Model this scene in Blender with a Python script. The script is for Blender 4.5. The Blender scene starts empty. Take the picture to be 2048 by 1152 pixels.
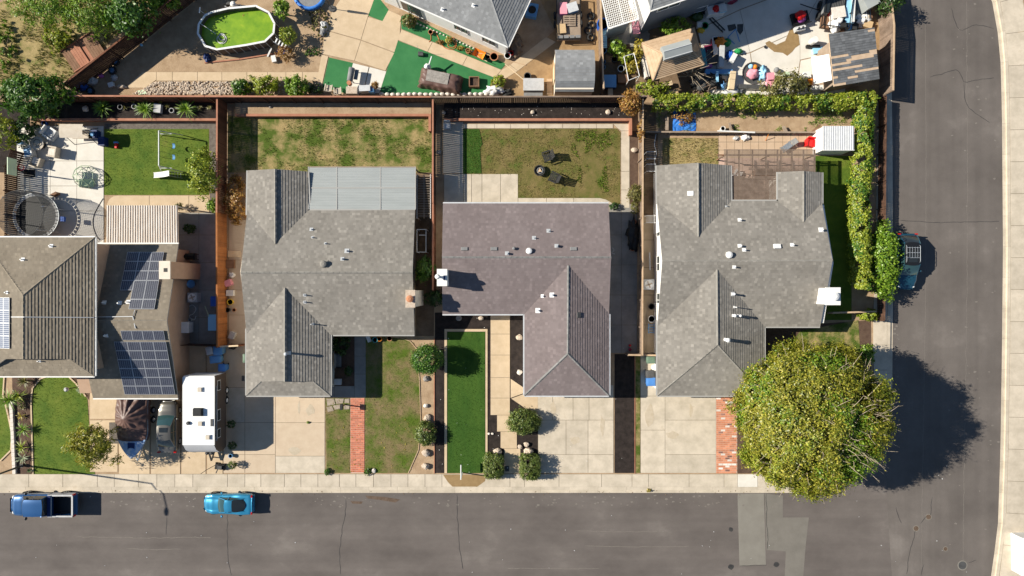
import bpy, math, random
import numpy as np
from mathutils import Vector, Matrix, noise
random.seed(7); rng = np.random.default_rng(7)
SC = bpy.context.scene
COL = SC.collection
# ---------------------------------------------------------------- camera, sky, sun, exposure
CAMH, PPM = 55.0, 22.0
cd = bpy.data.cameras.new('camera'); cam = bpy.data.objects.new('camera', cd); COL.objects.link(cam)
cam.location = (0, 0, CAMH); cd.sensor_width = 36; cd.sensor_fit = 'HORIZONTAL'
cd.lens = 36 * CAMH / (2048 / PPM); cd.clip_start = 0.5; cd.clip_end = 2000
SC.camera = cam
SUND = Vector((1.485, -0.215, -1.0)).normalized()
w = bpy.data.worlds.new('World'); SC.world = w; w.use_nodes = True
nt = w.node_tree; bg = nt.nodes['Background']; sk = nt.nodes.new('ShaderNodeTexSky')
sk.sky_type = 'NISHITA'; sk.sun_disc = False
sk.sun_elevation = math.asin(-SUND.z); sk.sun_rotation = math.atan2(-SUND.x, -SUND.y)
sk.air_density = 1.0; sk.dust_density = 0.1; sk.ozone_density = 2.0
nt.links.new(sk.outputs[0], bg.inputs[0]); bg.inputs[1].default_value = 0.06
sl = bpy.data.lights.new('sun', 'SUN'); so = bpy.data.objects.new('sun', sl); COL.objects.link(so)
sl.energy = 5.0; sl.angle = math.radians(0.5); sl.color = (1.0, 0.935, 0.81)
so.rotation_euler = SUND.to_track_quat('-Z', 'Y').to_euler(); so.location = (-30, 5, 60)
SC.view_settings.view_transform = 'Standard'; SC.view_settings.look = 'None'
SC.view_settings.gamma = 1; SC.view_settings.use_curve_mapping = False
SC.view_settings.exposure = 0.68

def P(px, py, z=0.0):
    k = (CAMH - z) / (PPM * CAMH)
    return Vector(((px - 1024) * k, (576 - py) * k, z))
def M(px):                 # ground metres for a length in photo pixels
    return px / PPM
def rgb(r, g, b):          # sRGB 0-255 -> linear
    f = lambda c: ((c / 255 + .055) / 1.055) ** 2.4 if c > 10 else c / 255 / 12.92
    return (f(r), f(g), f(b), 1)

# ---------------------------------------------------------------- materials
MATS = {}
def mat(name, c1, c2=None, scale=3.0, rough=.8, bump=0.0, bscale=30.0, isl=0.0, objv=0.0, metal=0.0, c3=None, fine=0.0, fscale=60, spec=.3, stretch=None, c3at=.68, lo=.35, hi=.62, det=6, coat=0, speck=0, streak=None):
    """colours are linear albedo; noise blends c1 to c2 (and c3), isl / objv vary value per island / object"""
    m = bpy.data.materials.new(name); m.use_nodes = True; n = m.node_tree.nodes; L = m.node_tree.links
    b = n['Principled BSDF']; b.inputs['Roughness'].default_value = rough; b.inputs['Metallic'].default_value = metal
    b.inputs['Specular IOR Level'].default_value = spec
    if coat: b.inputs['Coat Weight'].default_value = coat; b.inputs['Coat Roughness'].default_value = .05
    c1 = tuple(c1)[:3] + (1,); col = None
    geo = n.new('ShaderNodeNewGeometry'); pos = geo.outputs['Position']
    if stretch:
        mp = n.new('ShaderNodeMapping'); mp.inputs['Scale'].default_value = stretch; L.new(pos, mp.inputs['Vector']); pos = mp.outputs[0]
    if c2 is not None:
        nz = n.new('ShaderNodeTexNoise'); nz.inputs['Scale'].default_value = scale; nz.inputs['Detail'].default_value = det; nz.inputs['Roughness'].default_value = .65
        L.new(pos, nz.inputs['Vector'])
        cr = n.new('ShaderNodeValToRGB'); e = cr.color_ramp.elements
        e[0].position = lo; e[0].color = c1; e[1].position = hi; e[1].color = tuple(c2)[:3] + (1,)
        if c3 is not None:
            x = e.new(c3at); x.color = tuple(c3)[:3] + (1,)
        L.new(nz.outputs['Fac'], cr.inputs['Fac']); col = cr.outputs['Color']
    else:
        r = n.new('ShaderNodeRGB'); r.outputs[0].default_value = c1; col = r.outputs[0]
    def vary(src, amt, col):
        mr = n.new('ShaderNodeMapRange'); mr.inputs['To Min'].default_value = 1 - amt; mr.inputs['To Max'].default_value = 1 + amt
        L.new(src, mr.inputs['Value'])
        mx = n.new('ShaderNodeVectorMath'); mx.operation = 'SCALE'
        L.new(col, mx.inputs[0]); L.new(mr.outputs[0], mx.inputs['Scale']); return mx.outputs[0]
    if streak:
        sm = n.new('ShaderNodeMapping'); sm.inputs['Scale'].default_value = streak; L.new(geo.outputs['Position'], sm.inputs['Vector']); sn = n.new('ShaderNodeTexNoise'); sn.inputs['Scale'].default_value = 1; sn.inputs['Detail'].default_value = 5; L.new(sm.outputs[0], sn.inputs['Vector']); col = vary(sn.outputs['Fac'], .2, col)
    if speck:
        sr = n.new('ShaderNodeValToRGB'); q = sr.color_ramp; q.interpolation = 'CONSTANT'; q.elements[0].color = (*[1 - .30 * speck] * 3, 1); q.elements[1].position = .14; q.elements[1].color = (*[1 - .10 * speck] * 3, 1)
        for at, v in ((.42, 1.0), (.68, 1 + .10 * speck), (.84, 1 + .36 * speck), (.95, 1 + .72 * speck)):
            y = q.elements.new(at); y.color = (v, v, v, 1)
        L.new(geo.outputs['Random Per Island'], sr.inputs['Fac']); sx = n.new('ShaderNodeVectorMath'); sx.operation = 'MULTIPLY'; L.new(col, sx.inputs[0]); L.new(sr.outputs[0], sx.inputs[1]); col = sx.outputs[0]
    if isl: col = vary(geo.outputs['Random Per Island'], isl, col)
    if objv:
        oi = n.new('ShaderNodeObjectInfo'); col = vary(oi.outputs['Random'], objv, col)
    if fine:
        nf = n.new('ShaderNodeTexNoise'); nf.inputs['Scale'].default_value = fscale; nf.inputs['Detail'].default_value = 3
        L.new(pos, nf.inputs['Vector']); col = vary(nf.outputs['Fac'], fine, col)
    L.new(col, b.inputs['Base Color'])
    if bump:
        nb = n.new('ShaderNodeTexNoise'); nb.inputs['Scale'].default_value = bscale; nb.inputs['Detail'].default_value = 4
        L.new(pos, nb.inputs['Vector'])
        bp = n.new('ShaderNodeBump'); bp.inputs['Strength'].default_value = 1; bp.inputs['Distance'].default_value = bump
        L.new(nb.outputs['Fac'], bp.inputs['Height']); L.new(bp.outputs[0], b.inputs['Normal'])
    MATS[name] = m; return m
def leafmat(name, ca, cb, cc, trans=.3):
    m = bpy.data.materials.new(name); m.use_nodes = True; n = m.node_tree.nodes; L = m.node_tree.links
    n.remove(n['Principled BSDF']); out = n['Material Output']
    geo = n.new('ShaderNodeNewGeometry'); cr = n.new('ShaderNodeValToRGB'); e = cr.color_ramp.elements
    e[0].color = tuple(ca)[:3] + (1,); e[1].color = tuple(cc)[:3] + (1,); x = e.new(.55); x.color = tuple(cb)[:3] + (1,)
    L.new(geo.outputs['Random Per Island'], cr.inputs['Fac'])
    d = n.new('ShaderNodeBsdfDiffuse'); t = n.new('ShaderNodeBsdfTranslucent'); g = n.new('ShaderNodeBsdfGlossy'); g.inputs['Roughness'].default_value = .45
    mx = n.new('ShaderNodeMixShader'); mx.inputs[0].default_value = trans; m2 = n.new('ShaderNodeMixShader'); m2.inputs[0].default_value = .04
    L.new(cr.outputs[0], d.inputs[0]); L.new(cr.outputs[0], t.inputs[0])
    L.new(d.outputs[0], mx.inputs[1]); L.new(t.outputs[0], mx.inputs[2]); L.new(mx.outputs[0], m2.inputs[1]); L.new(g.outputs[0], m2.inputs[2])
    L.new(m2.outputs[0], out.inputs[0]); MATS[name] = m; return m
def glassmat(name, c, rough=.05):
    m = mat(name, c, rough=rough, spec=.8); return m
def G(v): return (v, v, v)
# ground
mat('asphalt', (.102, .087, .079), (.138, .119, .108), .16, .9, .006, 90, fine=.2, fscale=30, stretch=(1, 1.5, 1), c3=(.18, .158, .142), c3at=.7, lo=.34, hi=.58, det=12, streak=(.03, 1.1, 1))
mat('asphalt_side', (.102, .088, .079), (.138, .12, .108), .16, .9, .006, 90, fine=.2, fscale=30, c3=(.18, .158, .142), c3at=.7, lo=.34, hi=.58, det=12, streak=(1.1, .03, 1))
mat('stain', (.44, .365, .265), (.50, .425, .325), 2.5, .85)
mat('asphalt_patch', (.19, .175, .15), (.215, .2, .172), .9, .9, .005, 90, fine=.12, fscale=45)
mat('asphalt_patch_dark', (.155, .142, .123), (.18, .165, .143), .9, .9, .005, 90, fine=.12, fscale=45)
mat('tar', (.03, .029, .03), (.05, .048, .046), 2, .7)
mat('scuff', (.155, .137, .12), (.2, .18, .157), 6, .9)
mat('oil_stain', (.09, .06, .04), (.13, .09, .065), 5, .85)
mat('concrete', (.44, .38, .295), (.56, .485, .385), .9, .85, .003, 60, objv=.07, fine=.05, fscale=30, c3=(.50, .425, .325))
mat('concrete_white', (.60, .565, .50), (.68, .64, .575), .9, .85, .003, 60, objv=.03, fine=.05, c3=(.52, .48, .42), c3at=.8)
mat('concrete_tan', (.50, .38, .245), (.57, .44, .295), 1.2, .85, .003, 60, objv=.04, fine=.05, fscale=30)
mat('concrete_pink', (.50, .39, .28), (.55, .44, .32), 1.2, .85, .003, 60, objv=.04, fine=.08, fscale=30)
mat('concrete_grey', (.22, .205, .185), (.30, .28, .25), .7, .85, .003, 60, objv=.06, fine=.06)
mat('joint', (.16, .125, .09), (.22, .18, .13), 3, .95)
mat('wet', (.25, .165, .075), (.30, .20, .095), 2.5, .45, fine=.08)
mat('dirt', (.31, .21, .125), (.42, .30, .19), 1.1, .95, .03, 14, fine=.15, c3=(.24, .16, .09), c3at=.8)
mat('dirt_orange', (.27, .17, .085), (.36, .235, .12), 1.1, .95, .03, 14, fine=.15, c3=(.2, .13, .07), c3at=.8)
mat('dirt_dark', (.13, .085, .05), (.2, .135, .085), 1.3, .95, .03, 14, fine=.18)
mat('mulch', (.018, .013, .011), (.038, .028, .024), 2, .95, .05, 30, fine=.35, fscale=40)
mat('mulch_brown', (.085, .05, .035), (.125, .08, .055), 2, .95, .05, 30, fine=.3, fscale=40)
mat('gravel_dark', (.12, .10, .085), (.19, .165, .14), 3, .95, .05, 40, fine=.35, fscale=30)
mat('lawn', (.06, .115, .008), (.12, .165, .016), .55, .9, .03, 25, fine=.25, fscale=18, c3=(.15, .15, .03), c3at=.8)
mat('lawn_deep', (.026, .075, .006), (.045, .10, .010), .8, .9, .03, 25, fine=.25, fscale=18, stretch=(1, .35, 1))
mat('lawn_patchy', (.07, .11, .012), (.34, .255, .115), .7, .95, .04, 22, fine=.35, fscale=14, lo=.42, hi=.62)
mat('lawn_dry', (.19, .145, .055), (.125, .115, .03), .7, .95, .04, 22, fine=.3, fscale=14, c3=(.075, .13, .016), c3at=.72, lo=.38, hi=.56)
mat('lawn_front', (.075, .12, .010), (.21, .155, .075), .6, .95, .04, 22, fine=.3, fscale=14, lo=.38, hi=.62)
mat('dry_grass', (.40, .30, .14), (.28, .22, .09), 1.0, .95, .04, 22, fine=.3, fscale=14, c3=(.10, .13, .02), c3at=.66, lo=.35, hi=.55)
mat('turf', (.028, .15, .048), (.042, .185, .062), .6, .9, .01, 50, fine=.08, c3=(.05, .20, .065), c3at=.8)
# roofs: value varies per shingle
mat('shingle_grey', (.202, .186, .164), (.242, .224, .199), .5, .95, fine=.12, fscale=25, speck=.42)
mat('shingle_brown', (.172, .140, .138), (.2, .165, .163), .5, .95, speck=.28, fine=.1, fscale=25)
mat('shingle_tan', (.20, .168, .128), (.24, .204, .157), .6, .95, speck=.3, fine=.12, fscale=25)
mat('shingle_slate', (.20, .205, .21), (.25, .255, .26), .6, .95, speck=.4, fine=.1)
mat('shingle_dark', (.10, .105, .112), (.135, .14, .148), .8, .95, isl=.25, fine=.12)
mat('cap_grey', (.215, .2, .178), (.25, .235, .21), 2, .95, isl=.1)
mat('cap_brown', (.17, .17, .165), (.21, .205, .2), 2, .95, isl=.18)
mat('bare_board', (.46, .33, .22), (.54, .40, .28), 3, .9, isl=.12)
# walls etc
mat('stucco_white', (.78, .76, .72), (.82, .80, .77), 2, .9, .004, 60)
mat('stucco_cream', (.66, .58, .47), (.72, .64, .53), 2, .9, .004, 60)
mat('stucco_tan', (.42, .28, .19), (.46, .31, .215), 2, .9, .004, 60)
mat('stucco_grey_shaded', (.13, .155, .19), (.16, .185, .22), 2, .9, .004, 60)  # grey stucco darkened: shade on the top house's street-side wall is in the colour
mat('trim_white', (.74, .73, .70), rough=.5)
mat('trim_grey', (.35, .34, .32), rough=.6)
mat('white_metal', (.80, .80, .80), (.70, .69, .67), 2, .4, spec=.5)
mat('white_plastic', (.75, .74, .72), (.66, .65, .62), 3, .5)
mat('galv', (.42, .45, .47), (.52, .55, .57), 3, .4, metal=.6)
mat('galv_light', (.62, .63, .64), (.54, .55, .56), 3, .45, metal=.15)
mat('vent_metal', (.55, .56, .57), (.45, .46, .47), 5, .5, metal=.2)
mat('grey_panel', (.30, .32, .315), (.345, .365, .36), .8, .6, fine=.06, stretch=(.3, 3, 1))
mat('awning_white', (.74, .71, .66), (.60, .53, .45), 2, .55, stretch=(3, .3, 1))
mat('awning_rust', (.40, .27, .19), (.50, .37, .27), 3, .7)
mat('black', G(.015), rough=.5); mat('black_matte', G(.022), G(.035), 4, .85)
mat('dark_grey', G(.055), G(.08), 4, .7); mat('mid_grey', G(.18), G(.23), 4, .7); mat('light_grey', G(.42), G(.5), 4, .7)
mat('rubber', G(.02), G(.03), 6, .8)
mat('chrome', G(.7), rough=.15, metal=1)
mat('glass_dark', (.02, .025, .028), rough=.05, spec=.7)
mat('glass_teal', (.03, .07, .075), rough=.05, spec=.8)
mat('pane', (.05, .06, .065), rough=.08, spec=.8)
mat('solar', (.038, .042, .062), (.052, .056, .078), 3, .35, isl=.1, spec=.5); mat('solar_frame', (.55, .56, .58), rough=.35, metal=.5)
mat('solar_light', (.09, .11, .17), (.12, .14, .2), 3, .25, spec=.8)
mat('fence_red', (.115, .043, .022), (.19, .075, .038), 2, .85, isl=.22, stretch=(1, 1, .2))
mat('fence_dark', (.055, .028, .018), (.095, .050, .032), 2, .9, isl=.25, stretch=(1, 1, .2))
mat('fence_grey', (.16, .115, .085), (.23, .17, .13), 2, .9, isl=.22)
mat('fence_orange', (.27, .10, .03), (.34, .135, .045), 2, .85, isl=.2)
mat('wood_red', (.33, .14, .085), (.40, .185, .115), 2, .85, isl=.1)
mat('wood_tan', (.42, .29, .18), (.50, .36, .235), 2, .85, isl=.14, stretch=(1, 1, 1))
mat('wood_grey', (.25, .19, .14), (.32, .25, .19), 2, .9, isl=.18)
mat('wood_brown', (.17, .09, .05), (.23, .13, .08), 2, .85, isl=.2)
mat('wood_pale', (.58, .44, .28), (.64, .5, .33), 3, .85, isl=.12)
mat('brick', (.44, .135, .075), (.52, .19, .115), 2.5, .9, isl=.22, fine=.12)
mat('brick_old', (.50, .19, .10), (.56, .25, .15), 2.5, .9, isl=.2)
mat('brick_white', (.62, .55, .49), (.7, .64, .58), 3, .9, isl=.15); mat('brick_brown', (.2, .1, .08), (.26, .14, .11), 3, .9, isl=.3)
mat('mortar', (.50, .34, .26), (.56, .40, .32), 3, .95)
mat('paver', (.46, .33, .22), (.52, .385, .27), 1, .9, isl=.08); mat('paver_pink', (.47, .32, .26), (.52, .37, .30), 1, .9, isl=.08)
mat('stone', (.42, .33, .25), (.55, .46, .37), 5, .9, .02, 12, isl=.22); mat('stone_white', (.60, .54, .47), (.70, .64, .57), 5, .9, .02, 12, isl=.12)
mat('stone_grey', (.22, .20, .18), (.34, .31, .28), 5, .9, .02, 12, isl=.2)
mat('flagstone', (.27, .22, .17), (.36, .30, .24), 3, .9, .01, 14, isl=.1)
mat('terracotta', (.42, .17, .08), (.48, .22, .12), 4, .8)
mat('tarp_brown', (.10, .055, .045), (.14, .08, .065), 3, .5, spec=.4); mat('tarp_black', G(.012), G(.02), 4, .45)
mat('tarp_blue', (.02, .13, .50), (.05, .22, .62), 3, .5); mat('tarp_white', (.76, .75, .73), (.68, .67, .65), 3, .6)
mat('canopy_beige', (.50, .43, .34), (.56, .49, .40), 3, .8)
mat('blue', (.02, .10, .42), rough=.5); mat('blue_light', (.12, .30, .55), rough=.5); mat('blue_bin', (.06, .19, .48), rough=.5); mat('navy', (.01, .03, .12), rough=.5)
mat('teal', (.06, .32, .36), rough=.5); mat('green_plastic', (.015, .25, .07), rough=.5); mat('green_bin', (.11, .17, .12), rough=.55)
mat('red', (.62, .015, .015), rough=.45); mat('orange', (.72, .22, .02), rough=.5); mat('yellow', (.70, .48, .05), rough=.5); mat('pink', (.72, .30, .36), rough=.6); mat('purple', (.26, .06, .26), rough=.6); mat('maroon', (.20, .02, .06), rough=.6); mat('magenta', (.5, .12, .36), rough=.6); mat('skyblue', (.30, .58, .78), rough=.5)
mat('hose_orange', (.50, .16, .05), rough=.5); mat('hose_black', G(.03), rough=.5); mat('cardboard', (.50, .35, .19), (.55, .39, .22), 4, .9)
mat('mesh_grey', (.13, .13, .13), (.15, .15, .15), 4, .7); mat('steel_dark', G(.09), rough=.4, metal=.5)
mat('dome_green', (.50, .62, .42), rough=.4)
# car paints
mat('paint_blue', (.022, .095, .25), rough=.32, metal=.35, spec=.5, coat=.8); mat('paint_cyan', (.035, .27, .46), rough=.3, metal=.45, spec=.5, coat=.9)
mat('paint_silver', (.14, .132, .116), rough=.3, metal=.6, spec=.5, coat=.8); mat('paint_teal', (.018, .085, .135), rough=.3, metal=.4, spec=.5, coat=.8); mat('paint_black', G(.012), rough=.25, spec=.5, coat=.6)
mat('rv_white', (.84, .84, .83), (.80, .80, .79), 1, .5); mat('rv_grey', (.52, .52, .53), (.48, .48, .49), 1, .5); mat('rv_brown', (.10, .075, .06), rough=.5)
mat('gel_blue', (.28, .45, .70), (.6, .66, .75), 2.5, .3, lo=.5, hi=.56, spec=.5)
mat('red_light', (.4, .01, .01), rough=.2); mat('lamp_clear', (.7, .7, .68), rough=.1, spec=.8)
# water and algae
mat('algae', (.115, .25, .006), (.22, .36, .012), .9, .35, fine=.12, c3=(.36, .40, .03), c3at=.7, spec=.5)
mat('pool_wall', (.085, .065, .05), (.12, .095, .075), 3, .7); mat('pool_liner', (.03, .09, .03), rough=.5)
# foliage
leafmat('leaf_tree', (.09, .125, .010), (.26, .265, .022), (.52, .46, .07))
leafmat('leaf_hedge', (.11, .18, .012), (.28, .34, .026), (.48, .50, .07))
leafmat('leaf_green', (.025, .085, .010), (.065, .17, .016), (.16, .28, .03))
def netmat(name, c, a):
    m = mat(name, c, rough=.8); n = m.node_tree.nodes; b = n['Principled BSDF']; b.inputs['Alpha'].default_value = a
netmat('net', (.16, .16, .16), .38)
leafmat('leaf_bright', (.07, .16, .010), (.16, .28, .018), (.30, .42, .045))
leafmat('leaf_olive', (.075, .085, .02), (.16, .15, .035), (.30, .26, .08))
leafmat('leaf_dark', (.018, .05, .012), (.04, .095, .018), (.09, .16, .03))
leafmat('leaf_trim', (.06, .11, .018), (.13, .18, .03), (.27, .30, .08))
leafmat('leaf_rust', (.22, .09, .02), (.36, .18, .04), (.50, .33, .08))
leafmat('leaf_yellow', (.22, .18, .02), (.40, .32, .04), (.55, .45, .08))
leafmat('leaf_succulent', (.20, .26, .13), (.34, .40, .24), (.5, .52, .36))
leafmat('blade_green', (.045, .105, .008), (.09, .165, .012), (.17, .22, .03)); leafmat('blade_deep', (.025, .085, .005), (.045, .12, .008), (.085, .165, .014)); leafmat('blade_dry', (.15, .13, .035), (.28, .215, .08), (.42, .33, .16)); leafmat('blade_mix', (.06, .11, .012), (.14, .15, .025), (.34, .27, .11))
mat('bark', (.13, .09, .06), (.2, .15, .11), 6, .95); mat('twig', (.34, .27, .19), (.42, .35, .26), 6, .9, isl=.2)

# ---------------------------------------------------------------- mesh builder
class MB:
    def __init__(s): s.v = []; s.f = []; s.m = []
    def add(s, vs, fs, mi=0):
        o = len(s.v); s.v += [tuple(v) for v in vs]; s.f += [tuple(i + o for i in f) for f in fs]; s.m += [mi] * len(fs); return s
    def box(s, cx, cy, z0, sx, sy, sz, rz=0, mi=0, taper=1.0):
        c, n = math.cos(rz), math.sin(rz); vs = []
        for z, t in ((z0, 1), (z0 + sz, taper)):
            for a, b in ((-1, -1), (1, -1), (1, 1), (-1, 1)):
                x, y = a * sx / 2 * t, b * sy / 2 * t; vs.append((cx + x * c - y * n, cy + x * n + y * c, z))
        return s.add(vs, [(3, 2, 1, 0), (4, 5, 6, 7), (0, 1, 5, 4), (1, 2, 6, 5), (2, 3, 7, 6), (3, 0, 4, 7)], mi)
    def beam(s, p0, p1, wd, ht, mi=0):
        p0, p1 = Vector(p0), Vector(p1); d = (p1 - p0).normalized()
        u = Vector((0, 0, 1)); a = d.cross(u)
        if a.length < 1e-3: a = Vector((1, 0, 0))
        a.normalize(); b = a.cross(d).normalized(); vs = []
        for p in (p0, p1):
            for x, y in ((-1, -1), (1, -1), (1, 1), (-1, 1)): vs.append(p + a * x * wd / 2 + b * y * ht / 2)
        return s.add(vs, [(0, 1, 2, 3), (7, 6, 5, 4), (0, 4, 5, 1), (1, 5, 6, 2), (2, 6, 7, 3), (3, 7, 4, 0)], mi)
    def cyl(s, cx, cy, z0, r, h, n=12, r2=None, mi=0, rx=1.0):
        r2 = r if r2 is None else r2; vs = []
        for z, q in ((z0, r), (z0 + h, r2)):
            for i in range(n):
                a = 2 * math.pi * i / n; vs.append((cx + q * rx * math.cos(a), cy + q * math.sin(a), z))
        fs = [(i, (i + 1) % n, n + (i + 1) % n, n + i) for i in range(n)] + [tuple(range(n, 2 * n)), tuple(range(n - 1, -1, -1))]
        return s.add(vs, fs, mi)
    def tube(s, pts, r, n=6, mi=0, r2=None):
        pts = [Vector(p) for p in pts]; vs = []; N = len(pts); up = None
        for i, p in enumerate(pts):
            d = (pts[min(i + 1, N - 1)] - pts[max(i - 1, 0)]).normalized()
            a = d.cross(Vector((0, 0, 1)) if abs(d.z) < .95 else Vector((1, 0, 0))).normalized(); b = d.cross(a)
            q = r if r2 is None else r + (r2 - r) * i / max(1, N - 1)
            for k in range(n):
                t = 2 * math.pi * k / n; vs.append(p + (a * math.cos(t) + b * math.sin(t)) * q)
        fs = [(i * n + k, i * n + (k + 1) % n, (i + 1) * n + (k + 1) % n, (i + 1) * n + k) for i in range(N - 1) for k in range(n)]
        fs += [tuple(range(n)), tuple(range(N * n - 1, (N - 1) * n - 1, -1))]
        return s.add(vs, fs, mi)
    def ring(s, c, R, r, n=20, k=6, mi=0, ry=None, ax='z'):
        c = Vector(c); vs = []; ry = R if ry is None else ry
        for i in range(n):
            a = 2 * math.pi * i / n
            for j in range(k):
                t = 2 * math.pi * j / k; q = math.cos(t) * r
                v = Vector(((R + q) * math.cos(a), (ry + q) * math.sin(a), math.sin(t) * r))
                if ax == 'x': v = Vector((v.z, v.x, v.y))
                if ax == 'y': v = Vector((v.x, v.z, v.y))
                vs.append(c + v)
        return s.add(vs, [(i * k + j, i * k + (j + 1) % k, ((i + 1) % n) * k + (j + 1) % k, ((i + 1) % n) * k + j) for i in range(n) for j in range(k)], mi)
    def prism(s, poly, z0, z1, mi=0):
        poly = [(p[0], p[1]) for p in poly]; a = sum(poly[i][0] * poly[(i + 1) % len(poly)][1] - poly[(i + 1) % len(poly)][0] * poly[i][1] for i in range(len(poly)))
        if a < 0: poly = poly[::-1]
        n = len(poly); vs = [(x, y, z0) for x, y in poly] + [(x, y, z1) for x, y in poly]
        return s.add(vs, [tuple(range(n - 1, -1, -1)), tuple(range(n, 2 * n))] + [(i, (i + 1) % n, n + (i + 1) % n, n + i) for i in range(n)], mi)
    def poly(s, pts, mi=0): return s.add(pts, [tuple(range(len(pts)))], mi)
    def lathe(s, prof, cx, cy, n=14, mi=0, rx=1.0):
        vs = []
        for r, z in prof:
            for i in range(n):
                a = 2 * math.pi * i / n; vs.append((cx + r * rx * math.cos(a), cy + r * math.sin(a), z))
        m = len(prof)
        return s.add(vs, [(j * n + i, j * n + (i + 1) % n, (j + 1) * n + (i + 1) % n, (j + 1) * n + i) for j in range(m - 1) for i in range(n)] + [tuple(range((m - 1) * n, m * n)), tuple(range(n - 1, -1, -1))], mi)
    def blob(s, c, r, amp=.2, nu=10, nv=7, fr=2.0, mi=0, flat=None):
        c = Vector(c); sd = Vector((random.uniform(-50, 50), random.uniform(-50, 50), random.uniform(-50, 50))); vs = []
        for j in range(nv):
            th = math.pi * (j + .5) / nv
            for i in range(nu):
                ph = 2 * math.pi * i / nu; d = Vector((math.sin(th) * math.cos(ph), math.sin(th) * math.sin(ph), math.cos(th)))
                q = 1 + amp * noise.noise(d * fr + sd) * 1.6; v = Vector((d.x * r[0], d.y * r[1], d.z * r[2])) * q + c
                if flat is not None: v.z = max(v.z, flat)
                vs.append(v)
        fs = [(j * nu + i, (j + 1) * nu + i, (j + 1) * nu + (i + 1) % nu, j * nu + (i + 1) % nu) for j in range(nv - 1) for i in range(nu)]
        fs += [tuple(range(nu)), tuple(range(nv * nu - 1, (nv - 1) * nu - 1, -1))]
        return s.add(vs, fs, mi)
    def surf(s, fn, nu, nv, mi=0, closed=False):
        vs = [fn(i / nu, j / nv) for j in range(nv + 1) for i in range(nu + 1)]
        return s.add(vs, [(j * (nu + 1) + i, j * (nu + 1) + i + 1, (j + 1) * (nu + 1) + i + 1, (j + 1) * (nu + 1) + i) for j in range(nv) for i in range(nu)], mi)

BASE = {}
def _mesh(name, mb, m, off, smooth):
    me = bpy.data.meshes.new(name); us = sorted({i for f in mb.f for i in f}); ix = {j: k for k, j in enumerate(us)}
    me.from_pydata([(mb.v[j][0] - off[0], mb.v[j][1] - off[1], mb.v[j][2] - off[2]) for j in us], [], [tuple(ix[i] for i in f) for f in mb.f])
    ms = m if isinstance(m, (list, tuple)) else [m]
    for x in ms: me.materials.append(MATS[x])
    if len(ms) > 1: me.polygons.foreach_set('material_index', mb.m)
    if smooth: me.polygons.foreach_set('use_smooth', [True] * len(mb.f))
    me.validate(); me.update(); return me
def props(o, label=None, cat=None, group=None, kind=None):
    if label: o['label'] = label
    if cat: o['category'] = cat
    if group: o['group'] = group
    if kind: o['kind'] = kind
def thing(name, label, cat, loc, rz=0, group=None, kind=None):
    o = bpy.data.objects.new(name, None); COL.objects.link(o); o.location = loc; o.rotation_euler = (0, 0, rz)
    o.empty_display_size = .2; props(o, label, cat, group, kind); BASE[o.name] = Vector(loc); return o
def part(mb, name, m, parent, local=False, smooth=False, kind=None, label=None):
    off = Vector((0, 0, 0)) if local else BASE[parent.name]
    o = bpy.data.objects.new(name, _mesh(name, mb, m, off, smooth)); COL.objects.link(o); o.parent = parent
    BASE[o.name] = BASE[parent.name]; props(o, label, None, None, kind); return o
def one(mb, name, m, label, cat, group=None, kind=None, smooth=False):
    a = np.array(mb.v); off = Vector(((a[:, 0].min() + a[:, 0].max()) / 2, (a[:, 1].min() + a[:, 1].max()) / 2, a[:, 2].min()))
    o = bpy.data.objects.new(name, _mesh(name, mb, m, off, smooth)); COL.objects.link(o); o.location = off
    props(o, label, cat, group, kind); BASE[o.name] = off; return o
def dup(root, loc, rz=0, label=None):
    r = root.copy(); COL.objects.link(r); r.location = loc; r.rotation_euler = (0, 0, rz)
    if label: r['label'] = label
    for ch in list(root.children):
        c = ch.copy(); COL.objects.link(c); c.parent = r
        for g in list(ch.children):
            d = g.copy(); COL.objects.link(d); d.parent = c
    BASE[r.name] = Vector(loc); return r

def PX(pts, z=0): return [P(x, y, z) for x, y in pts]
def R4(x0, y0, x1, y1): return [(x0, y0), (x1, y0), (x1, y1), (x0, y1)]
def inset(poly, d):
    n = len(poly); a = sum(poly[i][0] * poly[(i + 1) % n][1] - poly[(i + 1) % n][0] * poly[i][1] for i in range(n))
    if a < 0: poly = poly[::-1]
    out = []
    for i in range(n):
        p0, p1, p2 = Vector(poly[i - 1][:2]), Vector(poly[i][:2]), Vector(poly[(i + 1) % n][:2])
        e1 = (p1 - p0).normalized(); e2 = (p2 - p1).normalized(); n1 = Vector((-e1.y, e1.x)); n2 = Vector((-e2.y, e2.x))
        b = (n1 + n2); c = 1 + n1.dot(n2)
        out.append(p1 + b * (d / max(c, .3)))
    return out
def sheet(name, label, cat, pts, z, m, thick=.25, kind='structure', parent=None):
    mb = MB().prism(PX(pts), z - thick, z)
    if parent: return part(mb, name, m, parent, kind=kind)
    return one(mb, name, m, label, cat, kind=kind)
def paved(name, label, pieces, m, z=.03, gap=.018, joint='joint', piece='slab'):
    """pavement of separate slabs: the bed is one mesh, every slab a child"""
    mb = MB()
    for p in pieces:
        mb.prism(PX(p), z - .12 - random.random() * .004, z - .02 - random.random() * .003)
    bed = one(mb, name, joint, label, 'pavement', kind='structure')
    for p in pieces:
        q = inset(PX(p), gap); dz = random.uniform(-.003, .003)
        part(MB().prism(q, z - .06, z + dz), piece, m if isinstance(m, str) else random.choice(m), bed)
    return bed
def grid(x0, y0, x1, y1, xs=(), ys=()):
    X = [x0] + list(xs) + [x1]; Y = [y0] + list(ys) + [y1]
    return [R4(X[i], Y[j], X[i + 1], Y[j + 1]) for j in range(len(Y) - 1) for i in range(len(X) - 1)]

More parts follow.
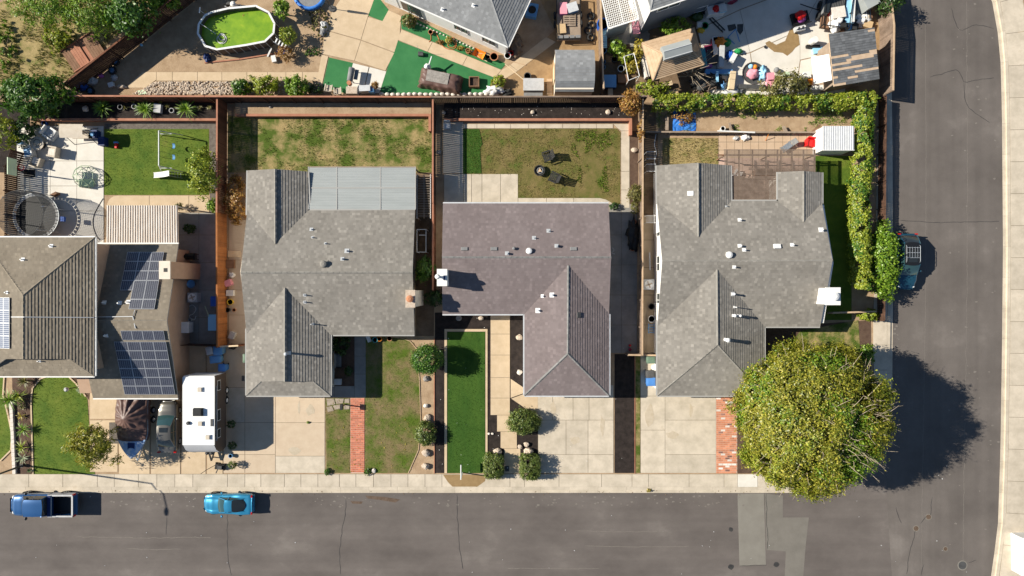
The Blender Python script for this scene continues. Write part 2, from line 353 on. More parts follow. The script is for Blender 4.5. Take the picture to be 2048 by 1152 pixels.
# ---------------------------------------------------------------- vegetation
def quads(name, C, N, size, m, aspect=.55, jitter=.35, up=None):
    n = len(C); r = rng.normal(size=(n, 3)); t = np.cross(N, r); t /= np.linalg.norm(t, axis=1)[:, None] + 1e-9
    if up is not None: t = up
    b = np.cross(N, t); b /= np.linalg.norm(b, axis=1)[:, None] + 1e-9
    s = size * (1 + jitter * rng.uniform(-1, 1, n))[:, None]
    V = np.empty((n, 4, 3)); V[:, 0] = C - t * s * .5; V[:, 2] = C + t * s * .5
    V[:, 1] = C + b * s * aspect * .5 + N * s * .08; V[:, 3] = C - b * s * aspect * .5 + N * s * .08
    me = bpy.data.meshes.new(name); me.vertices.add(n * 4); me.vertices.foreach_set('co', V.reshape(-1))
    me.loops.add(n * 4); me.loops.foreach_set('vertex_index', np.arange(n * 4, dtype=np.int32))
    me.polygons.add(n); me.polygons.foreach_set('loop_start', np.arange(0, n * 4, 4, dtype=np.int32))
    me.materials.append(MATS[m]); me.update(calc_edges=True); me.validate(); return me
def crown_pts(n, clumps, R, spread, lump=.3, low=-.5, shell=.55, boxy=0):
    d = rng.normal(size=(clumps * 3, 3)); d /= np.linalg.norm(d, axis=1)[:, None]; d = d[d[:, 2] > low][:clumps]
    k = len(d); sd = rng.uniform(-20, 20, 3)
    q = np.array([1 + lump * noise.noise(Vector(x * 2.2 + sd)) * 1.5 for x in d])
    if boxy:
        mxv = np.max(np.abs(d), axis=1); q = q * (1 - boxy + boxy * np.minimum(1 / mxv, 1.5))
    rad = q * (shell + (1 - shell) * rng.uniform(0, 1, k) ** .4)
    cc = d * rad[:, None] * np.array(R)
    idx = rng.integers(0, k, n); off = rng.normal(size=(n, 3)) * spread
    C = cc[idx] + off; N = d[idx] + rng.normal(size=(n, 3)) * .55; N[:, 2] += .25
    N /= np.linalg.norm(N, axis=1)[:, None]
    return C, N
def plant(name, label, cat, px, py, R, n, leaf, m, zc=None, z0=0.0, clumps=60, spread=None, lump=.3, low=-.5, shell=.55, group=None, trunk=.06, boxy=0, aspect=.55, twigs=0, tw=.02):
    """crown seen at pixel px,py; R radii in metres; zc height of crown centre"""
    zc = z0 + R[2] * .95 if zc is None else zc
    p = P(px, py, zc); t = thing(name, label, cat, (p.x, p.y, z0), group=group)
    spread = min(R) * .16 if spread is None else spread
    C, N = crown_pts(n, clumps, R, spread, lump, low, shell, boxy); C[:, 2] += zc - z0; C[:, 2] = np.maximum(C[:, 2], .02)
    o = bpy.data.objects.new('crown', quads('crown', C, N, leaf, m, aspect)); COL.objects.link(o); o.parent = t
    mb = MB(); hz = zc - z0
    mb.tube([(0, 0, -.03), (.02, .01, hz * .5), (0, .02, hz)], trunk * 1.2, 7, r2=trunk * .6)
    for i in range(5 + twigs):
        a = random.uniform(0, 6.28); e = random.uniform(-.1, .8); q = random.uniform(.6, .85) if i < 5 else random.uniform(.85, 1.02)
        d = Vector((math.cos(a) * math.cos(e) * R[0], math.sin(a) * math.cos(e) * R[1], math.sin(e) * R[2])) * q
        s0 = Vector((0, 0, hz * random.uniform(.5, .9)))
        mid = s0 + d * .5 + Vector((random.uniform(-.1, .1) * R[0], random.uniform(-.1, .1) * R[0], .06 * R[2]))
        mb.tube([s0, mid, Vector((0, 0, hz)) + d], trunk * .45 if i < 5 else tw, 5, r2=.006)
    part(mb, 'trunk', 'bark' if not twigs else 'twig', t, local=True); return t
def spiky(name, label, cat, px, py, r, nl, m, z0=0.0, h=.6, lw=.09, group=None, droop=.3):
    """rosette of strap leaves (palms, agaves, flax)"""
    p = P(px, py, z0 + h * .6); t = thing(name, label, cat, (p.x, p.y, z0), group=group); mb = MB()
    for i in range(nl):
        a = random.uniform(0, 6.283); e = random.uniform(.15, 1.3); L = r * random.uniform(.75, 1.1)
        dx, dy = math.cos(a), math.sin(a); pts = []
        for k in range(4):
            u = k / 3; rr = L * u * math.cos(e) * (1 + .2 * u); zz = .08 + h * .35 + L * u * math.sin(e) * .7 - droop * L * u * u * math.cos(e)
            pts.append((dx * rr, dy * rr, max(.03, zz)))
        ws = [.5, 1, .8, .08]
        for k in range(3):
            a0, a1 = pts[k], pts[k + 1]; w0, w1 = lw * ws[k] / 2, lw * ws[k + 1] / 2
            mb.poly([(a0[0] - dy * w0, a0[1] + dx * w0, a0[2]), (a0[0] + dy * w0, a0[1] - dx * w0, a0[2]), (a1[0] + dy * w1, a1[1] - dx * w1, a1[2]), (a1[0] - dy * w1, a1[1] + dx * w1, a1[2])])
    part(mb, 'leaves', m, t, local=True)
    part(MB().cyl(0, 0, -.03, r * .12, .12 + h * .35, 8, r * .07), 'stem', 'bark', t, local=True); return t
def inpoly(X, Y, poly):
    r = np.zeros(len(X), bool); n = len(poly); j = n - 1
    for i in range(n):
        xi, yi, xj, yj = poly[i][0], poly[i][1], poly[j][0], poly[j][1]
        c = ((yi > Y) != (yj > Y)) & (X < (xj - xi) * (Y - yi) / (yj - yi + 1e-12) + xi); r ^= c; j = i
    return r
def blades(poly, dens, h, m, z, parent, wd=.035, clump=0.0, thr=None):
    """uncountable grass blades scattered over a lawn polygon (world xy)"""
    a = np.array([(p[0], p[1]) for p in poly]); x0, y0 = a.min(0); x1, y1 = a.max(0)
    n = int((x1 - x0) * (y1 - y0) * dens); X = rng.uniform(x0, x1, n); Y = rng.uniform(y0, y1, n); k = inpoly(X, Y, a); X = X[k]; Y = Y[k]
    if thr is not None:
        q = np.array([noise.noise(Vector((x * .55, y * .55, 3.3))) + .5 * noise.noise(Vector((x * 1.7, y * 1.7, 1.3))) for x, y in zip(X, Y)]); k = q > thr; X = X[k]; Y = Y[k]
    n = len(X)
    if n == 0: return
    hh = h * rng.uniform(.5, 1.2, n); a = rng.uniform(0, 6.283, n); ln = hh * rng.uniform(.2, .9, n); b = rng.uniform(0, 6.283, n)
    V = np.empty((n, 3, 3)); V[:, 0] = np.stack([X - np.cos(a) * wd / 2, Y - np.sin(a) * wd / 2, np.full(n, z - .01)], 1); V[:, 1] = np.stack([X + np.cos(a) * wd / 2, Y + np.sin(a) * wd / 2, np.full(n, z - .01)], 1)
    V[:, 2] = np.stack([X + np.cos(b) * ln, Y + np.sin(b) * ln, z + hh], 1)
    off = np.array(BASE[parent.name]); V -= off
    me = bpy.data.meshes.new('grass_blades'); me.vertices.add(n * 3); me.vertices.foreach_set('co', V.reshape(-1)); me.loops.add(n * 3); me.loops.foreach_set('vertex_index', np.arange(n * 3, dtype=np.int32))
    me.polygons.add(n); me.polygons.foreach_set('loop_start', np.arange(0, n * 3, 3, dtype=np.int32)); me.materials.append(MATS[m]); me.update(calc_edges=True)
    o = bpy.data.objects.new('grass_blades', me); COL.objects.link(o); o.parent = parent; o['kind'] = 'stuff'
def lawn(name, label, pts, m, bl, z=.02, dens=45, h=.09, thr=None, wd=.035):
    o = sheet(name, label, 'lawn', pts, z, m, .1); blades(PX(pts), dens, h, bl, z, o, thr=thr, wd=wd); return o
def scatter_bits(poly, n, m, z, parent, s=(.03, .07), name='litter', flat=.4):
    a = np.array([(p[0], p[1]) for p in PX(poly)]); x0, y0 = a.min(0); x1, y1 = a.max(0); mb = MB(); c = 0
    while c < n:
        x, y = random.uniform(x0, x1), random.uniform(y0, y1)
        if not inpoly(np.array([x]), np.array([y]), a)[0]: continue
        q = random.uniform(*s); r = random.uniform(0, 3.1); mb.box(x, y, z - .004, q, q * random.uniform(.5, 1), q * flat, r); c += 1
    return part(mb, name, m, parent, kind='stuff')
# ================================================================ ground, roads, pavements
one(MB().box(0, 0, -.5, 700, 700, .2), 'ground', 'dirt_dark', 'bare brown earth under and beyond the streets', 'ground', kind='structure')
road = one(MB().prism([(-150, -150), (150, -150), (150, 150), (-150, 150)], -.3, -.13), 'road', 'asphalt', 'worn grey brown asphalt street with cracks and patches', 'road', kind='structure')
ss = one(MB().prism(PX([(1782, -110), (2022, -110), (2022, 990), (2005, 1300), (1795, 1300), (1775, 990)]), -.28, -.1285), 'road', 'asphalt_side', 'worn asphalt side street running up the right side', 'road', kind='structure')
arc = [(1610 + 169 * math.sin(a), 810 + 169 * math.cos(a)) for a in [i * math.pi / 16 for i in range(9)]]
KW = [(1779, 810), (1780, 600), (1779, 300), (1777, 150), (1772, 50), (1762, 0), (1735, -110)]
lot = [(-700, 979)] + arc + KW[1:] + [(1600, -500), (-700, -500)]
yard = one(MB().prism(PX(lot), -.29, 0), 'yard_ground', 'dirt', 'bare tan soil of the house lots', 'ground', kind='structure')
KE = [(1935, -110), (1972, -40), (1986, 0), (1996, 50), (2003, 120), (2006, 220), (2007, 350), (2008, 500), (2006, 700), (2003, 900), (1998, 1050), (1985, 1152), (1960, 1290)]
east = [(x + 8, y) for x, y in KE] + [(3600, 1290), (3600, -110)]
eb = one(MB().prism(PX(east), -.29, 0), 'verge_ground', 'dirt', 'bare strip of ground beyond the far pavement', 'ground', kind='structure')

def offset_line(pts, d):
    pts = [Vector(p[:2]) for p in pts]; out = []
    for i, p in enumerate(pts):
        a = (pts[min(i + 1, len(pts) - 1)] - pts[max(i - 1, 0)]).normalized(); out.append(p + Vector((-a.y, a.x)) * d)
    return out
def resample(pts, step):
    pts = [Vector(p[:2]) for p in pts]; out = [pts[0]]; acc = 0
    for i in range(len(pts) - 1):
        a, b = pts[i], pts[i + 1]; L = (b - a).length; t = step - acc
        while t <= L: out.append(a + (b - a) * t / L); t += step
        acc = (acc + L) % step
    out.append(pts[-1]); return out
def kerb_run(name, label, pts, side, step, wk=.28, wg=.30):
    """kerb stones with a gutter pan; side +1 road lies left of the line"""
    k = one(MB().prism([(pts[0][0], pts[0][1]), (pts[0][0] + .2, pts[0][1]), (pts[0][0] + .2, pts[0][1] + .2), (pts[0][0], pts[0][1] + .2)], -.28, -.2), name, 'concrete', label, 'kerb', kind='structure')
    q = resample(pts, step); a = offset_line(q, -side * wk); g = offset_line(q, side * wg)
    for i in range(len(q) - 1):
        e = (q[i + 1] - q[i]).normalized() * .006
        f = lambda L: [L[i] + e, L[i + 1] - e]
        A, Q, Gg = f(a), f(q), f(g)
        mb = MB(); mb.prism([A[0], A[1], Q[1], Q[0]], -.27, .028)
        part(mb, 'kerb_stone', 'concrete', k)
        part(MB().prism([Q[0], Q[1], Gg[1], Gg[0]], -.27, -.112 + .004 * random.random()), 'gutter_pan', 'concrete', k)
    return k
kl = [P(-120, 980)] + [P(x, 980) for x in range(0, 1601, 100)] + [P(x, y + 1) for x, y in arc[1:]] + [P(x + 1, y) for x, y in KW[1:]]
kerb_run('kerb', 'long pale concrete kerb curving round the corner under the big tree', kl, -1, 2.6)
ke = [P(x + 7, y) for x, y in KE]
kerb_run('kerb', 'concrete kerb along the far right side of the side street', ke, -1, 2.8)
# sidewalk slabs
XS = [-60, -5, 58, 126, 195, 229, 277, 314, 350, 386, 455, 490, 522, 569, 602, 636, 679, 712, 747, 782, 816, 850, 884, 953, 1020, 1049, 1118, 1203, 1264, 1297, 1378, 1448, 1475, 1515, 1548, 1580, 1610]
sw = paved('sidewalk', 'pale concrete sidewalk in front of the houses', [R4(XS[i], 948, XS[i + 1], 974) for i in range(len(XS) - 1) if XS[i] != 1475], 'concrete', z=.03)
part(MB().prism(inset(PX(R4(1475, 948, 1515, 974)), .018), -.03, .031), 'slab', 'concrete_white', sw, label='freshly poured pale sidewalk slab')
pcs = []
for i in range(8):
    a0, a1 = i * math.pi / 16, (i + 1) * math.pi / 16
    pcs.append([(1610 + r * math.sin(a), 810 + r * math.cos(a)) for r, a in ((138, a0), (163, a0), (163, a1), (138, a1))])
VL = [(810, 1748, 1773), (740, 1747, 1774), (690, 1746, 1774), (640, 1746, 1774), (585, 1748, 1774), (530, 1750, 1774), (475, 1751, 1774), (420, 1752, 1774), (365, 1753, 1774), (310, 1754, 1774), (255, 1755, 1773), (200, 1757, 1773), (145, 1759, 1772), (90, 1760, 1769), (40, 1761.5, 1765.5)]
for i in range(len(VL) - 1):
    (y0, l0, r0), (y1, l1, r1) = VL[i], VL[i + 1]; pcs.append([(l0, y0), (r0, y0), (r1, y1), (l1, y1)])
paved('sidewalk', 'narrow concrete sidewalk along the side street beside the hedge', pcs, 'concrete', z=.03)
q = resample(ke, 2.9); a = offset_line(q, .30); b = offset_line(q, 2.35); pcs = []
inv = lambda v: (1024 + v.x * PPM, 576 - v.y * PPM)
for i in range(len(q) - 1): pcs.append([inv(a[i]), inv(a[i + 1]), inv(b[i + 1]), inv(b[i])])
paved('sidewalk', 'sunny concrete sidewalk on the far right side of the street', pcs, 'concrete', z=.03)
sheet('pavement', 'pale concrete apron beyond the far sidewalk', 'pavement', [(2068, 112), (2150, 112), (2150, 1290), (2030, 1290), (2062, 900), (2068, 500)], .025, 'concrete')
sheet('planting_strip', 'bed of gravel and bark beside the far sidewalk', 'bed', [(2031, 14), (2070, 10), (2075, 108), (2040, 110)], .02, 'dirt_orange')
# road repairs, cracks, stains (thin sheets over the asphalt)
RZ = -.126
def rsheet(name, pts, m, z=RZ):
    return part(MB().prism(PX(pts, 0), z - .004, z), name, m, road)
rsheet('repair_patch', [(1476, 988), (1529, 988), (1533, 1131), (1480, 1133)], 'asphalt_patch')
rsheet('repair_patch', [(1530.5, 988), (1567, 992), (1567, 1036), (1619, 1036), (1613, 1090), (1606, 1175), (1570, 1175), (1573, 1104), (1534.5, 1101)], 'asphalt_patch_dark')
for x, y, r in ((1463, 1060, 5), (1463, 1135, 6), (1554, 1130, 6)):
    rsheet('core_hole', [(x + r * math.cos(t) * random.uniform(.8, 1.1), y + r * math.sin(t) * random.uniform(.8, 1.1)) for t in [i * .7 for i in range(9)]], 'tar')
def ribbon(pts, wd, z):
    pts = resample(PX(pts), .35); mb = MB(); L = []
    for i, p in enumerate(pts):
        a = (pts[min(i + 1, len(pts) - 1)] - pts[max(i - 1, 0)]).normalized(); nrm = Vector((-a.y, a.x)); j = noise.noise(Vector((p.x * 1.7, p.y * 1.7, 0))) * .09
        h = wd * (.5 + .5 * abs(noise.noise(Vector((p.x * 3, p.y * 3, 5))))) * (.35 if i in (0, len(pts) - 1) else 1); L.append((p + nrm * (j + h / 2), p + nrm * (j - h / 2)))
    for i in range(len(L) - 1):
        mb.poly([(*L[i][1], z), (*L[i + 1][1], z), (*L[i + 1][0], z), (*L[i][0], z)])
    return mb
CR = [[(692, 1000), (690, 1030), (684, 1055), (678, 1105), (680, 1150)], [(454, 1030), (453, 1080), (455, 1120), (462, 1152)], [(914, 990), (914, 1025), (919, 1100), (926, 1140)], [(332, 1035), (331, 1070)], [(1926, 60), (1948, 49), (1965, 50), (1990, 56)], [(1862, 153), (1918, 138), (1930, 164), (1990, 154)], [(1930, 164), (1932, 200), (1940, 216), (1982, 246)], [(1843, 1048), (1855, 1032)], [(1834, 1060), (1820, 1110), (1815, 1150)], [(1793, 1015), (1804, 1048)], [(1866, 995), (1862, 1040)], [(1905, 15), (1916, 55), (1926, 60)], [(1800, 440), (1870, 445), (2000, 442)], [(1938, 1128), (1955, 1122)], [(1850, 1130), (1843, 1152)], [(1533, 988), (1537, 1100)], [(1480, 1133), (1534, 1131)]]
for c in CR: part(ribbon(c, .075, RZ + .003), 'crack', 'tar', road)
for x in (1853, 1936): part(ribbon([(x - 1, 10 if x < 1900 else 0), (x + 1, 300), (x, 600), (x - 6, 950), (x - 8, 1140)], .05, RZ + .001), 'seam', 'scuff', road)
for y, x0, x1 in ((1063, 1150, 1330), (1093, 1170, 1380), (1137, 1010, 1200), (1098, 250, 360), (1075, 150, 420)): part(ribbon([(x0, y), ((x0 + x1) / 2, y + 2), (x1, y + 1)], .06, RZ + .001), 'scuff_mark', 'scuff', road)
mb = MB()
for i in range(260):
    x, y = (random.uniform(0, 1560), random.uniform(992, 1015)) if i < 170 else (random.uniform(1900, 2000), random.uniform(0, 1100)) if i < 235 else (random.uniform(1790, 1800), random.uniform(640, 760))
    if (395 < x < 545 and y < 1040) or (0 < x < 220 and y < 1040): continue
    p = P(x, y); r = random.uniform(.03, .13); n = 7
    mb.poly([(p.x + r * random.uniform(.7, 1.6) * math.cos(t * 6.283 / n), p.y + r * random.uniform(.4, 1) * math.sin(t * 6.283 / n), RZ + .002) for t in range(n)])
part(mb, 'worn_spots', 'scuff', road, kind='stuff')
for pts in ([(730, 992), (770, 995), (800, 1000), (790, 1006), (760, 1001), (735, 998)], [(700, 1003), (725, 1004), (722, 1009), (704, 1008)]): rsheet('oil_stain', pts, 'oil_stain', RZ + .003)
for x, y, r in ((1859, 1035, 5), (1834, 1058, 5), (1893, 1099, 4), (1927, 1132, 8)):
    p = P(x, y); rr = M(r); mh = thing('manhole_cover', {1859: 'small rusty valve cover nearer the large tree shadow', 1834: 'small rusty valve cover left of its twin in the junction', 1893: 'small red valve cover in the side street', 1927: 'large round manhole cover near the lower right corner'}[x], 'manhole', (p.x, p.y, -.13))
    part(MB().cyl(0, 0, -.02, rr * 1.25, .024, 18), 'collar', 'asphalt_patch', mh, local=True)
    part(MB().lathe([(rr, -.01), (rr, .012), (rr * .85, .014), (rr * .8, .008), (rr * .2, .009)], 0, 0, 18), 'lid', 'oil_stain' if x != 1927 else 'dark_grey', mh, local=True)
scatter_bits([(0, 990), (1700, 990), (1950, 900), (1960, 1150), (0, 1150)], 38, 'light_grey', RZ + .004, road, (.04, .09), 'litter')

scatter_bits([(0, 982), (1600, 982), (1600, 991), (0, 991)], 170, 'bark', RZ + .018, road, (.03, .09), 'gutter_leaves', .2)
for i, (x, y, rx, ry) in enumerate(((1107, 818, 6, 17), (620, 820, 9, 12), (598, 815, 3, 14), (1382, 820, 5, 14), (1300, 835, 10, 26), (1345, 870, 14, 8), (1150, 880, 12, 9), (1205, 850, 5, 22), (590, 900, 12, 9))):
    part(MB().prism(PX([(x + rx * random.uniform(.6, 1.2) * math.cos(t * .5236), y + ry * random.uniform(.6, 1.2) * math.sin(t * .5236)) for t in range(12)]), .036, .0415), 'stain', 'stain', yard)
# ================================================================ lots: pavements, beds, lawns
# -- lot with the swing set (left)
paved('patio', 'bright concrete patio with the trampoline and wicker chairs', grid(34, 252, 208, 486, (60, 101, 154), (322, 372, 422)), 'concrete_white', z=.035)
def arcpts(cx, cy, r, a0, a1, n=6): return [(cx + r * math.cos(math.radians(a0 + (a1 - a0) * i / n)), cy + r * math.sin(math.radians(a0 + (a1 - a0) * i / n))) for i in range(n + 1)]
paved('garden_path', 'rounded pale concrete path below the swing set lawn', [[(299, 391)] + [(299, 424), (214, 424)] + arcpts(235, 412, 21, 180, 270), R4(299, 391, 378, 424), [(378, 424), (378, 391)] + arcpts(405, 405, 14, 270, 360) + [(419, 424)]], 'concrete_tan', z=.035)
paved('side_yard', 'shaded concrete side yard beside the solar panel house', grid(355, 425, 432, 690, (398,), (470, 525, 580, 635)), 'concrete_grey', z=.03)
lawn('lawn', 'green back lawn under the metal swing set', R4(209, 258, 418, 390), 'lawn', 'blade_green', dens=70)
sheet('gravel_bed', 'strip of dark gravel along the fence by the swing set lawn', 'bed', [(209, 247), (433, 247), (433, 424), (420, 424), (419, 258), (209, 258)], .012, 'gravel_dark')
sheet('planting_bed', 'dark shrub bed in the corner left of the patio', 'bed', R4(-80, 205, 60, 345), .01, 'mulch')
lawn('lawn', 'bright green front lawn left of the covered boat', [(66, 948), (62, 800), (66, 775), (80, 758), (100, 750), (135, 750), (150, 765), (175, 798), (181, 890), (190, 948)], 'lawn', 'blade_green', dens=70)
sheet('planting_bed', 'dark planting bed with palms beside the front lawn', 'bed', [(24, 740), (185, 740), (178, 800), (150, 760), (82, 757), (64, 780), (66, 948), (28, 948)], .008, 'mulch_brown')
lawn('lawn', 'curved piece of green lawn at the far left edge', [(-60, 740), (8, 740), (6, 790), (16, 830), (24, 870), (22, 900), (0, 922), (-60, 930)], 'lawn', 'blade_green', dens=50)
paved('driveway', 'tan exposed concrete driveway under boat, sedan and trailer', [R4(180, 745, 236, 838), R4(180, 840, 236, 944), R4(238, 745, 300, 838), R4(238, 840, 300, 948), R4(302, 745, 361, 838), R4(302, 840, 361, 948), R4(363, 690, 412, 838), R4(363, 840, 412, 948), R4(414, 690, 446, 838), R4(414, 840, 446, 948)], 'concrete_tan', z=.03)
# -- lot of the grey L-shaped house
paved('driveway', 'wide concrete driveway of the grey house beside the trailer', grid(447, 690, 551, 946, (490,), (775, 845, 909)) + grid(551, 770, 650, 946, (), (845, 912)), ['concrete', 'concrete_pink'], z=.035)
lawn('lawn', 'patchy half dry back lawn behind the grey metal patio roof', R4(456, 232, 868, 345), 'lawn_patchy', 'blade_mix', dens=80, h=.14, thr=-.02, wd=.05)
lawn('lawn', 'narrow weedy lawn strip left of the red brick path', [(651, 796), (700, 796), (700, 946), (653, 946)], 'lawn_front', 'blade_mix', dens=60, h=.12)
lawn('lawn', 'large patchy front lawn right of the red brick path', [(730, 676), (770, 672), (810, 676), (828, 686), (838, 740), (841, 850), (836, 905), (817, 946), (730, 946)], 'lawn_front', 'blade_mix', dens=60, h=.10)
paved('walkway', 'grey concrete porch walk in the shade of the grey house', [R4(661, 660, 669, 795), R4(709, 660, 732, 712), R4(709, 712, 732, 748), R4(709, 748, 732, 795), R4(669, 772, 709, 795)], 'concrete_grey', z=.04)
sheet('planting_bed', 'dark planting bed enclosed by the porch walk', 'bed', R4(669, 660, 709, 772), .02, 'mulch_brown')
fl = sheet('flagstone_path', 'irregular flagstones by the driveway below the grey house', 'path', R4(652, 796, 699, 822), .022, 'lawn_front')
for pts in ([(653, 797), (668, 797), (671, 808), (655, 812)], [(670, 797), (688, 797), (686, 806), (673, 808)], [(690, 798), (699, 797), (699, 806), (689, 806)], [(653, 814), (664, 812), (668, 821), (656, 824)], [(666, 811), (684, 808), (686, 816), (670, 819)], [(687, 810), (699, 809), (699, 818), (689, 819)]):
    part(MB().prism(PX(pts), 0, .05), 'flagstone', 'flagstone', fl)
paved('side_yard', 'brown stained concrete side yard strip left of the grey house', grid(458, 440, 500, 690, (), (520, 580, 630)), 'concrete_pink', z=.02)
sheet('path', 'narrow dusty path between the fence and the grey house', 'path', R4(832, 345, 868, 690), .01, 'dirt_dark')
sheet('planting_bed', 'tan soil bed with stones along the mulch strip', 'bed', [(812, 672), (868, 672), (868, 946), (819, 946), (838, 905), (843, 850), (840, 740), (830, 686)], .012, 'dirt')
bp = one(MB().prism(PX(R4(701, 796, 729, 946)), -.05, .02), 'brick_path', 'mortar', 'straight red brick path across the front lawn', 'path', kind='structure')
mb = MB(); y = 796.6; r = 0
while y < 944:
    x = 701.6 - (5 if r % 2 else 0)
    while x < 729:
        a, b = max(x, 701.4), min(x + 9.2, 728.8)
        if b - a > 1.5:
            p, q = P(a, y), P(b, y + 3.2); mb.box((p.x + q.x) / 2, (p.y + q.y) / 2, 0, q.x - p.x, p.y - q.y, .032 + random.random() * .008)
        x += 9.9
    y += 3.8; r += 1
part(mb, 'bricks', 'brick', bp, kind='stuff')
# -- middle lot
sheet('mulch_bed', 'black bark mulch around the narrow green front lawn', 'bed', [(870, 625), (1050, 625), (1050, 775), (1078, 800), (1075, 946), (870, 946)], .010, 'mulch')
lawn('lawn', 'deep green mown front lawn with pale edging', R4(895, 664, 970, 946), 'lawn_deep', 'blade_deep', z=.035, dens=90, h=.08)
ed = one(MB().prism(PX(R4(889, 658, 975, 663)), -.02, .06), 'lawn_edging', 'concrete_tan', 'tan concrete edging round the deep green lawn', 'edging', kind='structure')
part(MB().prism(PX(R4(889, 663.1, 894, 946)), -.02, .06), 'edging_side', 'concrete_tan', ed); part(MB().prism(PX(R4(971, 663.1, 975, 946)), -.02, .06), 'edging_side', 'concrete_tan', ed)
paved('walkway', 'tan stepping path from the street to the brown roofed house', [R4(981, 625, 1020, 668), R4(981, 668, 1020, 710), R4(981, 710, 1020, 755), R4(981, 755, 1020, 796), R4(981, 796, 1020, 830), R4(994, 830, 1025, 863), R4(1001, 863, 1034, 897), R4(1008, 897, 1041, 947), [(1021, 757), (1049, 776), (1076, 776), (1021, 796)], [(1022, 797), (1076, 777), (1076, 834)]], 'concrete_tan', z=.045)
paved('driveway', 'pale concrete driveway of the brown roofed house', [R4(1050, 770, 1105, 840), R4(1105, 770, 1146, 840), R4(1146, 770, 1178, 840), R4(1178, 770, 1227, 840), R4(1076, 840, 1132, 909), R4(1132, 840, 1176, 909), R4(1176, 840, 1227, 909), R4(1076, 909, 1176, 946), R4(1176, 909, 1227, 946)], 'concrete', z=.035)
sheet('mulch_bed', 'black bark mulch strip right of the pale driveway', 'bed', R4(1229, 708, 1269, 946), .016, 'mulch')
lawn('lawn', 'thin strip of grass between the two driveways', R4(1271, 708, 1280, 946), 'lawn_patchy', 'blade_mix', z=.03, dens=60)
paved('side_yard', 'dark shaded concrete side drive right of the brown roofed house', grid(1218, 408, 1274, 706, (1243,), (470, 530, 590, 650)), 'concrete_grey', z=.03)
lawn('lawn', 'dry brown back lawn with two black chairs', [(930, 258), (1234, 257), (1241, 265), (1240, 412), (1222, 412), (1200, 396), (1036, 396), (1036, 349), (928, 349)], 'lawn_dry', 'blade_dry', dens=80, h=.12, thr=-.2, wd=.05)
dl = [o for o in bpy.data.objects if o.get('label', '').startswith('dry brown back lawn')][0]
for pl in ([(1152, 262), (1215, 258), (1222, 290), (1205, 300), (1200, 322), (1160, 322), (1140, 300)], [(1160, 330), (1212, 324), (1215, 370), (1170, 378), (1150, 372)], [(1120, 375), (1235, 372), (1235, 395), (1110, 395)]): blades(PX(pl), 260, .12, 'leaf_bright', .02, dl, thr=-.05 if pl[0][0] > 1130 else .25, wd=.07)
lawn('lawn', 'small lush green rectangle of new grass in the dry back yard', [(926, 258), (958, 258), (965, 288), (960, 296), (963, 347), (926, 347)], 'lawn_deep', 'blade_green', z=.05, dens=130, h=.12)
paved('patio', 'clean pale concrete pad behind the brown roofed house', [R4(888, 348, 927, 412), R4(927, 348, 943, 412), R4(943, 348, 964, 412), R4(964, 348, 1001, 412), R4(1001, 348, 1036, 412), R4(1036, 396, 1093, 412), R4(1093, 396, 1147, 412), [(1147, 396), (1200, 396), (1212, 399), (1228, 408), (1234, 412), (1147, 412)]], 'concrete', z=.04)
paved('garden_path', 'narrow concrete path framing the dry back lawn', [R4(886, 244, 927, 290), R4(886, 290, 927, 347)] + grid(927, 248, 1226, 257, (954, 989, 1021, 1057, 1090, 1125, 1159, 1193)) + [[(1226, 248), (1260, 248), (1260, 262), (1242, 262), (1234, 256)], R4(1242, 262, 1259, 343), R4(1242, 343, 1259, 380), R4(1242, 380, 1259, 416)], 'concrete', z=.04)
sheet('mulch_bed', 'narrow bark mulch strip along the right fence of the dry back yard', 'bed', R4(1260, 262, 1276, 420), .016, 'mulch_brown')
# -- corner lot
paved('driveway', 'plain concrete driveway of the corner house', grid(1281, 705, 1330, 946, (), (792, 860)) + grid(1330, 780, 1432, 946, (), (840, 909)), 'concrete', z=.035)
bp = one(MB().prism(PX(R4(1432, 770, 1474, 946)), -.05, .02), 'brick_path', 'mortar', 'mottled orange brick path beside the big tree', 'path', kind='structure')
MBs = [MB(), MB(), MB()]; y = 771; r = 0
while y < 944:
    x = 1432.8 - (4.5 if r % 2 else 0)
    while x < 1474:
        a, b = max(x, 1432.6), min(x + 8.2, 1473.6)
        if b - a > 1.5:
            p, q = P(a, y), P(b, y + 3.4); k = 0 if random.random() < .87 else (1 if random.random() < .7 else 2); MBs[k].box((p.x + q.x) / 2, (p.y + q.y) / 2, 0, q.x - p.x, p.y - q.y, .03 + random.random() * .008)
        x += 8.9
    y += 4.0; r += 1
for k, m in enumerate(('brick_old', 'brick_white', 'brick_brown')): part(MBs[k], 'bricks', m, bp, kind='stuff')
sheet('mulch_bed', 'brown mulch bed under the big tree', 'bed', [(1475, 880), (1475, 947), (1600, 947), (1690, 920), (1742, 840), (1742, 640), (1475, 660)], .012, 'mulch_brown')
lawn('lawn', 'dry patch of lawn between the corner house and the big tree', [(1600, 662), (1716, 640), (1720, 700), (1560, 720)], 'lawn_patchy', 'blade_mix', dens=60, z=.03)
lawn('lawn', 'green side lawn right of the corner house', R4(1630, 312, 1703, 640), 'lawn', 'blade_green', dens=60)
lawn('lawn', 'dry straw coloured grass left of the wooden pergola', R4(1325, 276, 1436, 345), 'dry_grass', 'blade_dry', dens=110, h=.16, wd=.05)
sheet('path', 'brown earth strip between the corner house and the fence', 'path', R4(1285, 205, 1316, 706), .008, 'dirt_dark')
paved('side_yard', 'brown concrete slabs along the white wall of the corner house', grid(1287, 430, 1316, 706, (), (480, 535, 590, 650)), 'concrete_tan', z=.025)
pv = one(MB().prism(PX(R4(1437, 268, 1630, 412)), -.05, .012), 'paver_patio', 'joint', 'tan paver patio under the wooden pergola', 'patio', kind='structure')
mb = MB(); mb2 = MB()
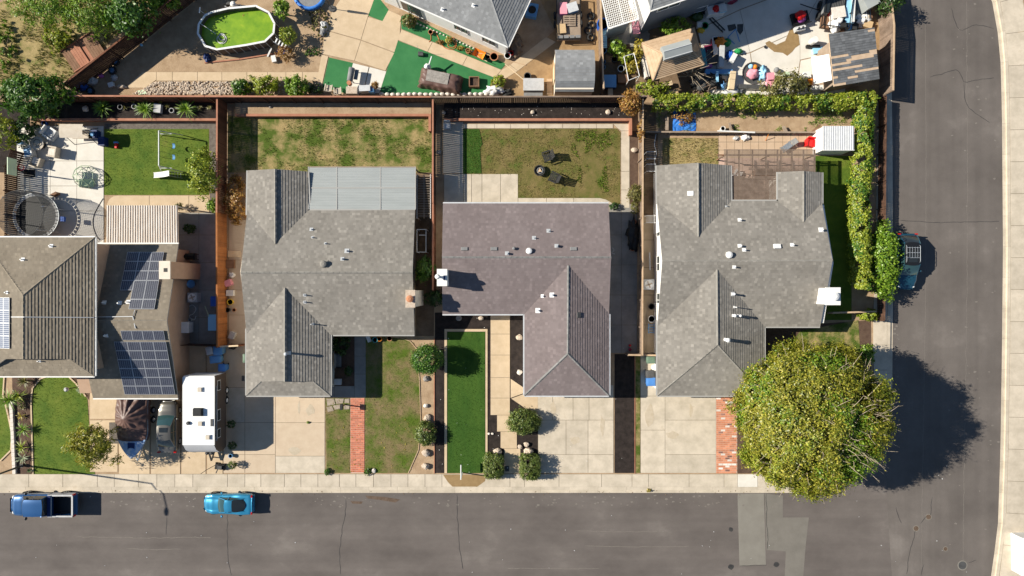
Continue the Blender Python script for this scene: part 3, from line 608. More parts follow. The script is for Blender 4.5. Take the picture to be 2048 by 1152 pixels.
for i in range(12):
    for j in range(9):
        p, q = P(1437.5 + i * 16, 268.5 + j * 16), P(1453 + i * 16, 284 + j * 16)
        (mb if q.y > 11.6 else mb2).box((p.x + q.x) / 2, (p.y + q.y) / 2, 0, q.x - p.x - .015, p.y - q.y - .015, .03)
        o = part(mb if q.y > 11.6 else mb2, 'paver', 'paver' if q.y > 11.6 else 'paver_pink', pv); mb.__init__(); mb2.__init__()
lawn('lawn', 'rough upper terrace of soil and weeds below the long hedge', R4(1312, 212, 1704, 264), 'dirt', 'leaf_bright', z=.06, dens=210, h=.15, thr=.1, wd=.07)
# -- back row lots
sheet('path', 'dark soil along the leaning brown fence of the pool yard', 'path', [(172, 182), (395, 0), (430, -40), (700, -40), (640, 143), (300, 143), (250, 182)], .006, 'dirt')
lawn('dry_meadow', 'dry weedy ground in the top left corner yard', [(-60, 20), (140, -30), (345, -30), (135, 160), (100, 170), (-60, 170)], 'dry_grass', 'blade_mix', dens=90, h=.25, thr=-.1, wd=.06)
paved('garden_path', 'long straight concrete path behind the river stones', [[(250, 176), (285, 144), (313, 144), (313, 160), (290, 176)]] + grid(313, 144, 646, 162, (345, 395, 444, 494, 535, 572, 605)), 'concrete_tan', z=.03)
paved('patio', 'large tan concrete patio between the green turf pieces', [[(664, 24), (700, -30), (752, -10), (736, 34), (722, 80), (651, 60)], [(736, 34), (765, 42), (777, 20), (803, 32), (800, 70), (789, 105), (722, 80)], [(651, 61), (722, 81), (709, 122), (643, 108)], [(722, 81), (789, 106), (771, 142), (709, 122)], [(643, 109), (657, 113), (644, 172), (634, 160)]], 'concrete_tan', z=.035)
paved('patio', 'white concrete pad under the smoker and grill', [[(706, 126), (738, 134), (726, 187), (692, 187)], [(739, 134), (773, 143), (759, 187), (727, 187)]], 'concrete_white', z=.04)
for pts, lb in (([(700, -20), (705, 19), (766, 43), (777, 20), (745, -20)], 'green turf piece at the top beside the blue pool'), ([(658, 115), (706, 126), (692, 187), (645, 174)], 'green turf piece left of the smoker'), ([(795, 81), (987, 155), (973, 189), (764, 187), (760, 178)], 'large green turf area with the covered table'), ([(803, 34), (803, 58), (1002, 139), (1012, 128), (812, 28)], 'green turf strip along the white wall with the orange hose')):
    sheet('artificial_turf', lb, 'turf', pts, .03, 'turf', .1)
paved('walkway', 'tan diagonal walkway along the white house', [[(803, 59), (865, 84), (855, 104), (795, 80)], [(865, 84), (935, 112), (925, 131), (855, 104)], [(935, 112), (1003, 140), (990, 156), (925, 131)], [(1003, 140), (1020, 130), (1036, 142), (1012, 157), (990, 156)], [(1020, 130), (1092, 74), (1112, 84), (1036, 142)]], 'concrete_tan', z=.03)
sheet('path', 'orange brown dirt around the grey roofed shed', 'path', [(1000, 160), (1110, 60), (1060, -40), (1203, -40), (1203, 192), (985, 192)], .008, 'dirt_orange')
paved('patio', 'big concrete yard with toys and a wet patch', [[(1395, 60), (1480, 20), (1500, 105), (1410, 130)], [(1480, 20), (1560, -10), (1640, -10), (1600, 60), (1500, 105)], [(1600, 60), (1640, -10), (1690, 100), (1600, 120)], [(1410, 131), (1500, 106), (1512, 190), (1420, 190)], [(1501, 106), (1600, 60), (1600, 120), (1590, 190), (1513, 190)], [(1601, 121), (1690, 101), (1690, 190), (1591, 190)], [(1380, -40), (1640, -40), (1560, -11), (1480, 19), (1395, 59)]], 'concrete_white', z=.03)
wp = [(1535, 94), (1530, 86), (1538, 82), (1552, 90), (1570, 82), (1578, 62), (1584, 56), (1592, 62), (1597, 72), (1599, 90), (1590, 96), (1584, 104), (1574, 112), (1565, 106), (1548, 104)]
sheet('wet_patch', 'brown wet patch on the concrete yard', 'puddle', wp, .041, 'wet', .004)
sheet('wet_patch', 'brown runoff stain across the sidewalk by the clipped bush', 'puddle', [(886, 949), (972, 949), (970, 962), (955, 973), (905, 973), (896, 964)], .036, 'wet', .004)
sheet('path', 'brown bare ground strip by the parked truck at the top right', 'path', [(1600, -40), (1775, -40), (1760, 30), (1760, 190), (1695, 190), (1660, 60)], .012, 'dirt_orange')
sheet('path', 'dark earth around the lattice shelter and tan gazebo', 'path', R4(1206, -40, 1420, 190), .004, 'dirt_dark')
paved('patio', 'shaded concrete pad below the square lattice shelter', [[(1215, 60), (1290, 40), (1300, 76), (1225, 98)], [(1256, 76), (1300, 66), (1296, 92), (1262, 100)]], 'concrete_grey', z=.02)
for pts in ([(1100, 20), (1010, 110)],): pass

# ---------------------------------------------------------------- raised beds with timber walls (fronts of the back fences)
def raised(label, x0, x1, yb, yf, h, soil, m='wood_red', returns=()):
    """bed between yb (back) and yf (front), top at h; front wall cap drawn at yf at height h"""
    a, b = P(x0, yf, h), P(x1, yf, h); yb_ = P(0, yb, 0).y
    t = thing('raised_bed', label, 'raised bed', ((a.x + b.x) / 2, a.y, 0))
    part(MB().box((a.x + b.x) / 2, (a.y + .06 + yb_) / 2, 0, b.x - a.x, yb_ - a.y - .06, h - .05), 'soil', soil, t)
    n = max(1, round((b.x - a.x) / 2.4))
    for i in range(n):
        s = (b.x - a.x) / n; part(MB().box(a.x + s * (i + .5), a.y, 0, s - .012, .05, h - .02), 'wall_board', m, t)
        part(MB().box(a.x + s * (i + .5), a.y + .04, h - .02, s - .008, .22, .045), 'cap_board', m, t)
    for (px0, py0, px1, py1) in returns:
        c, d = P(px0, py0, h), P(px1, py1, h); mb = MB().box((c.x + d.x) / 2, (c.y + d.y) / 2, 0, max(.2, abs(d.x - c.x)), max(.2, abs(d.y - c.y)), h + .02)
        part(mb, 'return_wall', m, t)
    return t
raised('long timber edged bed of palms behind the swing set lawn', 62, 432, 209, 240, .55, 'mulch')
raised('timber edged dry bed behind the patchy lawn', 470, 862, 209, 231, .55, 'dirt', returns=((857, 232, 862, 262),))
raised('timber edged black mulch bed behind the dry brown lawn', 888, 1264, 209, 240, .5, 'mulch', returns=((1259, 241, 1264, 270),))
# ---------------------------------------------------------------- fences
def fence(label, pts, h, m='fence_red', z0=0.0, post=2.4, cap=None, gap=.012, bw=.145, lean=0, hj=.02, name='board_fence'):
    Wp = [P(x, y) for x, y in pts]; c = sum(Wp, Vector()) / len(Wp); t = thing(name, label, 'fence', (c.x, c.y, z0)); bd = MB()
    for a, b in zip(Wp[:-1], Wp[1:]):
        d = (b - a); L = d.length; d.normalize(); nrm = Vector((-d.y, d.x, 0)); rz = math.atan2(d.y, d.x); k = int(L / (bw + gap))
        for i in range(k):
            p = a + d * ((i + .5) * L / k); hh = h + random.uniform(-hj, hj); bd.box(p.x + nrm.x * .035, p.y + nrm.y * .035, z0 + .03, L / k - gap, .02, hh, rz)
        for z in (.35, h - .25): part(MB().beam(a + Vector((0, 0, z0 + z)), b + Vector((0, 0, z0 + z)), .04, .09), 'rail', m, t)
        if cap: part(MB().beam(a + Vector((0, 0, z0 + h + .06)), b + Vector((0, 0, z0 + h + .06)), .14, .04), 'cap', cap, t)
        n = max(1, round(L / post))
        for i in range(n + 1):
            p = a + d * (L * i / n) - nrm * .05; part(MB().box(p.x, p.y, z0, .09, .09, h + .05, rz), 'post', m, t)
    part(bd, 'boards', m, t, kind='stuff'); return t
fence('tall red brown board fence between the swing set yard and the grey house', [(454, 208), (453, 430)], 1.8, 'fence_red', cap='wood_red')
fence('orange stained lower end of the board fence by the blue bins', [(453, 430), (454, 690)], 1.8, 'fence_orange', cap='fence_orange')
fence('dark board fence between the grey house and the dry lawn yard', [(871, 209), (871, 412)], 1.85, 'fence_dark', cap='wood_red', gap=.02)
fence('board fence beside the white chimney of the brown roofed house', [(871, 412), (871, 580)], 1.8, 'fence_red', cap='wood_red')
fence('weathered fence between the dry lawn yard and the corner house', [(1277, 209), (1276.5, 440)], 1.8, 'fence_grey', cap='wood_tan', gap=.02)
fence('front half of the fence along the corner house side yard', [(1276.5, 440), (1276, 706)], 1.8, 'fence_grey', cap='wood_tan')
fence('red back fence behind the palm bed', [(147, 207), (433, 208)], 2.15, 'fence_red', cap='wood_red')
fence('long brown back fence behind the patchy lawn', [(434, 208), (868, 209)], 2.15, 'fence_dark', cap='wood_red')
fence('long dark back fence behind the black mulch bed', [(869, 209), (1283, 208)], 2.15, 'fence_dark', cap='fence_grey', gap=.02, hj=.05)
fence('tall brown fence slanting past the green pool', [(160, 184), (290, 82), (393, 0), (440, -38)], 2.0, 'fence_dark', cap='fence_red')
fence('brown fence between the shed yard and the lattice shelter', [(1201, 190), (1196, 40), (1192, -40)], 1.8, 'fence_grey', cap='wood_tan')
fence('short brown gate fence left of the grey house', [(456, 690), (492, 688)], 1.5, 'fence_red', cap='wood_pale')
fence('short fence closing the solar house side yard', [(376, 688), (450, 690)], 1.6, 'fence_dark')
fence('short fence panel joining the fence to the white chimney', [(871, 580), (888, 580)], 1.5, 'fence_dark')
fence('short fence closing the corner house side yard above the bins', [(1250, 706), (1310, 707)], 1.5, 'fence_grey', cap='wood_tan')
fence('low timber retaining fence above the paver patio', [(1287, 267), (1632, 268)], .55, 'wood_grey', cap='wood_grey', z0=0)
fence('slatted wooden fence behind the basketball hoop', [(52, 308), (40, 340), (40, 480)], 1.7, 'fence_dark', gap=.03)
fence('dark fence along the hedge beside the side street', [(1756, 200), (1753, 640)], 1.2, 'fence_dark')
fence('pale top rail fence by the truck at the top right', [(1758, 195), (1760, 70), (1752, 0), (1746, -40)], 2.0, 'fence_grey', cap='wood_tan')
fence('low wall of timber below the corner house near the big tree', [(1655, 625), (1740, 622)], .9, 'wood_grey', cap='wood_tan')
# ================================================================ houses
def clip(poly, f):
    out = []; n = len(poly)
    for i in range(n):
        a, b = poly[i], poly[(i + 1) % n]; fa, fb = f(a), f(b)
        if fa >= 0: out.append(a)
        if (fa >= 0) != (fb >= 0):
            t = fa / (fa - fb); out.append((a[0] + (b[0] - a[0]) * t, a[1] + (b[1] - a[1]) * t))
    return out
class Face:
    """roof slope: eave line through two photo points at height ze, rising by pitch towards the polygon"""
    def __init__(s, e0, e1, ze, pitch, poly):
        s.E = P(*e0, ze); E1 = P(*e1, ze); e = (E1 - s.E); e.z = 0; s.e = e.normalized(); n = Vector((-s.e.y, s.e.x, 0))
        c = (sum(p[0] for p in poly) / len(poly), sum(p[1] for p in poly) / len(poly))
        if (P(*c, ze) - s.E).dot(n) < 0: n = -n
        s.n = n; s.ze = ze; s.p = pitch; s.a = pitch * n.x; s.b = pitch * n.y; s.c = ze - pitch * (s.E.x * n.x + s.E.y * n.y)
        s.w = [s.hit(*q) for q in poly]
    def hit(s, px, py, lift=0):
        X, Y = (px - 1024) / PPM, (576 - py) / PPM; g = s.a * X + s.b * Y; z = (g + s.c + lift) / (1 + g / CAMH)
        return Vector((X * (1 - z / CAMH), Y * (1 - z / CAMH), z))
    def st(s, v): d = v - s.E; return (d.dot(s.n), d.dot(s.e))
    def at(s, S, T, lift=0):
        x = s.E + s.n * S + s.e * T; N = Vector((-s.a, -s.b, 1)).normalized()
        return Vector((x.x, x.y, s.ze + s.p * S)) + N * lift
def shingles(mb, F, d=.23, wt=.34, lift=.032):
    P2 = [F.st(v) for v in F.w]; smin = min(p[0] for p in P2); smax = max(p[0] for p in P2); i = math.floor(smin / d - .01)
    while i * d < smax:
        s0, s1 = i * d, (i + 1) * d; q = clip(clip(P2, lambda p: p[0] - s0), lambda p: s1 - p[0]); i += 1
        if len(q) < 3: continue
        t0 = min(p[1] for p in q); t1 = max(p[1] for p in q); o = random.random() * wt; k = math.floor((t0 - o) / wt)
        while o + k * wt < t1:
            a, b = o + k * wt, o + (k + 1) * wt; k += 1
            c = clip(clip(q, lambda p: p[1] - a), lambda p: b - p[1])
            if len(c) < 3: continue
            lj = lift * random.uniform(.85, 1.15)
            pts = [F.at(S, T, .004 + (lj - .004) * (s1 - S) / d) for S, T in c]
            lo = [(S, T) for S, T in c if S - s0 < 1e-5]
            mb.poly(pts)
            if len(lo) >= 2:
                lo.sort(key=lambda p: p[1]); u, v = lo[0], lo[-1]
                n0 = len(mb.v) - len(pts)
                iu = min(range(len(c)), key=lambda j: abs(c[j][0] - u[0]) + abs(c[j][1] - u[1])); iv = min(range(len(c)), key=lambda j: abs(c[j][0] - v[0]) + abs(c[j][1] - v[1]))
                m0 = len(mb.v); mb.v += [tuple(F.at(u[0], u[1], 0)), tuple(F.at(v[0], v[1], 0))]
                mb.f.append((n0 + iu, m0, m0 + 1, n0 + iv)); mb.m.append(0)
def caps(mb, a, b, wd=.25, step=.24, lift=.05):
    a, b = Vector(a), Vector(b); L = (b - a).length; n = max(1, int(L / step)); d = (b - a) / n
    side = Vector((-(b - a).y, (b - a).x, 0)).normalized()
    for i in range(n):
        p, q = a + d * i, a + d * (i + 1.05); l0 = lift + .012 * (i % 2); dz = Vector((0, 0, -.09))
        mb.poly([p + Vector((0, 0, l0)), q + Vector((0, 0, l0 + .01)), q + side * wd / 2 + dz + Vector((0, 0, lift + .02)), p + side * wd / 2 + dz + Vector((0, 0, lift + .02))])
        mb.poly([p + Vector((0, 0, l0)), p - side * wd / 2 + dz + Vector((0, 0, lift + .02)), q - side * wd / 2 + dz + Vector((0, 0, lift + .02)), q + Vector((0, 0, l0 + .01))])
def roof(house, faces, m, capm, ridges, gut=(), gm='trim_white', d=.22, wt=.23, lift=.032):
    mb = MB(); deck = MB()
    for F in faces:
        shingles(mb, F, d, wt, lift)
        N = Vector((-F.a, -F.b, 1)).normalized(); top = [v - N * .004 for v in F.w]; bot = [v - N * .09 for v in F.w]; n = len(top)
        deck.add(top + bot, [tuple(range(n)), tuple(range(2 * n - 1, n - 1, -1))] + [(i, n + i, n + (i + 1) % n, (i + 1) % n) for i in range(n)])
    r = part(deck, 'roof', 'trim_grey', house); part(mb, 'shingles', m, r, kind='stuff')
    cb = MB()
    for f, a, b in ridges: caps(cb, faces[f].hit(*a), faces[f].hit(*b))
    if cb.v: part(cb, 'ridge_caps', capm, r, kind='stuff')
    for f, a, b in gut:
        p, q = faces[f].hit(*a), faces[f].hit(*b); o = -faces[f].n * .06
        g = MB().beam(p + o + Vector((0, 0, -.05)), q + o + Vector((0, 0, -.05)), .12, .11); e = (q - p).normalized()
        part(g, 'gutter', gm, r)
    return r
def walls(house, boxes, m):
    """boxes: (px0,py0,px1,py1,ze,pitch,axis) roof rectangle in the photo; a gable prism or box set in under it"""
    for (x0, y0, x1, y1, ze, pitch, ax, ov) in boxes:
        a, b = P(x0, y1, ze), P(x1, y0, ze); X0, Y0, X1, Y1 = a.x + ov, a.y + ov, b.x - ov, b.y - ov; mb = MB(); zt = ze + pitch * ov - .14
        if ax == 'x':
            ym = (Y0 + Y1) / 2; zr = zt + pitch * (Y1 - Y0) / 2; pr = [(Y0, 0), (Y1, 0), (Y1, zt), (ym, zr), (Y0, zt)]
            vs = [(X0, y, z) for y, z in pr] + [(X1, y, z) for y, z in pr]
        elif ax == 'y':
            xm = (X0 + X1) / 2; zr = zt + pitch * (X1 - X0) / 2; pr = [(X0, 0), (X1, 0), (X1, zt), (xm, zr), (X0, zt)]
            vs = [(x, Y0, z) for x, z in pr] + [(x, Y1, z) for x, z in pr]
        if ax in 'xy': mb.add(vs, [(4, 3, 2, 1, 0), (5, 6, 7, 8, 9)] + [(i, (i + 1) % 5, 5 + (i + 1) % 5, 5 + i) for i in range(5)])
        else: mb.box((X0 + X1) / 2, (Y0 + Y1) / 2, 0, X1 - X0, Y1 - Y0, zt)
        part(mb, 'wall', m, house)
def window(house, c, wd, ht, nrm, up=None, m='pane', fr='trim_white', bars=1):
    """window on a wall: centre c, facing nrm (horizontal)"""
    c = Vector(c); nrm = Vector(nrm).normalized(); t = Vector((-nrm.y, nrm.x, 0)); f = MB(); z = Vector((0, 0, 1))
    for s in (-1, 1):
        f.beam(c + t * s * wd / 2 - z * ht / 2, c + t * s * wd / 2 + z * ht / 2, .07, .07); f.beam(c + z * s * ht / 2 - t * wd / 2, c + z * s * ht / 2 + t * wd / 2, .07, .07)
    for i in range(bars): o = t * wd * ((i + 1) / (bars + 1) - .5); f.beam(c + o - z * ht / 2, c + o + z * ht / 2, .05, .06)
    fo = part(f, 'window', fr, house); q = c - nrm * .01
    part(MB().beam(q - t * wd / 2, q + t * wd / 2, .02, ht), 'pane', m, fo)
def pipe(house, F, px, py, r=.05, h=.35, base=.24, m='vent_metal', capr=None, bm=None, dome=False):
    g = F.hit(px, py); mb = MB(); N = Vector((-F.a, -F.b, 1)).normalized(); e = F.e
    b = MB(); w = e.cross(N).normalized(); bb = base / 2
    b.add([g + N * .045 + e * s * bb + w * q * bb for s, q in ((-1, -1), (1, -1), (1, 1), (-1, 1))] + [g - N * .02 + e * s * bb + w * q * bb for s, q in ((-1, -1), (1, -1), (1, 1), (-1, 1))], [(0, 1, 2, 3), (7, 6, 5, 4), (0, 4, 5, 1), (1, 5, 6, 2), (2, 6, 7, 3), (3, 7, 4, 0)])
    v = part(b, 'vent', bm or m, house)
    if dome: mb.lathe([(r * .8, g.z), (r * .8, g.z + h * .6), (r, g.z + h * .6), (r * .85, g.z + h * .85), (r * .4, g.z + h)], g.x, g.y, 16)
    else:
        mb.cyl(g.x, g.y, g.z, r, h, 12)
        if capr: mb.lathe([(capr, g.z + h - .02), (capr, g.z + h + .03), (capr * .4, g.z + h + .1)], g.x, g.y, 12)
    part(mb, 'vent_pipe', m, v, smooth=False)
def boxvent(house, F, px, py, wd=.45, dp=.4, h=.13, m='dark_grey'):
    g = F.hit(px, py); N = Vector((-F.a, -F.b, 1)).normalized(); e = F.e; w = e.cross(N).normalized(); vs = []
    for z, k in ((-.02, 1), (h, .85)):
        for s, q in ((-1, -1), (1, -1), (1, 1), (-1, 1)): vs.append(g + e * s * wd / 2 * k + w * q * dp / 2 * k + N * z)
    part(MB().add(vs, [(3, 2, 1, 0), (4, 5, 6, 7), (0, 1, 5, 4), (1, 2, 6, 5), (2, 3, 7, 6), (3, 0, 4, 7)]), 'roof_vent', m, house)
def chimney(house, x0, y0, x1, y1, ztop, m, cap=None, capm='terracotta', crown='trim_grey'):
    a, b = P(x0, y1, ztop), P(x1, y0, ztop); c = (a + b) / 2; sx, sy = b.x - a.x, b.y - a.y
    ch = part(MB().box(c.x, c.y, 0, sx, sy, ztop - .12), 'chimney', m, house)
    part(MB().box(c.x, c.y, ztop - .12, sx + .1, sy + .1, .12), 'crown', crown, ch)
    if cap: part(MB().lathe([(cap, ztop), (cap, ztop + .22), (cap * 1.25, ztop + .24), (cap * 1.2, ztop + .34), (cap * .5, ztop + .42)], c.x, c.y, 14), 'chimney_pot', capm, ch)
    return ch
def hthing(label, px, py): p = P(px, py); return thing('house', label, 'house', (p.x, p.y, 0))

# -- house with solar panels: two-storey hip block and one-storey garage wing
h1 = hthing('tan roofed two storey house with solar panels on its garage wing', 190, 620)
Z2 = 5.2
N_ = Face((0, 475), (190, 475), Z2, .32, [(-35, 475), (190, 475), (47, 590)])
E_ = Face((189.5, 475), (189.5, 752), Z2, .32, [(190, 475), (189, 752), (140, 718), (47, 718), (47, 590)])
W_ = Face((-35, 475), (-35, 752), Z2, .32, [(-35, 475), (47, 590), (47, 718), (12, 718), (-35, 752)])
S_ = Face((0, 752), (189, 752), Z2, .32, [(-35, 752), (189, 752), (140, 717), (12, 717)])
roof(h1, [N_, E_, W_, S_], 'shingle_tan', 'shingle_tan', [(0, (190, 475), (47, 590)), (0, (-35, 475), (47, 590)), (1, (47, 590), (47, 718)), (3, (189, 752), (140, 718))], [(0, (-35, 475), (190, 475)), (1, (189.5, 475), (189.5, 752)), (3, (-35, 752), (189, 752))], lift=.045)
walls(h1, [(-35, 475, 190, 752, Z2, 0, 'b', .45)], 'stucco_tan')
gN = Face((180, 488), (357, 488), 2.6, .3, [(176, 488), (357, 488), (334, 641), (160, 641)])
gS = Face((180, 796), (356, 796), 2.6, .3, [(160, 641), (334, 641), (356, 796), (186, 796), (176, 750)])
roof(h1, [gN, gS], 'shingle_tan', 'shingle_tan', [(0, (200, 641), (334, 641))], [(0, (195, 488), (357, 488)), (1, (186, 796), (356, 796))])
walls(h1, [(150, 488, 357, 796, 2.6, .3, 'x', .42)], 'stucco_tan')
def solar(house, F, px, py, cols, rows, pw, ph, m='solar', fm='solar_frame', skip=(), down=True, lbl=None):
    """panels laid out on the slope from the corner seen at px,py"""
    N = Vector((-F.a, -F.b, 1)).normalized(); e = F.e if F.e.x > 0 else -F.e; dn = N.cross(e)
    if abs(e.x) < .2: e = Vector((0, -1, 0)); dn = -N.cross(e)
    elif dn.y > 0: dn = -dn
    g = F.hit(px, py) + N * .16; cells = []
    for r in range(rows):
        for c in range(cols):
            if (c, r) in skip: continue
            o = g + e * (c * pw) + dn * (r * ph); f = MB(); q = MB()
            A = [o + e * .012 + dn * .012, o + e * (pw - .012) + dn * .012, o + e * (pw - .012) + dn * (ph - .012), o + e * .012 + dn * (ph - .012)]
            f.add([v - N * .05 for v in A] + A, [(0, 1, 2, 3), (4, 7, 6, 5), (0, 4, 5, 1), (1, 5, 6, 2), (2, 6, 7, 3), (3, 7, 4, 0)])
            pn = part(f, 'solar_panel', fm, house); nc = 6
            for k in range(nc):
                u0, u1 = .03 + (pw - .06) * k / nc + .008, .03 + (pw - .06) * (k + 1) / nc - .008
                q.poly([o + e * u0 + dn * .035 + N * .004, o + e * u0 + dn * (ph - .035) + N * .004, o + e * u1 + dn * (ph - .035) + N * .004, o + e * u1 + dn * .035 + N * .004])
            part(q, 'cells', m, pn)
solar(h1, gN, 257, 505, 3, 4, 1.05, .86); solar(h1, gN, 266.5, 580, 2, 2, 1.08, .86)
solar(h1, gS, 243, 660, 4, 1, .9, .86); solar(h1, gS, 230, 682, 4, 6, 1.09, .815)
solar(h1, W_, 23, 595, 4, 2, 1.03, .7, 'solar_light')
cdt = MB(); pts = [W_.hit(23, 634, .12), E_.hit(48, 634, .1), E_.hit(110, 634.5, .06), E_.hit(188, 635, .06)]; cdt.tube(pts, .035, 6)
cdt.tube([gN.hit(192, 634, .1), gN.hit(266, 633, .1), gN.hit(270, 620, .1)], .035, 6); cdt.tube([gN.hit(266, 634, .1), gS.hit(271, 657, .1)], .04, 6)
part(cdt, 'conduit', 'galv_light', h1)
for x, y in ((103, 492), (46, 519)): pipe(h1, N_, x, y, .05, .3, .3, 'white_metal')
pipe(h1, W_, 15, 585, .05, .3, .25, 'white_metal')
for x, y in ((209, 605), (240, 606), (257, 604)): pipe(h1, gN, x, y, .06, .35, .34, 'white_metal')
pipe(h1, gS, 213, 671, .09, .4, .3, 'white_metal', dome=True); pipe(h1, S_, 80, 722, .05, .3, .2, 'white_metal')
ch = chimney(h1, 319, 523, 339, 557, 4.95, 'stucco_tan', crown='stucco_cream'); cc = P(331, 540, 4.95); part(MB().box(cc.x, cc.y, 4.95, .3, .32, .02), 'flue', 'black', ch)
cbx = P(391, 525, 0); 
for k, (x, y) in enumerate(((362, 655), (362, 700))): pass
# -- grey L-shaped house
h2 = hthing('grey shingle house with front and rear wings and a red chimney pot', 650, 590)
ZE = 2.6; pt = .335
f = [Face((620, 421), (830, 421), ZE, .30, [(495, 422), (551, 487), (620, 421), (830, 420), (825, 545), (481.5, 545)]),
     Face((665, 669.5), (829, 669.5), ZE, .30, [(481.5, 545), (825, 545), (829, 669.5), (661, 669.5), (570, 575), (493, 668)]),
     Face((495, 341), (495, 430), ZE, pt, [(495.5, 341), (550.5, 338), (551, 487), (494.5, 422)]),
     Face((616, 344), (616, 421), ZE, pt, [(550.5, 338), (615, 343), (617, 421), (551, 487)]),
     Face((493, 657), (493, 791), ZE, pt, [(570, 575), (570, 763), (521.7, 763), (492.5, 791), (493, 668)]),
     Face((661, 663), (661, 791), ZE, pt, [(570, 575), (661, 669), (660.5, 791), (627.5, 763), (570, 763)]),
     Face((492.5, 791), (660.5, 791), ZE, pt, [(492.5, 791), (521.7, 763), (627.5, 763), (660.5, 791)])]
# split the concave main slopes into convex pieces on the same plane
def sub(F, polys):
    out = []
    for p in polys:
        g = Face.__new__(Face); g.__dict__.update(F.__dict__); g.w = [F.hit(*q) for q in p]; out.append(g)
    return out
A = sub(f[0], [[(494.5, 422), (551, 487), (551, 545), (481.5, 545)], [(551, 487), (617, 421), (617, 545), (551, 545)], [(617, 421), (830, 420), (825, 545), (617, 545)]])
B = sub(f[1], [[(481.5, 545), (570, 545), (570, 575), (493, 668)], [(570, 545), (661, 545), (661, 669), (570, 575)], [(661, 545), (825, 545), (829, 669.5), (661, 669.5)]])
F2 = A + B + f[2:]
roof(h2, F2, 'shingle_grey', 'cap_grey', [(0, (481.5, 545), (551, 545)), (1, (551, 545), (620, 545)), (2, (620, 545), (825, 545)), (6, (550.5, 338), (551, 487)), (8, (570, 576), (570, 763)), (10, (492.5, 791), (521.7, 763)), (10, (660.5, 791), (627.5, 763))], [(2, (620, 421), (830, 420)), (5, (666, 669.5), (829, 669.5)), (10, (492.5, 791), (660.5, 791)), (9, (661, 668), (660.5, 791)), (8, (493, 657), (493, 791)), (6, (495.5, 341), (494, 430)), (7, (615.5, 344), (619, 421))], 'trim_grey', lift=.029)
walls(h2, [(486, 421, 829, 669.5, ZE, .30, 'x', .42), (495.5, 340, 616, 480, ZE, pt, 'y', .42), (493, 600, 661, 791, ZE, pt, 'b', .42)], 'stucco_cream')
for x, y, r, h, b in ((623, 459, .06, .22, .3), (625, 475, .04, .3, .2), (651, 487, .045, .3, .2), (694, 502, .07, .35, .4), (685, 518, .08, .35, .32)): pipe(h2, F2[2], x, y, r, h, b)
pipe(h2, F2[2], 648, 528, .3, .38, .7, 'cap_grey', dome=True)
for x, y in ((610, 590), (610, 604)): pipe(h2, F2[4], x, y, .05, .4, .25)
pipe(h2, F2[9], 626, 648, .05, .55, .2); pipe(h2, F2[9], 578, 706, .1, .8, .3, 'galv_light', .14)
ch = chimney(h2, 812, 581, 829, 614, 5.0, 'stucco_cream', .24, 'terracotta', 'stone')
a = P(836, 597, 1.6); part(MB().box(a.x - .05, a.y, 0, .5, 1.25, 1.6), 'chimney_shoulder', 'stucco_grey_shaded', ch)
# -- brown roofed middle house
h3 = hthing('brown purple shingle house with hipped garage wing and white chimney', 1050, 580)
f = [Face((886, 407), (1217, 407), ZE, .30, [(886, 407), (1217, 407), (1222, 515), (884, 515)]), None,
     Face((1049, 625), (1049, 791), ZE, .345, [(1137, 530), (1136, 708), (1049, 791), (1049, 628)]),
     Face((1218, 617), (1218, 791), ZE, .345, [(1137, 530), (1218, 627), (1218, 791), (1136, 708)]),
     Face((1049, 791), (1218, 791), ZE, .345, [(1049, 791), (1136, 708), (1218, 791)])]
f[1] = Face((886, 628), (1048, 628), ZE, .30, [(884, 515), (1222, 515), (1218, 627), (1137, 530), (1049, 628), (885, 628)])
B = sub(f[1], [[(884, 515), (1049, 515), (1049, 628), (885, 628)], [(1049, 515), (1137, 515), (1137, 530), (1049, 628)], [(1137, 515), (1222, 515), (1218, 627), (1137, 530)]])
F3 = [f[0]] + B + f[2:]
roof(h3, F3, 'shingle_brown', 'cap_brown', [(0, (884, 515), (1222, 515)), (4, (1137, 531), (1136, 708)), (6, (1136, 708), (1049, 791)), (6, (1136, 708), (1218, 791))], [(0, (886, 407), (1217, 407)), (1, (885, 628), (1048, 628)), (4, (1049, 628), (1049, 791)), (5, (1218, 628), (1218, 791)), (6, (1049, 791), (1218, 791))], 'galv_light', lift=.03)
walls(h3, [(886, 407, 1217, 628, ZE, .30, 'x', .42), (1049, 560, 1218, 791, ZE, .345, 'b', .42)], 'stucco_white')
for x, y in ((929, 498), (988, 498), (1147, 498)): boxvent(h3, F3[0], x, y, .6, .32, .1, 'mid_grey')
for x, y, r, h in ((1097, 462, .045, .3), (1068, 476, .045, .3), (1113, 492, .11, .35), (1014, 507, .09, .35)): pipe(h3, F3[0], x, y, r, h, .34, 'vent_metal')
pipe(h3, F3[0], 1028, 497, .14, .3, .2, 'mid_grey', dome=True); pipe(h3, F3[0], 1058, 502, .27, .3, .3, 'white_metal', dome=True)
for x, y, r, h, b in ((1104, 590, .09, .4, .4), (1085, 592, .05, .28, .28), (1076, 621, .08, .38, .42)): pipe(h3, F3[4], x, y, r, h, b, 'galv_light')
boxvent(h3, F3[5], 1157, 630, .5, .35, .12, 'dark_grey')
ch = chimney(h3, 875, 539, 893, 571, 5.2, 'stucco_white', crown='trim_white'); a = P(890, 556, 5.2)
part(MB().box(a.x - .05, a.y, 5.2, .12, .35, .03), 'flue', 'navy', ch)
part(MB().lathe([(.1, 5.2), (.1, 5.5), (.2, 5.55), (.22, 5.75), (.12, 5.9)], a.x - .55, a.y + .1, 12), 'chimney_pot', 'white_metal', ch)
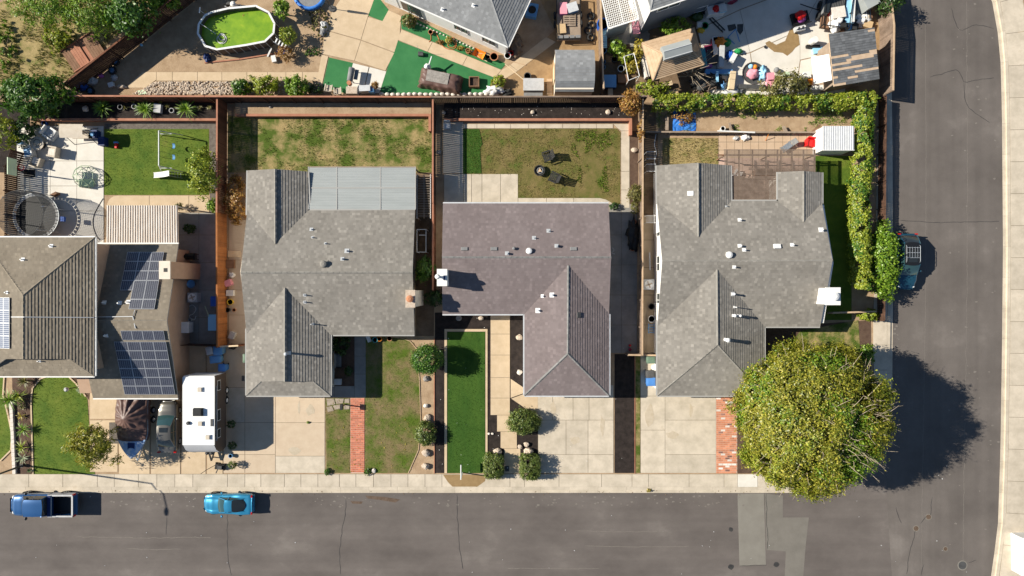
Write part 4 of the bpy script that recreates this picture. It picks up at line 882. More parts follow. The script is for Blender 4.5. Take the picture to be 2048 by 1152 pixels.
# -- corner house
h4 = hthing('large grey shingle corner house with white side wall', 1480, 560)
f = [Face((1462, 402), (1556, 402), ZE, .31, [(1315, 403), (1397, 473), (1462, 403), (1556, 402), (1607.5, 443), (1644, 407), (1665, 521), (1324.5, 522)]),
     Face((1530, 653), (1640, 653), ZE, .31, [(1324.5, 522), (1665, 521), (1640, 653), (1529, 653), (1434.5, 539), (1315, 652)]),
     Face((1313.5, 331), (1313.5, 409), ZE, .31, [(1313, 331), (1396.7, 325.5), (1397, 473), (1314, 403)]),
     Face((1461, 331), (1461, 403), ZE, .31, [(1396.7, 325.5), (1461, 331), (1462, 403), (1397, 473)]),
     Face((1556, 344), (1556, 402), ZE, .31, [(1556, 344), (1607.6, 342), (1607.5, 443), (1556, 402)]),
     Face((1644, 345), (1644, 407), ZE, .31, [(1607.6, 342), (1644, 345), (1644, 407), (1607.5, 443)]),
     Face((1315, 640), (1315, 791), ZE, .33, [(1434.5, 539), (1435.5, 690), (1315, 791), (1315, 652)]),
     Face((1528.5, 653), (1528.5, 791), ZE, .33, [(1434.5, 539), (1529, 652), (1528.5, 788), (1435.5, 690)]),
     Face((1315, 791), (1528, 791), ZE, .33, [(1315, 791), (1435.5, 690), (1528.5, 791)])]
A = sub(f[0], [[(1314, 403), (1397, 473), (1397, 522), (1324.5, 522)], [(1397, 473), (1462, 403), (1462, 522), (1397, 522)], [(1462, 402), (1556, 402), (1556, 522), (1462, 522)], [(1556, 402), (1607.5, 443), (1607.5, 521.5), (1556, 522)], [(1607.5, 443), (1644, 407), (1665, 521), (1607.5, 521.5)]])
B = sub(f[1], [[(1324.5, 522), (1434.5, 522), (1434.5, 539), (1315, 652)], [(1434.5, 522), (1529, 522), (1529, 653), (1434.5, 539)], [(1529, 522), (1665, 521), (1640, 653), (1529, 653)]])
F4 = A + B + f[2:]
roof(h4, F4, 'shingle_grey', 'cap_grey', [(0, (1324.5, 522), (1397, 522)), (2, (1397, 522), (1607, 522)), (4, (1607, 521.5), (1665, 521)), (8, (1396.7, 326), (1397, 473)), (10, (1607.6, 342), (1607.5, 443)), (12, (1434.5, 539), (1435.5, 690)), (14, (1435.5, 690), (1315, 791)), (14, (1435.5, 690), (1528, 791))], [(2, (1462, 402), (1556, 402)), (7, (1530, 653), (1640, 653)), (8, (1313.5, 331), (1315, 408)), (9, (1461, 331), (1462, 402)), (10, (1556, 344), (1556, 402)), (11, (1644, 345), (1644, 407)), (12, (1315, 640), (1315, 791)), (13, (1528.5, 653), (1528.5, 789)), (14, (1315, 791), (1528, 791))], 'trim_grey', lift=.029)
walls(h4, [(1316, 402, 1655, 653, ZE, .31, 'x', .3), (1314, 329, 1461, 470, ZE, .31, 'y', .3), (1556, 343, 1644, 440, ZE, .31, 'y', .3), (1315, 600, 1528.5, 791, ZE, .33, 'b', .3)], 'stucco_white')
wx = P(1316, 0, ZE).x + .3 - .012
for y, wd in ((345, .9), (385, .9), (460, 1.1), (527, 1.3), (600, 1.2), (655, 1.0)):
    window(h4, (wx, P(0, y, 1.5).y, 1.55), wd, 1.1, (-1, 0, 0))
for x, y, r, h in ((1479, 440, .07, .35), (1479, 492, .1, .35), (1488, 500, .06, .35), (1457, 511, .0, 0), (1584, 490, .06, .35)):
    if r: pipe(h4, F4[2] if x < 1556 else F4[3], x, y, r, h, .32, 'white_metal')
pipe(h4, F4[2], 1457, 510, .3, .35, .4, 'white_metal', dome=True); boxvent(h4, F4[2], 1554, 493, .62, .42, .16, 'white_metal'); boxvent(h4, F4[8], 1381, 387, .45, .55, .1, 'white_metal')
pipe(h4, F4[4], 1642, 460, .12, .4, .42, 'white_metal', dome=True); pipe(h4, F4[6], 1468, 534, .06, .35, .3, 'white_metal'); pipe(h4, F4[9], 1452, 413, .04, .25, .2)
for x, y, r, h, b in ((1465, 588, .08, .5, .35), (1468, 614, .04, .6, .2), (1466, 631, .11, .5, .25), (1476, 631, .09, .6, .22), (1450, 679, .15, .75, .25)): pipe(h4, F4[13], x, y, r, h, b, 'white_metal', r * 1.25)
ch = chimney(h4, 1653, 576, 1680, 609, 4.9, 'stucco_white', .28, 'white_metal', 'trim_white')
for hh, x0, x1, ov in ((h2, 520, 632, .42), (h3, 1075, 1195, .42), (h4, 1345, 1425, .3)):   # garage doors facing the street
    a, b = P(x0, 791, 1.1), P(x1, 791, 1.1); y = P(0, 791, ZE).y + ov - .02; gd = part(MB().box((a.x + b.x) / 2, y, .03, b.x - a.x, .06, 2.1), 'garage_door', 'trim_white', hh)
    for k in range(4): part(MB().box((a.x + b.x) / 2, y - .04, .08 + k * .52, b.x - a.x - .1, .03, .46), 'door_panel', 'stucco_white', gd)
# -- white house at the top (turned)
h5 = hthing('white house with grey roof turned at the top edge', 930, 0)
u = (211 / 230.6, 93 / 230.6); v = (43 / 102.5, -93 / 102.5)
def q5(a, b): return (1016 + u[0] * -a + v[0] * b, 93 - u[1] * a + v[1] * b)
S5 = Face(q5(0, 0), q5(260, 0), ZE, .36, [q5(0, 0), q5(290, 0), q5(290, 82), q5(78, 82)])
E5 = Face(q5(0, 0), q5(0, 170), ZE, .36, [q5(0, 0), q5(78, 82), q5(78, 100), q5(0, 182)])
N5 = Face(q5(0, 182), q5(260, 182), ZE, .36, [q5(0, 182), q5(78, 100), q5(290, 100), q5(290, 182)])
roof(h5, [S5, E5, N5], 'shingle_slate', 'shingle_slate', [(0, q5(0, 0), q5(78, 82))], [(0, q5(0, 0), q5(290, 0)), (1, q5(0, 0), q5(0, 182))], 'trim_white', lift=.029)
c5 = P(*q5(0, 0), ZE); du = (P(*q5(100, 0), ZE) - c5).normalized(); dv = (P(*q5(0, 100), ZE) - c5).normalized()
wl = [c5 + du * .3 + dv * .12, c5 + du * 12.3 + dv * .12, c5 + du * 12.3 + dv * 7.3, c5 + du * .3 + dv * 7.3]
part(MB().prism(wl, 0, ZE + .05), 'wall', 'stucco_white', h5)
wn = -dv
for a in (1.9, 4.6): window(h5, (*(c5 + du * a + dv * .105)[:2], 1.6), 1.3, 1.15, wn, m='pane')
window(h5, (*(c5 + du * 9.6 + dv * .105)[:2], 1.15), 2.4, 1.9, wn)
for x, y in ((885, 19), (947, 11)): pipe(h5, S5, x, y, .06, .3, .3, 'white_metal')
# -- blue grey house at the top
h6 = hthing('blue grey walled house at the top edge beside the lattice shelter', 1340, 0)
Z6 = 5.5; a = P(1302, 20, Z6); du = (P(1385, -8, Z6) - a).normalized(); dv = Vector((-du.y, du.x, 0))
S6 = Face((1302, 20), (1385, -8), Z6, .36, [(1302, 20), (1640, -94), (1590, -190), (1318, -60)]); W6 = Face((1302, 20), (1289, -20), Z6, .36, [(1302, 20), (1318, -60), (1300, -110), (1264, -95)])
roof(h6, [S6, W6], 'shingle_slate', 'shingle_slate', [(0, (1302, 20), (1318, -60))], [(0, (1302, 20), (1640, -94)), (1, (1302, 20), (1264, -95))], lift=.029)
part(MB().prism([a + du * .35 + dv * .3, a + du * 13 + dv * .3, a + du * 13 + dv * 6, a + du * .35 + dv * 6], 0, Z6 + .04), 'wall', 'stucco_grey_shaded', h6)
window(h6, (*(a + du * 2.0 + dv * .285)[:2], 4.4), 2.0, 1.1, -dv)
part(MB().beam(a + du * .335 + dv * .3 - Vector((0, 0, Z6 / 2)), a + du * .335 + dv * 6 - Vector((0, 0, Z6 / 2)), .03, Z6), 'side_wall', 'stucco_white', h6)

# ================================================================ sheds, awnings, pergolas
def corrug(mb, p0, p1, p2, p3, n, amp, mi=0, alt=False):
    """corrugated sheet p0-p1 across the ribs, p0-p3 along them"""
    p0, p1, p2, p3 = map(Vector, (p0, p1, p2, p3)); N = (p1 - p0).cross(p3 - p0).normalized()
    if N.z < 0: N = -N
    for i in range(n):
        a, b = i / n, (i + 1) / n; pr = [(a, 0), (a + .12 / n, amp), (a + .5 / n, amp), (a + .62 / n, 0), (b, 0)]
        for k in range(4):
            (u0, h0), (u1, h1_) = pr[k], pr[k + 1]
            mb.poly([p0.lerp(p1, u0) + N * h0, p0.lerp(p1, u1) + N * h1_, p3.lerp(p2, u1) + N * h1_, p3.lerp(p2, u0) + N * h0], (1 if k == 3 else 0) if alt else mi)
def posts(t, pts, h, m, s=.1):
    for (x, y) in pts: p = P(x, y, h); part(MB().box(p.x, p.y, 0, s, s, h), 'post', m, t)
p = P(285, 450); t = thing('awning', 'white and rust striped corrugated patio awning behind the solar house', 'awning', (p.x, p.y, 0)); mb = MB()
corrug(mb, P(214, 411, 2.3), P(356, 411, 2.3), P(357, 489, 2.55), P(213, 489, 2.55), 29, .05, alt=True); part(mb, 'roof_sheet', ['awning_white', 'awning_rust'], t)
part(MB().beam(P(214, 412, 2.24), P(356, 412, 2.24), .08, .1), 'beam', 'trim_white', t); posts(t, [(216, 413), (285, 413), (354, 413)], 2.2, 'trim_white')
p = P(725, 380); t = thing('patio_cover', 'flat grey metal patio roof behind the grey house', 'patio roof', (p.x, p.y, 0))
xs = [617, 674, 761, 831]
for i in range(3):
    for (ya, yb, za, zb) in ((335, 376, 2.35, 2.48), (376.5, 419, 2.48, 2.6)):
        mb = MB(); a, b, c, d = P(xs[i] + .5, ya, za), P(xs[i], yb, zb), P(xs[i + 1] - .8, yb, zb), P(xs[i + 1] - .8, ya, za)
        corrug(mb, a, b, c, d, 13, .018); mb.add([v - Vector((0, 0, .03)) for v in (a, b, c, d)], [(3, 2, 1, 0)]); part(mb, 'roof_panel', 'grey_panel', t)
for x in xs: part(MB().beam(P(x, 334, 2.33), P(x, 419, 2.6), .07, .09), 'rafter', 'trim_grey', t)
for y, z in ((334, 2.3), (376, 2.47)): part(MB().beam(P(616, y, z), P(832, y, z), .09, .1), 'beam', 'wood_grey' if y == 334 else 'trim_grey', t)
posts(t, [(619, 335), (690, 335), (761, 335), (829, 335)], 2.25, 'trim_grey')
# side lattice next to it
p = P(849, 390); t = thing('lattice_screen', 'white slatted side cover between the patio roof and the dark fence', 'screen', (p.x, p.y, 0))
for i in range(17): part(MB().beam(P(834, 352 + i * 5, 1.9), P(861, 352 + i * 5, 1.9), .05, .03), 'slat', 'wood_grey', t)
for x in (834, 848, 861): part(MB().beam(P(x, 349, 1.86), P(x, 437, 1.86), .05, .08), 'rail', 'trim_white' if x != 848 else 'wood_grey', t)
posts(t, [(835, 350), (860, 350), (835, 436), (860, 436)], 1.85, 'wood_grey', .08)
# pergola of the corner house
p = P(1535, 350); t = thing('pergola', 'brown slatted wooden pergola over the paver patio', 'pergola', (p.x, p.y, 0)); Zp = 2.35
for i in range(22):
    y = 299.5 + i * 2.35; part(MB().beam(P(1448 if i < 6 else 1437 if i < 8 else 1449, y, Zp + .1), P(1631, y, Zp + .1), .06, .04), 'slat', 'fence_grey', t)
for i in range(26):
    y = 352 + i * 1.95; part(MB().beam(P(1464, y, Zp + .1), P(1554, y, Zp + .1), .06, .04), 'slat', 'fence_grey', t)
for x in (1454, 1478, 1505, 1532, 1555, 1562, 1584, 1607, 1629): part(MB().beam(P(x, 299, Zp), P(x, 402 if x < 1553 and x > 1460 else 350, Zp), .08, .14), 'rafter', 'fence_grey', t)
for x0, x1, y in ((1435, 1631, 310), (1464, 1554, 359)): part(MB().beam(P(x0, y, Zp - .12), P(x1, y, Zp - .12), .09, .16), 'beam', 'wood_brown', t)
posts(t, [(1450, 310), (1540, 310), (1629, 310)], Zp - .2, 'wood_brown')
# sheds
def shed(label, x0, y0, x1, y1, zw, zr, roofm, wallm, side, name='garden_shed'):
    a, b = P(x0, y1, zw), P(x1, y0, zw); c = (a + b) / 2; t = thing(name, label, 'shed', (c.x, c.y, 0)); return t, a, b
t, a, b = shed('tan shed with rounded grey shingle roof in the dirt yard', 1110, 98, 1189, 180, 2.2, 0, 0, 0, 0)
part(MB().box((a.x + b.x) / 2, (a.y + b.y) / 2, 0, b.x - a.x - .1, b.y - a.y - .25, 2.0), 'wall', 'stucco_cream', t)
X0, X1, Y0, Y1 = a.x, b.x, a.y, b.y; ys = [(Y1, 2.0), (Y1 - (Y1 - Y0) * .12, 2.35), (Y1 - (Y1 - Y0) * .48, 2.62), (Y0 + (Y1 - Y0) * .2, 2.4), (Y0, 1.75)]; mb = MB(); dk = MB(); rr = random.Random(3)
for i in range(4):
    (ya, za), (yb, zb) = ys[i], ys[i + 1]; L = math.hypot(yb - ya, zb - za); n = max(2, int(L / .2))
    for j in range(n):
        f0, f1 = j / n, (j + 1) / n; x = X0 - rr.random() * .3
        while x < X1:
            xa, xb = max(x, X0), min(x + .3, X1); x += .3
            l0, l1 = (.02, .004) if i >= 2 else (.004, .02)
            mb.poly([(xa, ya + (yb - ya) * f0, za + (zb - za) * f0 + (.004 if i >= 2 else .022)), (xa, ya + (yb - ya) * f1, za + (zb - za) * f1 + (.022 if i >= 2 else .004)), (xb, ya + (yb - ya) * f1, za + (zb - za) * f1 + (.022 if i >= 2 else .004)), (xb, ya + (yb - ya) * f0, za + (zb - za) * f0 + (.004 if i >= 2 else .022))])
    dk.add([(X0, ya, za - .004), (X0, yb, zb - .004), (X1, yb, zb - .004), (X1, ya, za - .004), (X0, ya, za - .08), (X0, yb, zb - .08), (X1, yb, zb - .08), (X1, ya, za - .08)], [(0, 1, 2, 3), (7, 6, 5, 4), (0, 4, 5, 1), (2, 6, 7, 3), (0, 3, 7, 4), (1, 5, 6, 2)])
rf = part(dk, 'roof', 'wood_tan', t); part(mb, 'shingles', 'shingle_slate', rf, kind='stuff')
for sx in (X0 + .08, X1 - .08): part(MB().add([(sx - .03, y, z - .09) for y, z in ys] + [(sx - .03, ys[-1][0], 1.7), (sx - .03, ys[0][0], 1.7)], [tuple(range(7))]), 'gable', 'wood_tan', t)
cx = X0 - .02; part(MB().box(cx, (Y0 + Y1) / 2, .1, .05, 1.5, 1.75), 'door', 'wood_pale', t); part(MB().box(X0 - .35, Y0 + 1.0, 0, .5, 1.4, .12), 'ramp', 'wood_tan', t)
t, a, b = shed('white metal shed with grey ribbed roof beside the hedge', 1647, 252, 1708, 300, 2.0, 0, 0, 0, 0)
X0, X1, Y0, Y1 = a.x, b.x, a.y, b.y
part(MB().box((X0 + X1) / 2, (Y0 + Y1) / 2, 0, X1 - X0 - .06, Y1 - Y0 - .06, 1.93), 'wall', 'white_metal', t); mb = MB()
corrug(mb, (X0, Y1, 1.96), (X1, Y1, 2.0), (X1, Y0, 2.0), (X0, Y0, 1.96), 17, .03); part(mb, 'roof', 'galv_light', t)
part(MB().box(X0 + .01, (Y0 + Y1) / 2, .08, .05, 1.3, 1.7), 'door', 'white_metal', t); part(MB().beam((X0 - .02, Y0 - .02, 1.97), (X1 + .02, Y0 - .02, 1.99), .05, .09), 'fascia', 'trim_white', t); part(MB().beam((X0 - .02, Y0, 1.96), (X0 - .02, Y1, 1.96), .05, .09), 'fascia', 'trim_white', t)
# patched shingle lean-to at the top right
p = P(1708, 120); t = thing('lean_to_shed', 'shed with dark shingle roof missing strips of shingles', 'shed', (p.x, p.y, 0))
LF = Face((1668, 173), (1758, 158), 2.75, .12, [(1657, 68), (1749, 55), (1759, 158), (1668, 173)])
mb = MB(); deck = MB(); bare = MB(); full = MB(); shingles(full, LF, .21, .30, .03)
N = Vector((-LF.a, -LF.b, 1)).normalized(); deck.add([v for v in LF.w] + [v - N * .1 for v in LF.w], [(0, 1, 2, 3), (7, 6, 5, 4)] + [(i, 4 + i, 4 + (i + 1) % 4, (i + 1) % 4) for i in range(4)])
rf = part(deck, 'roof', 'bare_board', t)
# drop shingles where strips are torn off: ranges in (s,t) of the slope, keep the rest
P2 = [LF.st(v) for v in LF.w]; smax = max(q[0] for q in P2); tmin = min(q[1] for q in P2); tmax = max(q[1] for q in P2)
torn = [(.47, .53, .40, 1.0), (.43, .49, .30, .95), (.52, .565, .0, .35), (.535, .575, .8, 1.0), (.38, .43, .0, .42), (.27, .315, .0, .62), (.18, .225, .5, 1.0), (.145, .17, .0, .12), (.10, .13, .3, .52), (.03, .07, .15, .55), (.91, .945, .82, 1.0), (.0, .025, 0, .3)]
i0 = 0; keep = MB()
for fi, fc in enumerate(full.f):
    c = sum((Vector(full.v[k]) for k in fc), Vector()) / len(fc); s_, t_ = LF.st(c); s_ /= smax; t_ = (t_ - tmin) / (tmax - tmin)
    if LF.e.x < 0: t_ = 1 - t_
    if any(a <= s_ <= b and c_ <= t_ <= d for a, b, c_, d in torn): continue
    keep.poly([full.v[k] for k in fc])
part(keep, 'shingles', 'shingle_dark', rf, kind='stuff')
wl = [P(1664, 80, 2.7), P(1745, 68, 2.7), P(1752, 152, 2.7), P(1672, 166, 2.7)]; part(MB().prism(wl, 0, 2.7), 'wall', 'wood_grey', t)
cv = MB(); A0, A1, A2, A3 = P(1622, 114, 1.7), P(1658, 108, 2.68), P(1664, 160, 2.65), P(1628, 168, 1.65)
cv.surf(lambda u, v: A0.lerp(A1, u).lerp(A3.lerp(A2, u), v) - Vector((0, 0, .08 * math.sin(u * 3.14))), 8, 8)
canv = one(cv, 'canvas_awning', 'tarp_white', 'white canvas sheet stretched from the patched shed', 'awning', smooth=True)
# square lattice shelter
p = P(1240, 40); t = thing('lattice_shelter', 'shelter roofed with white square lattice at the top', 'shelter', (p.x, p.y, 0)); ZL = 2.4
a, b, c, d = P(1203, -6, ZL), P(1262, -26, ZL), P(1277, 38, ZL), P(1217, 57, ZL)
lat = lambda u, v: a.lerp(b, u).lerp(d.lerp(c, u), v)
for i in range(17): part(MB().beam(lat(i / 16, 0), lat(i / 16, 1), .045 if i % 8 else .1, .04), 'lattice_strip', 'trim_white', t)
for i in range(16): part(MB().beam(lat(0, i / 15) + Vector((0, 0, .03)), lat(1, i / 15) + Vector((0, 0, .03)), .045 if i % 15 else .13, .03), 'lattice_strip', 'trim_white', t)
for u, v in ((.02, .02), (.98, .02), (.98, .98), (.02, .98)): q = lat(u, v); part(MB().box(q.x, q.y, 0, .1, .1, ZL), 'post', 'trim_white', t)
q0, q1 = lat(.02, .98), lat(.7, .98); part(MB().prism([q0, q1, q1 + Vector((0, .05, 0)), q0 + Vector((0, .05, 0))], 0, 2.0), 'wall_panel', 'light_grey', t)
# tan gazebo
p = P(1346, 108); t = thing('gazebo', 'tan hipped slat gazebo with a glazed lantern on top', 'gazebo', (p.x, p.y, 0)); ZG = 2.35
cn = [P(1284, 86, ZG), P(1388, 56, ZG), P(1408, 129, ZG), P(1306, 160, ZG)]; ce = sum(cn, Vector()) / 4; dx = (cn[1] - cn[0]).normalized(); dy = (cn[0] - cn[3]).normalized(); r0, r1 = ce - dx * 1.15 + Vector((0, 0, .75)), ce + dx * 1.15 + Vector((0, 0, .75))
def gface(c0, c1, t0, t1, n, m, g, across=True):
    for i in range(n):
        f0, f1 = i / n, (i + 1 - g) / n
        if across: q = [c0.lerp(t0, f0), c1.lerp(t1, f0), c1.lerp(t1, f1), c0.lerp(t0, f1)]
        else: q = [c0.lerp(c1, f0), c0.lerp(c1, f1), t0.lerp(t1, f1), t0.lerp(t1, f0)]
        part(MB().add([v + Vector((0, 0, .02)) for v in q] + [v - Vector((0, 0, .02)) for v in q], [(0, 1, 2, 3), (7, 6, 5, 4), (0, 4, 5, 1), (1, 5, 6, 2), (2, 6, 7, 3), (3, 7, 4, 0)]), 'roof_slat', m, t)
gface(cn[0], cn[1], r0, r1, 6, 'wood_tan', .04); gface(cn[3], cn[0], r0, r0 + dy * .02, 5, 'wood_tan', .04); gface(cn[2], cn[3], r1, r0, 13, 'wood_tan', .4); gface(cn[1], cn[2], r1, r1 - dy * .02, 13, 'wood_tan', .4)
for c_, r_ in ((cn[0], r0), (cn[1], r1), (cn[2], r1), (cn[3], r0)): part(MB().beam(c_ + Vector((0, 0, .05)), r_ + Vector((0, 0, .05)), .1, .08), 'hip_rafter', 'wood_tan', t); q = c_ + (ce - c_) * .06; part(MB().box(q.x, q.y, 0, .12, .12, ZG), 'post', 'wood_brown', t)
for i in range(4): part(MB().beam(cn[i] - Vector((0, 0, .05)), cn[(i + 1) % 4] - Vector((0, 0, .05)), .08, .14), 'beam', 'wood_tan', t)
ln = MB(); L0, L1 = ce - dx * 1.2, ce + dx * 1.25
ridge = Vector((0, 0, 1.35)); ev = Vector((0, 0, 1.05)); bs = Vector((0, 0, .55)); hw = dy * .55
ln.add([L0 - hw + bs, L1 - hw + bs, L1 + hw + bs, L0 + hw + bs, L0 - hw + ev, L1 - hw + ev, L1 + hw + ev, L0 + hw + ev, L0 + ridge, L1 + ridge], [(0, 1, 5, 4), (2, 3, 7, 6), (4, 5, 9, 8), (6, 7, 8, 9), (1, 2, 6, 9, 5), (3, 0, 4, 8, 7)]); lt = part(ln, 'lantern', 'grey_panel', t)
part(MB().beam(L0 - hw + ev, L1 - hw + ev, .06, .06).beam(L0 + ridge, L1 + ridge, .05, .05), 'lantern_frame', 'galv_light', lt)
# ================================================================ vegetation
# big tree at the corner
p = P(1622, 838, 5.6); bt = thing('large_tree', 'huge round yellow green tree shading the street corner', 'tree', (p.x, p.y, 0))
C_, N_c = crown_pts(230000, 1700, (5.8, 5.8, 4.2), .24, .20, -.75, .72); k = C_.shape[0]; C_[:, 2] += 5.6
keep = np.array([noise.noise(Vector(c * .55)) + .6 * noise.noise(Vector(c * 1.3)) > -.34 for c in C_]); C_, N_c = C_[keep], N_c[keep]
tone = np.array([noise.noise(Vector(c * .30 + np.array([9., 4., 2.]))) + .25 * random.uniform(-1, 1) for c in C_])
for sel, m, nm in ((tone < -.34, 'leaf_bright', 'crown'), ((tone >= -.34) & (tone < .42), 'leaf_tree', 'crown'), (tone >= .42, 'leaf_hedge', 'crown')):
    o = bpy.data.objects.new(nm, quads(nm, C_[sel], N_c[sel], .19, m, .5)); COL.objects.link(o); o.parent = bt
mb = MB(); mb.tube([(0, 0, -.05), (.1, 0, 1.6), (.05, .1, 3.2)], .42, 10, r2=.3); tw = MB()
for i in range(14):
    a = i * 2.4; e = random.uniform(.15, 1.2); d = Vector((math.cos(a) * math.cos(e) * 5.0, math.sin(a) * math.cos(e) * 5.0, math.sin(e) * 4.0)); s0 = Vector((0, 0, random.uniform(2.4, 3.3)))
    m1 = s0 + (Vector((0, 0, 5.6)) + d - s0) * .5 + Vector((random.uniform(-.5, .5), random.uniform(-.5, .5), -.3)); mb.tube([s0, m1, Vector((0, 0, 5.8)) + d], .16, 6, r2=.03)
for i in range(300):
    a = random.uniform(0, 6.283); e = random.uniform(.05, 1.45); bx = random.random() < .15
    if bx: a = random.gauss(.35, .5); e = random.uniform(.3, .9)
    d = Vector((math.cos(a) * math.cos(e), math.sin(a) * math.cos(e), math.sin(e))); R = Vector((6.1, 6.1, 4.35))
    q0 = Vector((d.x * R.x, d.y * R.y, d.z * R.z)) * .86 + Vector((0, 0, 5.6)); q1 = Vector((d.x * R.x, d.y * R.y, d.z * R.z)) * random.uniform(.97, 1.05) + Vector((random.uniform(-.9, .9), random.uniform(-.9, .9), 5.6 + random.uniform(-.3, .3))); tw.tube([q0, (q0 + q1) / 2 + Vector((random.uniform(-.15, .15), random.uniform(-.15, .15), .05)), q1], .028, 4, r2=.008)
part(mb, 'trunk', 'bark', bt, local=True); part(tw, 'twigs', 'twig', bt, local=True, kind='stuff')

def hedge(label, segs, wd, ht, n, m, leaf=.18, z0=0):
    """hedge along photo points (crown axis on the ground)"""
    pts = [P(x, y) for x, y in segs]; c = sum(pts, Vector()) / len(pts); t = thing('hedge', label, 'hedge', (c.x, c.y, z0)); L = [(b - a).length for a, b in zip(pts, pts[1:])]; tot = sum(L); Cs = []; Ns = []
    for (a, b), l in zip(zip(pts, pts[1:]), L):
        k = int(n * l / tot); cl = int(k / 22) + 1; d = (b - a).normalized(); nr = Vector((-d.y, d.x, 0))
        s = rng.uniform(0, l, cl); ang = rng.uniform(-.35, math.pi + .35, cl); bul = np.array([1 + .28 * noise.noise(Vector((x * .9, l, y * .8))) for x, y in zip(s, ang)]); rad = bul * rng.uniform(.8, 1.05, cl)
        u = np.cos(ang) * wd / 2 * rad; v = ht * .55 + np.sin(ang) * ht * .45 * rad
        idx = rng.integers(0, cl, k); off = rng.normal(size=(k, 3)) * .10
        ctr = np.array(a)[None] + np.array(d)[None] * s[idx][:, None] + np.array(nr)[None] * u[idx][:, None]; ctr[:, 2] += v[idx]; Cs.append(ctr + off)
        nn = np.array(nr)[None] * np.cos(ang[idx])[:, None] + np.array((0, 0, 1.))[None] * np.sin(ang[idx])[:, None] + rng.normal(size=(k, 3)) * .5; Ns.append(nn / np.linalg.norm(nn, axis=1)[:, None])
    C = np.concatenate(Cs); N = np.concatenate(Ns); C[:, 2] = np.maximum(C[:, 2], .05)
    tn = np.array([noise.noise(Vector(q * .7)) + .3 * random.uniform(-1, 1) for q in C]); kp = np.array([noise.noise(Vector(q * 1.2 + np.array([5., 1., 7.]))) > -.33 for q in C])
    for sel, mm in ((tn < .22, m), (tn >= .22, 'leaf_green' if m == 'leaf_hedge' else m)):
        o = bpy.data.objects.new('foliage', quads('foliage', (C - np.array((c.x, c.y, 0)))[sel & kp], N[sel & kp], leaf, mm, .62)); COL.objects.link(o); o.parent = t
    mb = MB()
    for a, b in zip(pts, pts[1:]):
        for i in range(int((b - a).length / .9) + 1):
            q = a + (b - a).normalized() * i * .9; mb.tube([(q.x, q.y, -.03), (q.x + .03, q.y, ht * .35), (q.x, q.y + .05, ht * .75)], .04, 5, r2=.015)
    part(mb, 'stems', 'bark', t, kind='stuff'); return t
hedge('long yellow green hedge along the back of the corner lot', [(1300, 213), (1420, 211), (1560, 212), (1660, 213)], 1.25, 1.8, 16000, 'leaf_hedge')
hedge('right end of the back hedge meeting the street hedge', [(1660, 213), (1728, 209)], 1.4, 1.9, 5200, 'leaf_hedge')
hedge('tall yellow green hedge along the side street', [(1710, 200), (1707, 330), (1701, 400), (1703, 480), (1707, 578)], 1.5, 2.1, 26000, 'leaf_hedge')
plant('shrub', 'dense green shrub overhanging the sidewalk beside the blue SUV', 'shrub', 1768, 520, (.85, 3.3, 1.1), 6500, .22, 'leaf_bright', zc=1.2, clumps=260, spread=.18)
plant('shrub', 'small yellowish shrub at the foot of the street hedge', 'shrub', 1738, 630, (.75, .45, .5), 900, .2, 'leaf_hedge')
plant('shrub', 'small bright green bush between the big tree and the sidewalk', 'shrub', 1733, 708, (.6, .8, .6), 800, .22, 'leaf_bright')
plant('shrub', 'orange tinged bush poking through the hedge by the toys', 'bush', 1572, 172, (1.7, 1.1, 1.3), 2600, .2, 'leaf_olive', zc=1.5, lump=.5)
plant('shrub', 'rust coloured bush hanging over the corner of the fences', 'bush', 1262, 207, (.85, .95, .8), 1300, .2, 'leaf_rust', zc=2.0, lump=.5)
plant('shrub', 'yellow green vine left of the tan gazebo posts', 'bush', 1305, 177, (1.4, .6, .6), 1300, .2, 'leaf_hedge', zc=1.2, lump=.5)
plant('shrub', 'lush green plant above the tan gazebo', 'bush', 1350, 55, (1.3, .7, .7), 900, .3, 'leaf_bright', zc=1.3, aspect=.3)
plant('shrub', 'bright leafy bush left of the white frame', 'bush', 1233, 95, (.6, .7, .6), 500, .28, 'leaf_bright', zc=.9)
plant('shrub', 'green and yellow bush below the leafy one by the white frame', 'bush', 1250, 112, (.7, .55, .5), 500, .26, 'leaf_hedge', zc=.7)
plant('shrub', 'yellow bush inside the white frame', 'bush', 1265, 132, (.5, .6, .5), 380, .26, 'leaf_yellow', zc=.6)
plant('shrub', 'yellow green bush beside the gazebo wall', 'bush', 1278, 98, (.45, .9, .6), 500, .24, 'leaf_yellow', zc=.8)
# front garden of the middle houses
plant('round_tree', 'clipped round green tree beside the mulch strip', 'tree', 854, 718, (1.22, 1.15, .95), 9000, .14, 'leaf_green', zc=1.75, clumps=240, lump=.10, shell=.85, trunk=.09)
plant('bush', 'dark round bush half in the soil bed with stones', 'bush', 851, 867, (.78, 1.05, .65), 4500, .14, 'leaf_trim', clumps=120, lump=.15, shell=.8)
plant('bush', 'rounded bush beside the stepping path', 'bush', 1047, 843, (1.35, 1.0, .75), 7000, .14, 'leaf_trim', clumps=200, lump=.22, shell=.8)
plant('clipped_bush', 'clipped square bush left of the path entrance', 'bush', 987, 931, (.78, 1.0, .6), 6500, .13, 'leaf_trim', clumps=200, lump=.06, shell=.86, boxy=.75)
plant('clipped_bush', 'clipped square bush right of the path entrance casting shadow on the drive', 'bush', 1060, 933, (.78, 1.02, .65), 6500, .13, 'leaf_trim', clumps=200, lump=.06, shell=.86, boxy=.75)
plant('bush', 'small round olive bush beside the dry yard fence', 'bush', 1272, 388, (.7, .7, .6), 1500, .14, 'leaf_olive', zc=.8, clumps=80)
plant('vine', 'thin climbing vine on the dry yard fence', 'vine', 1282, 262, (.3, .9, .4), 420, .18, 'leaf_rust', zc=1.6)
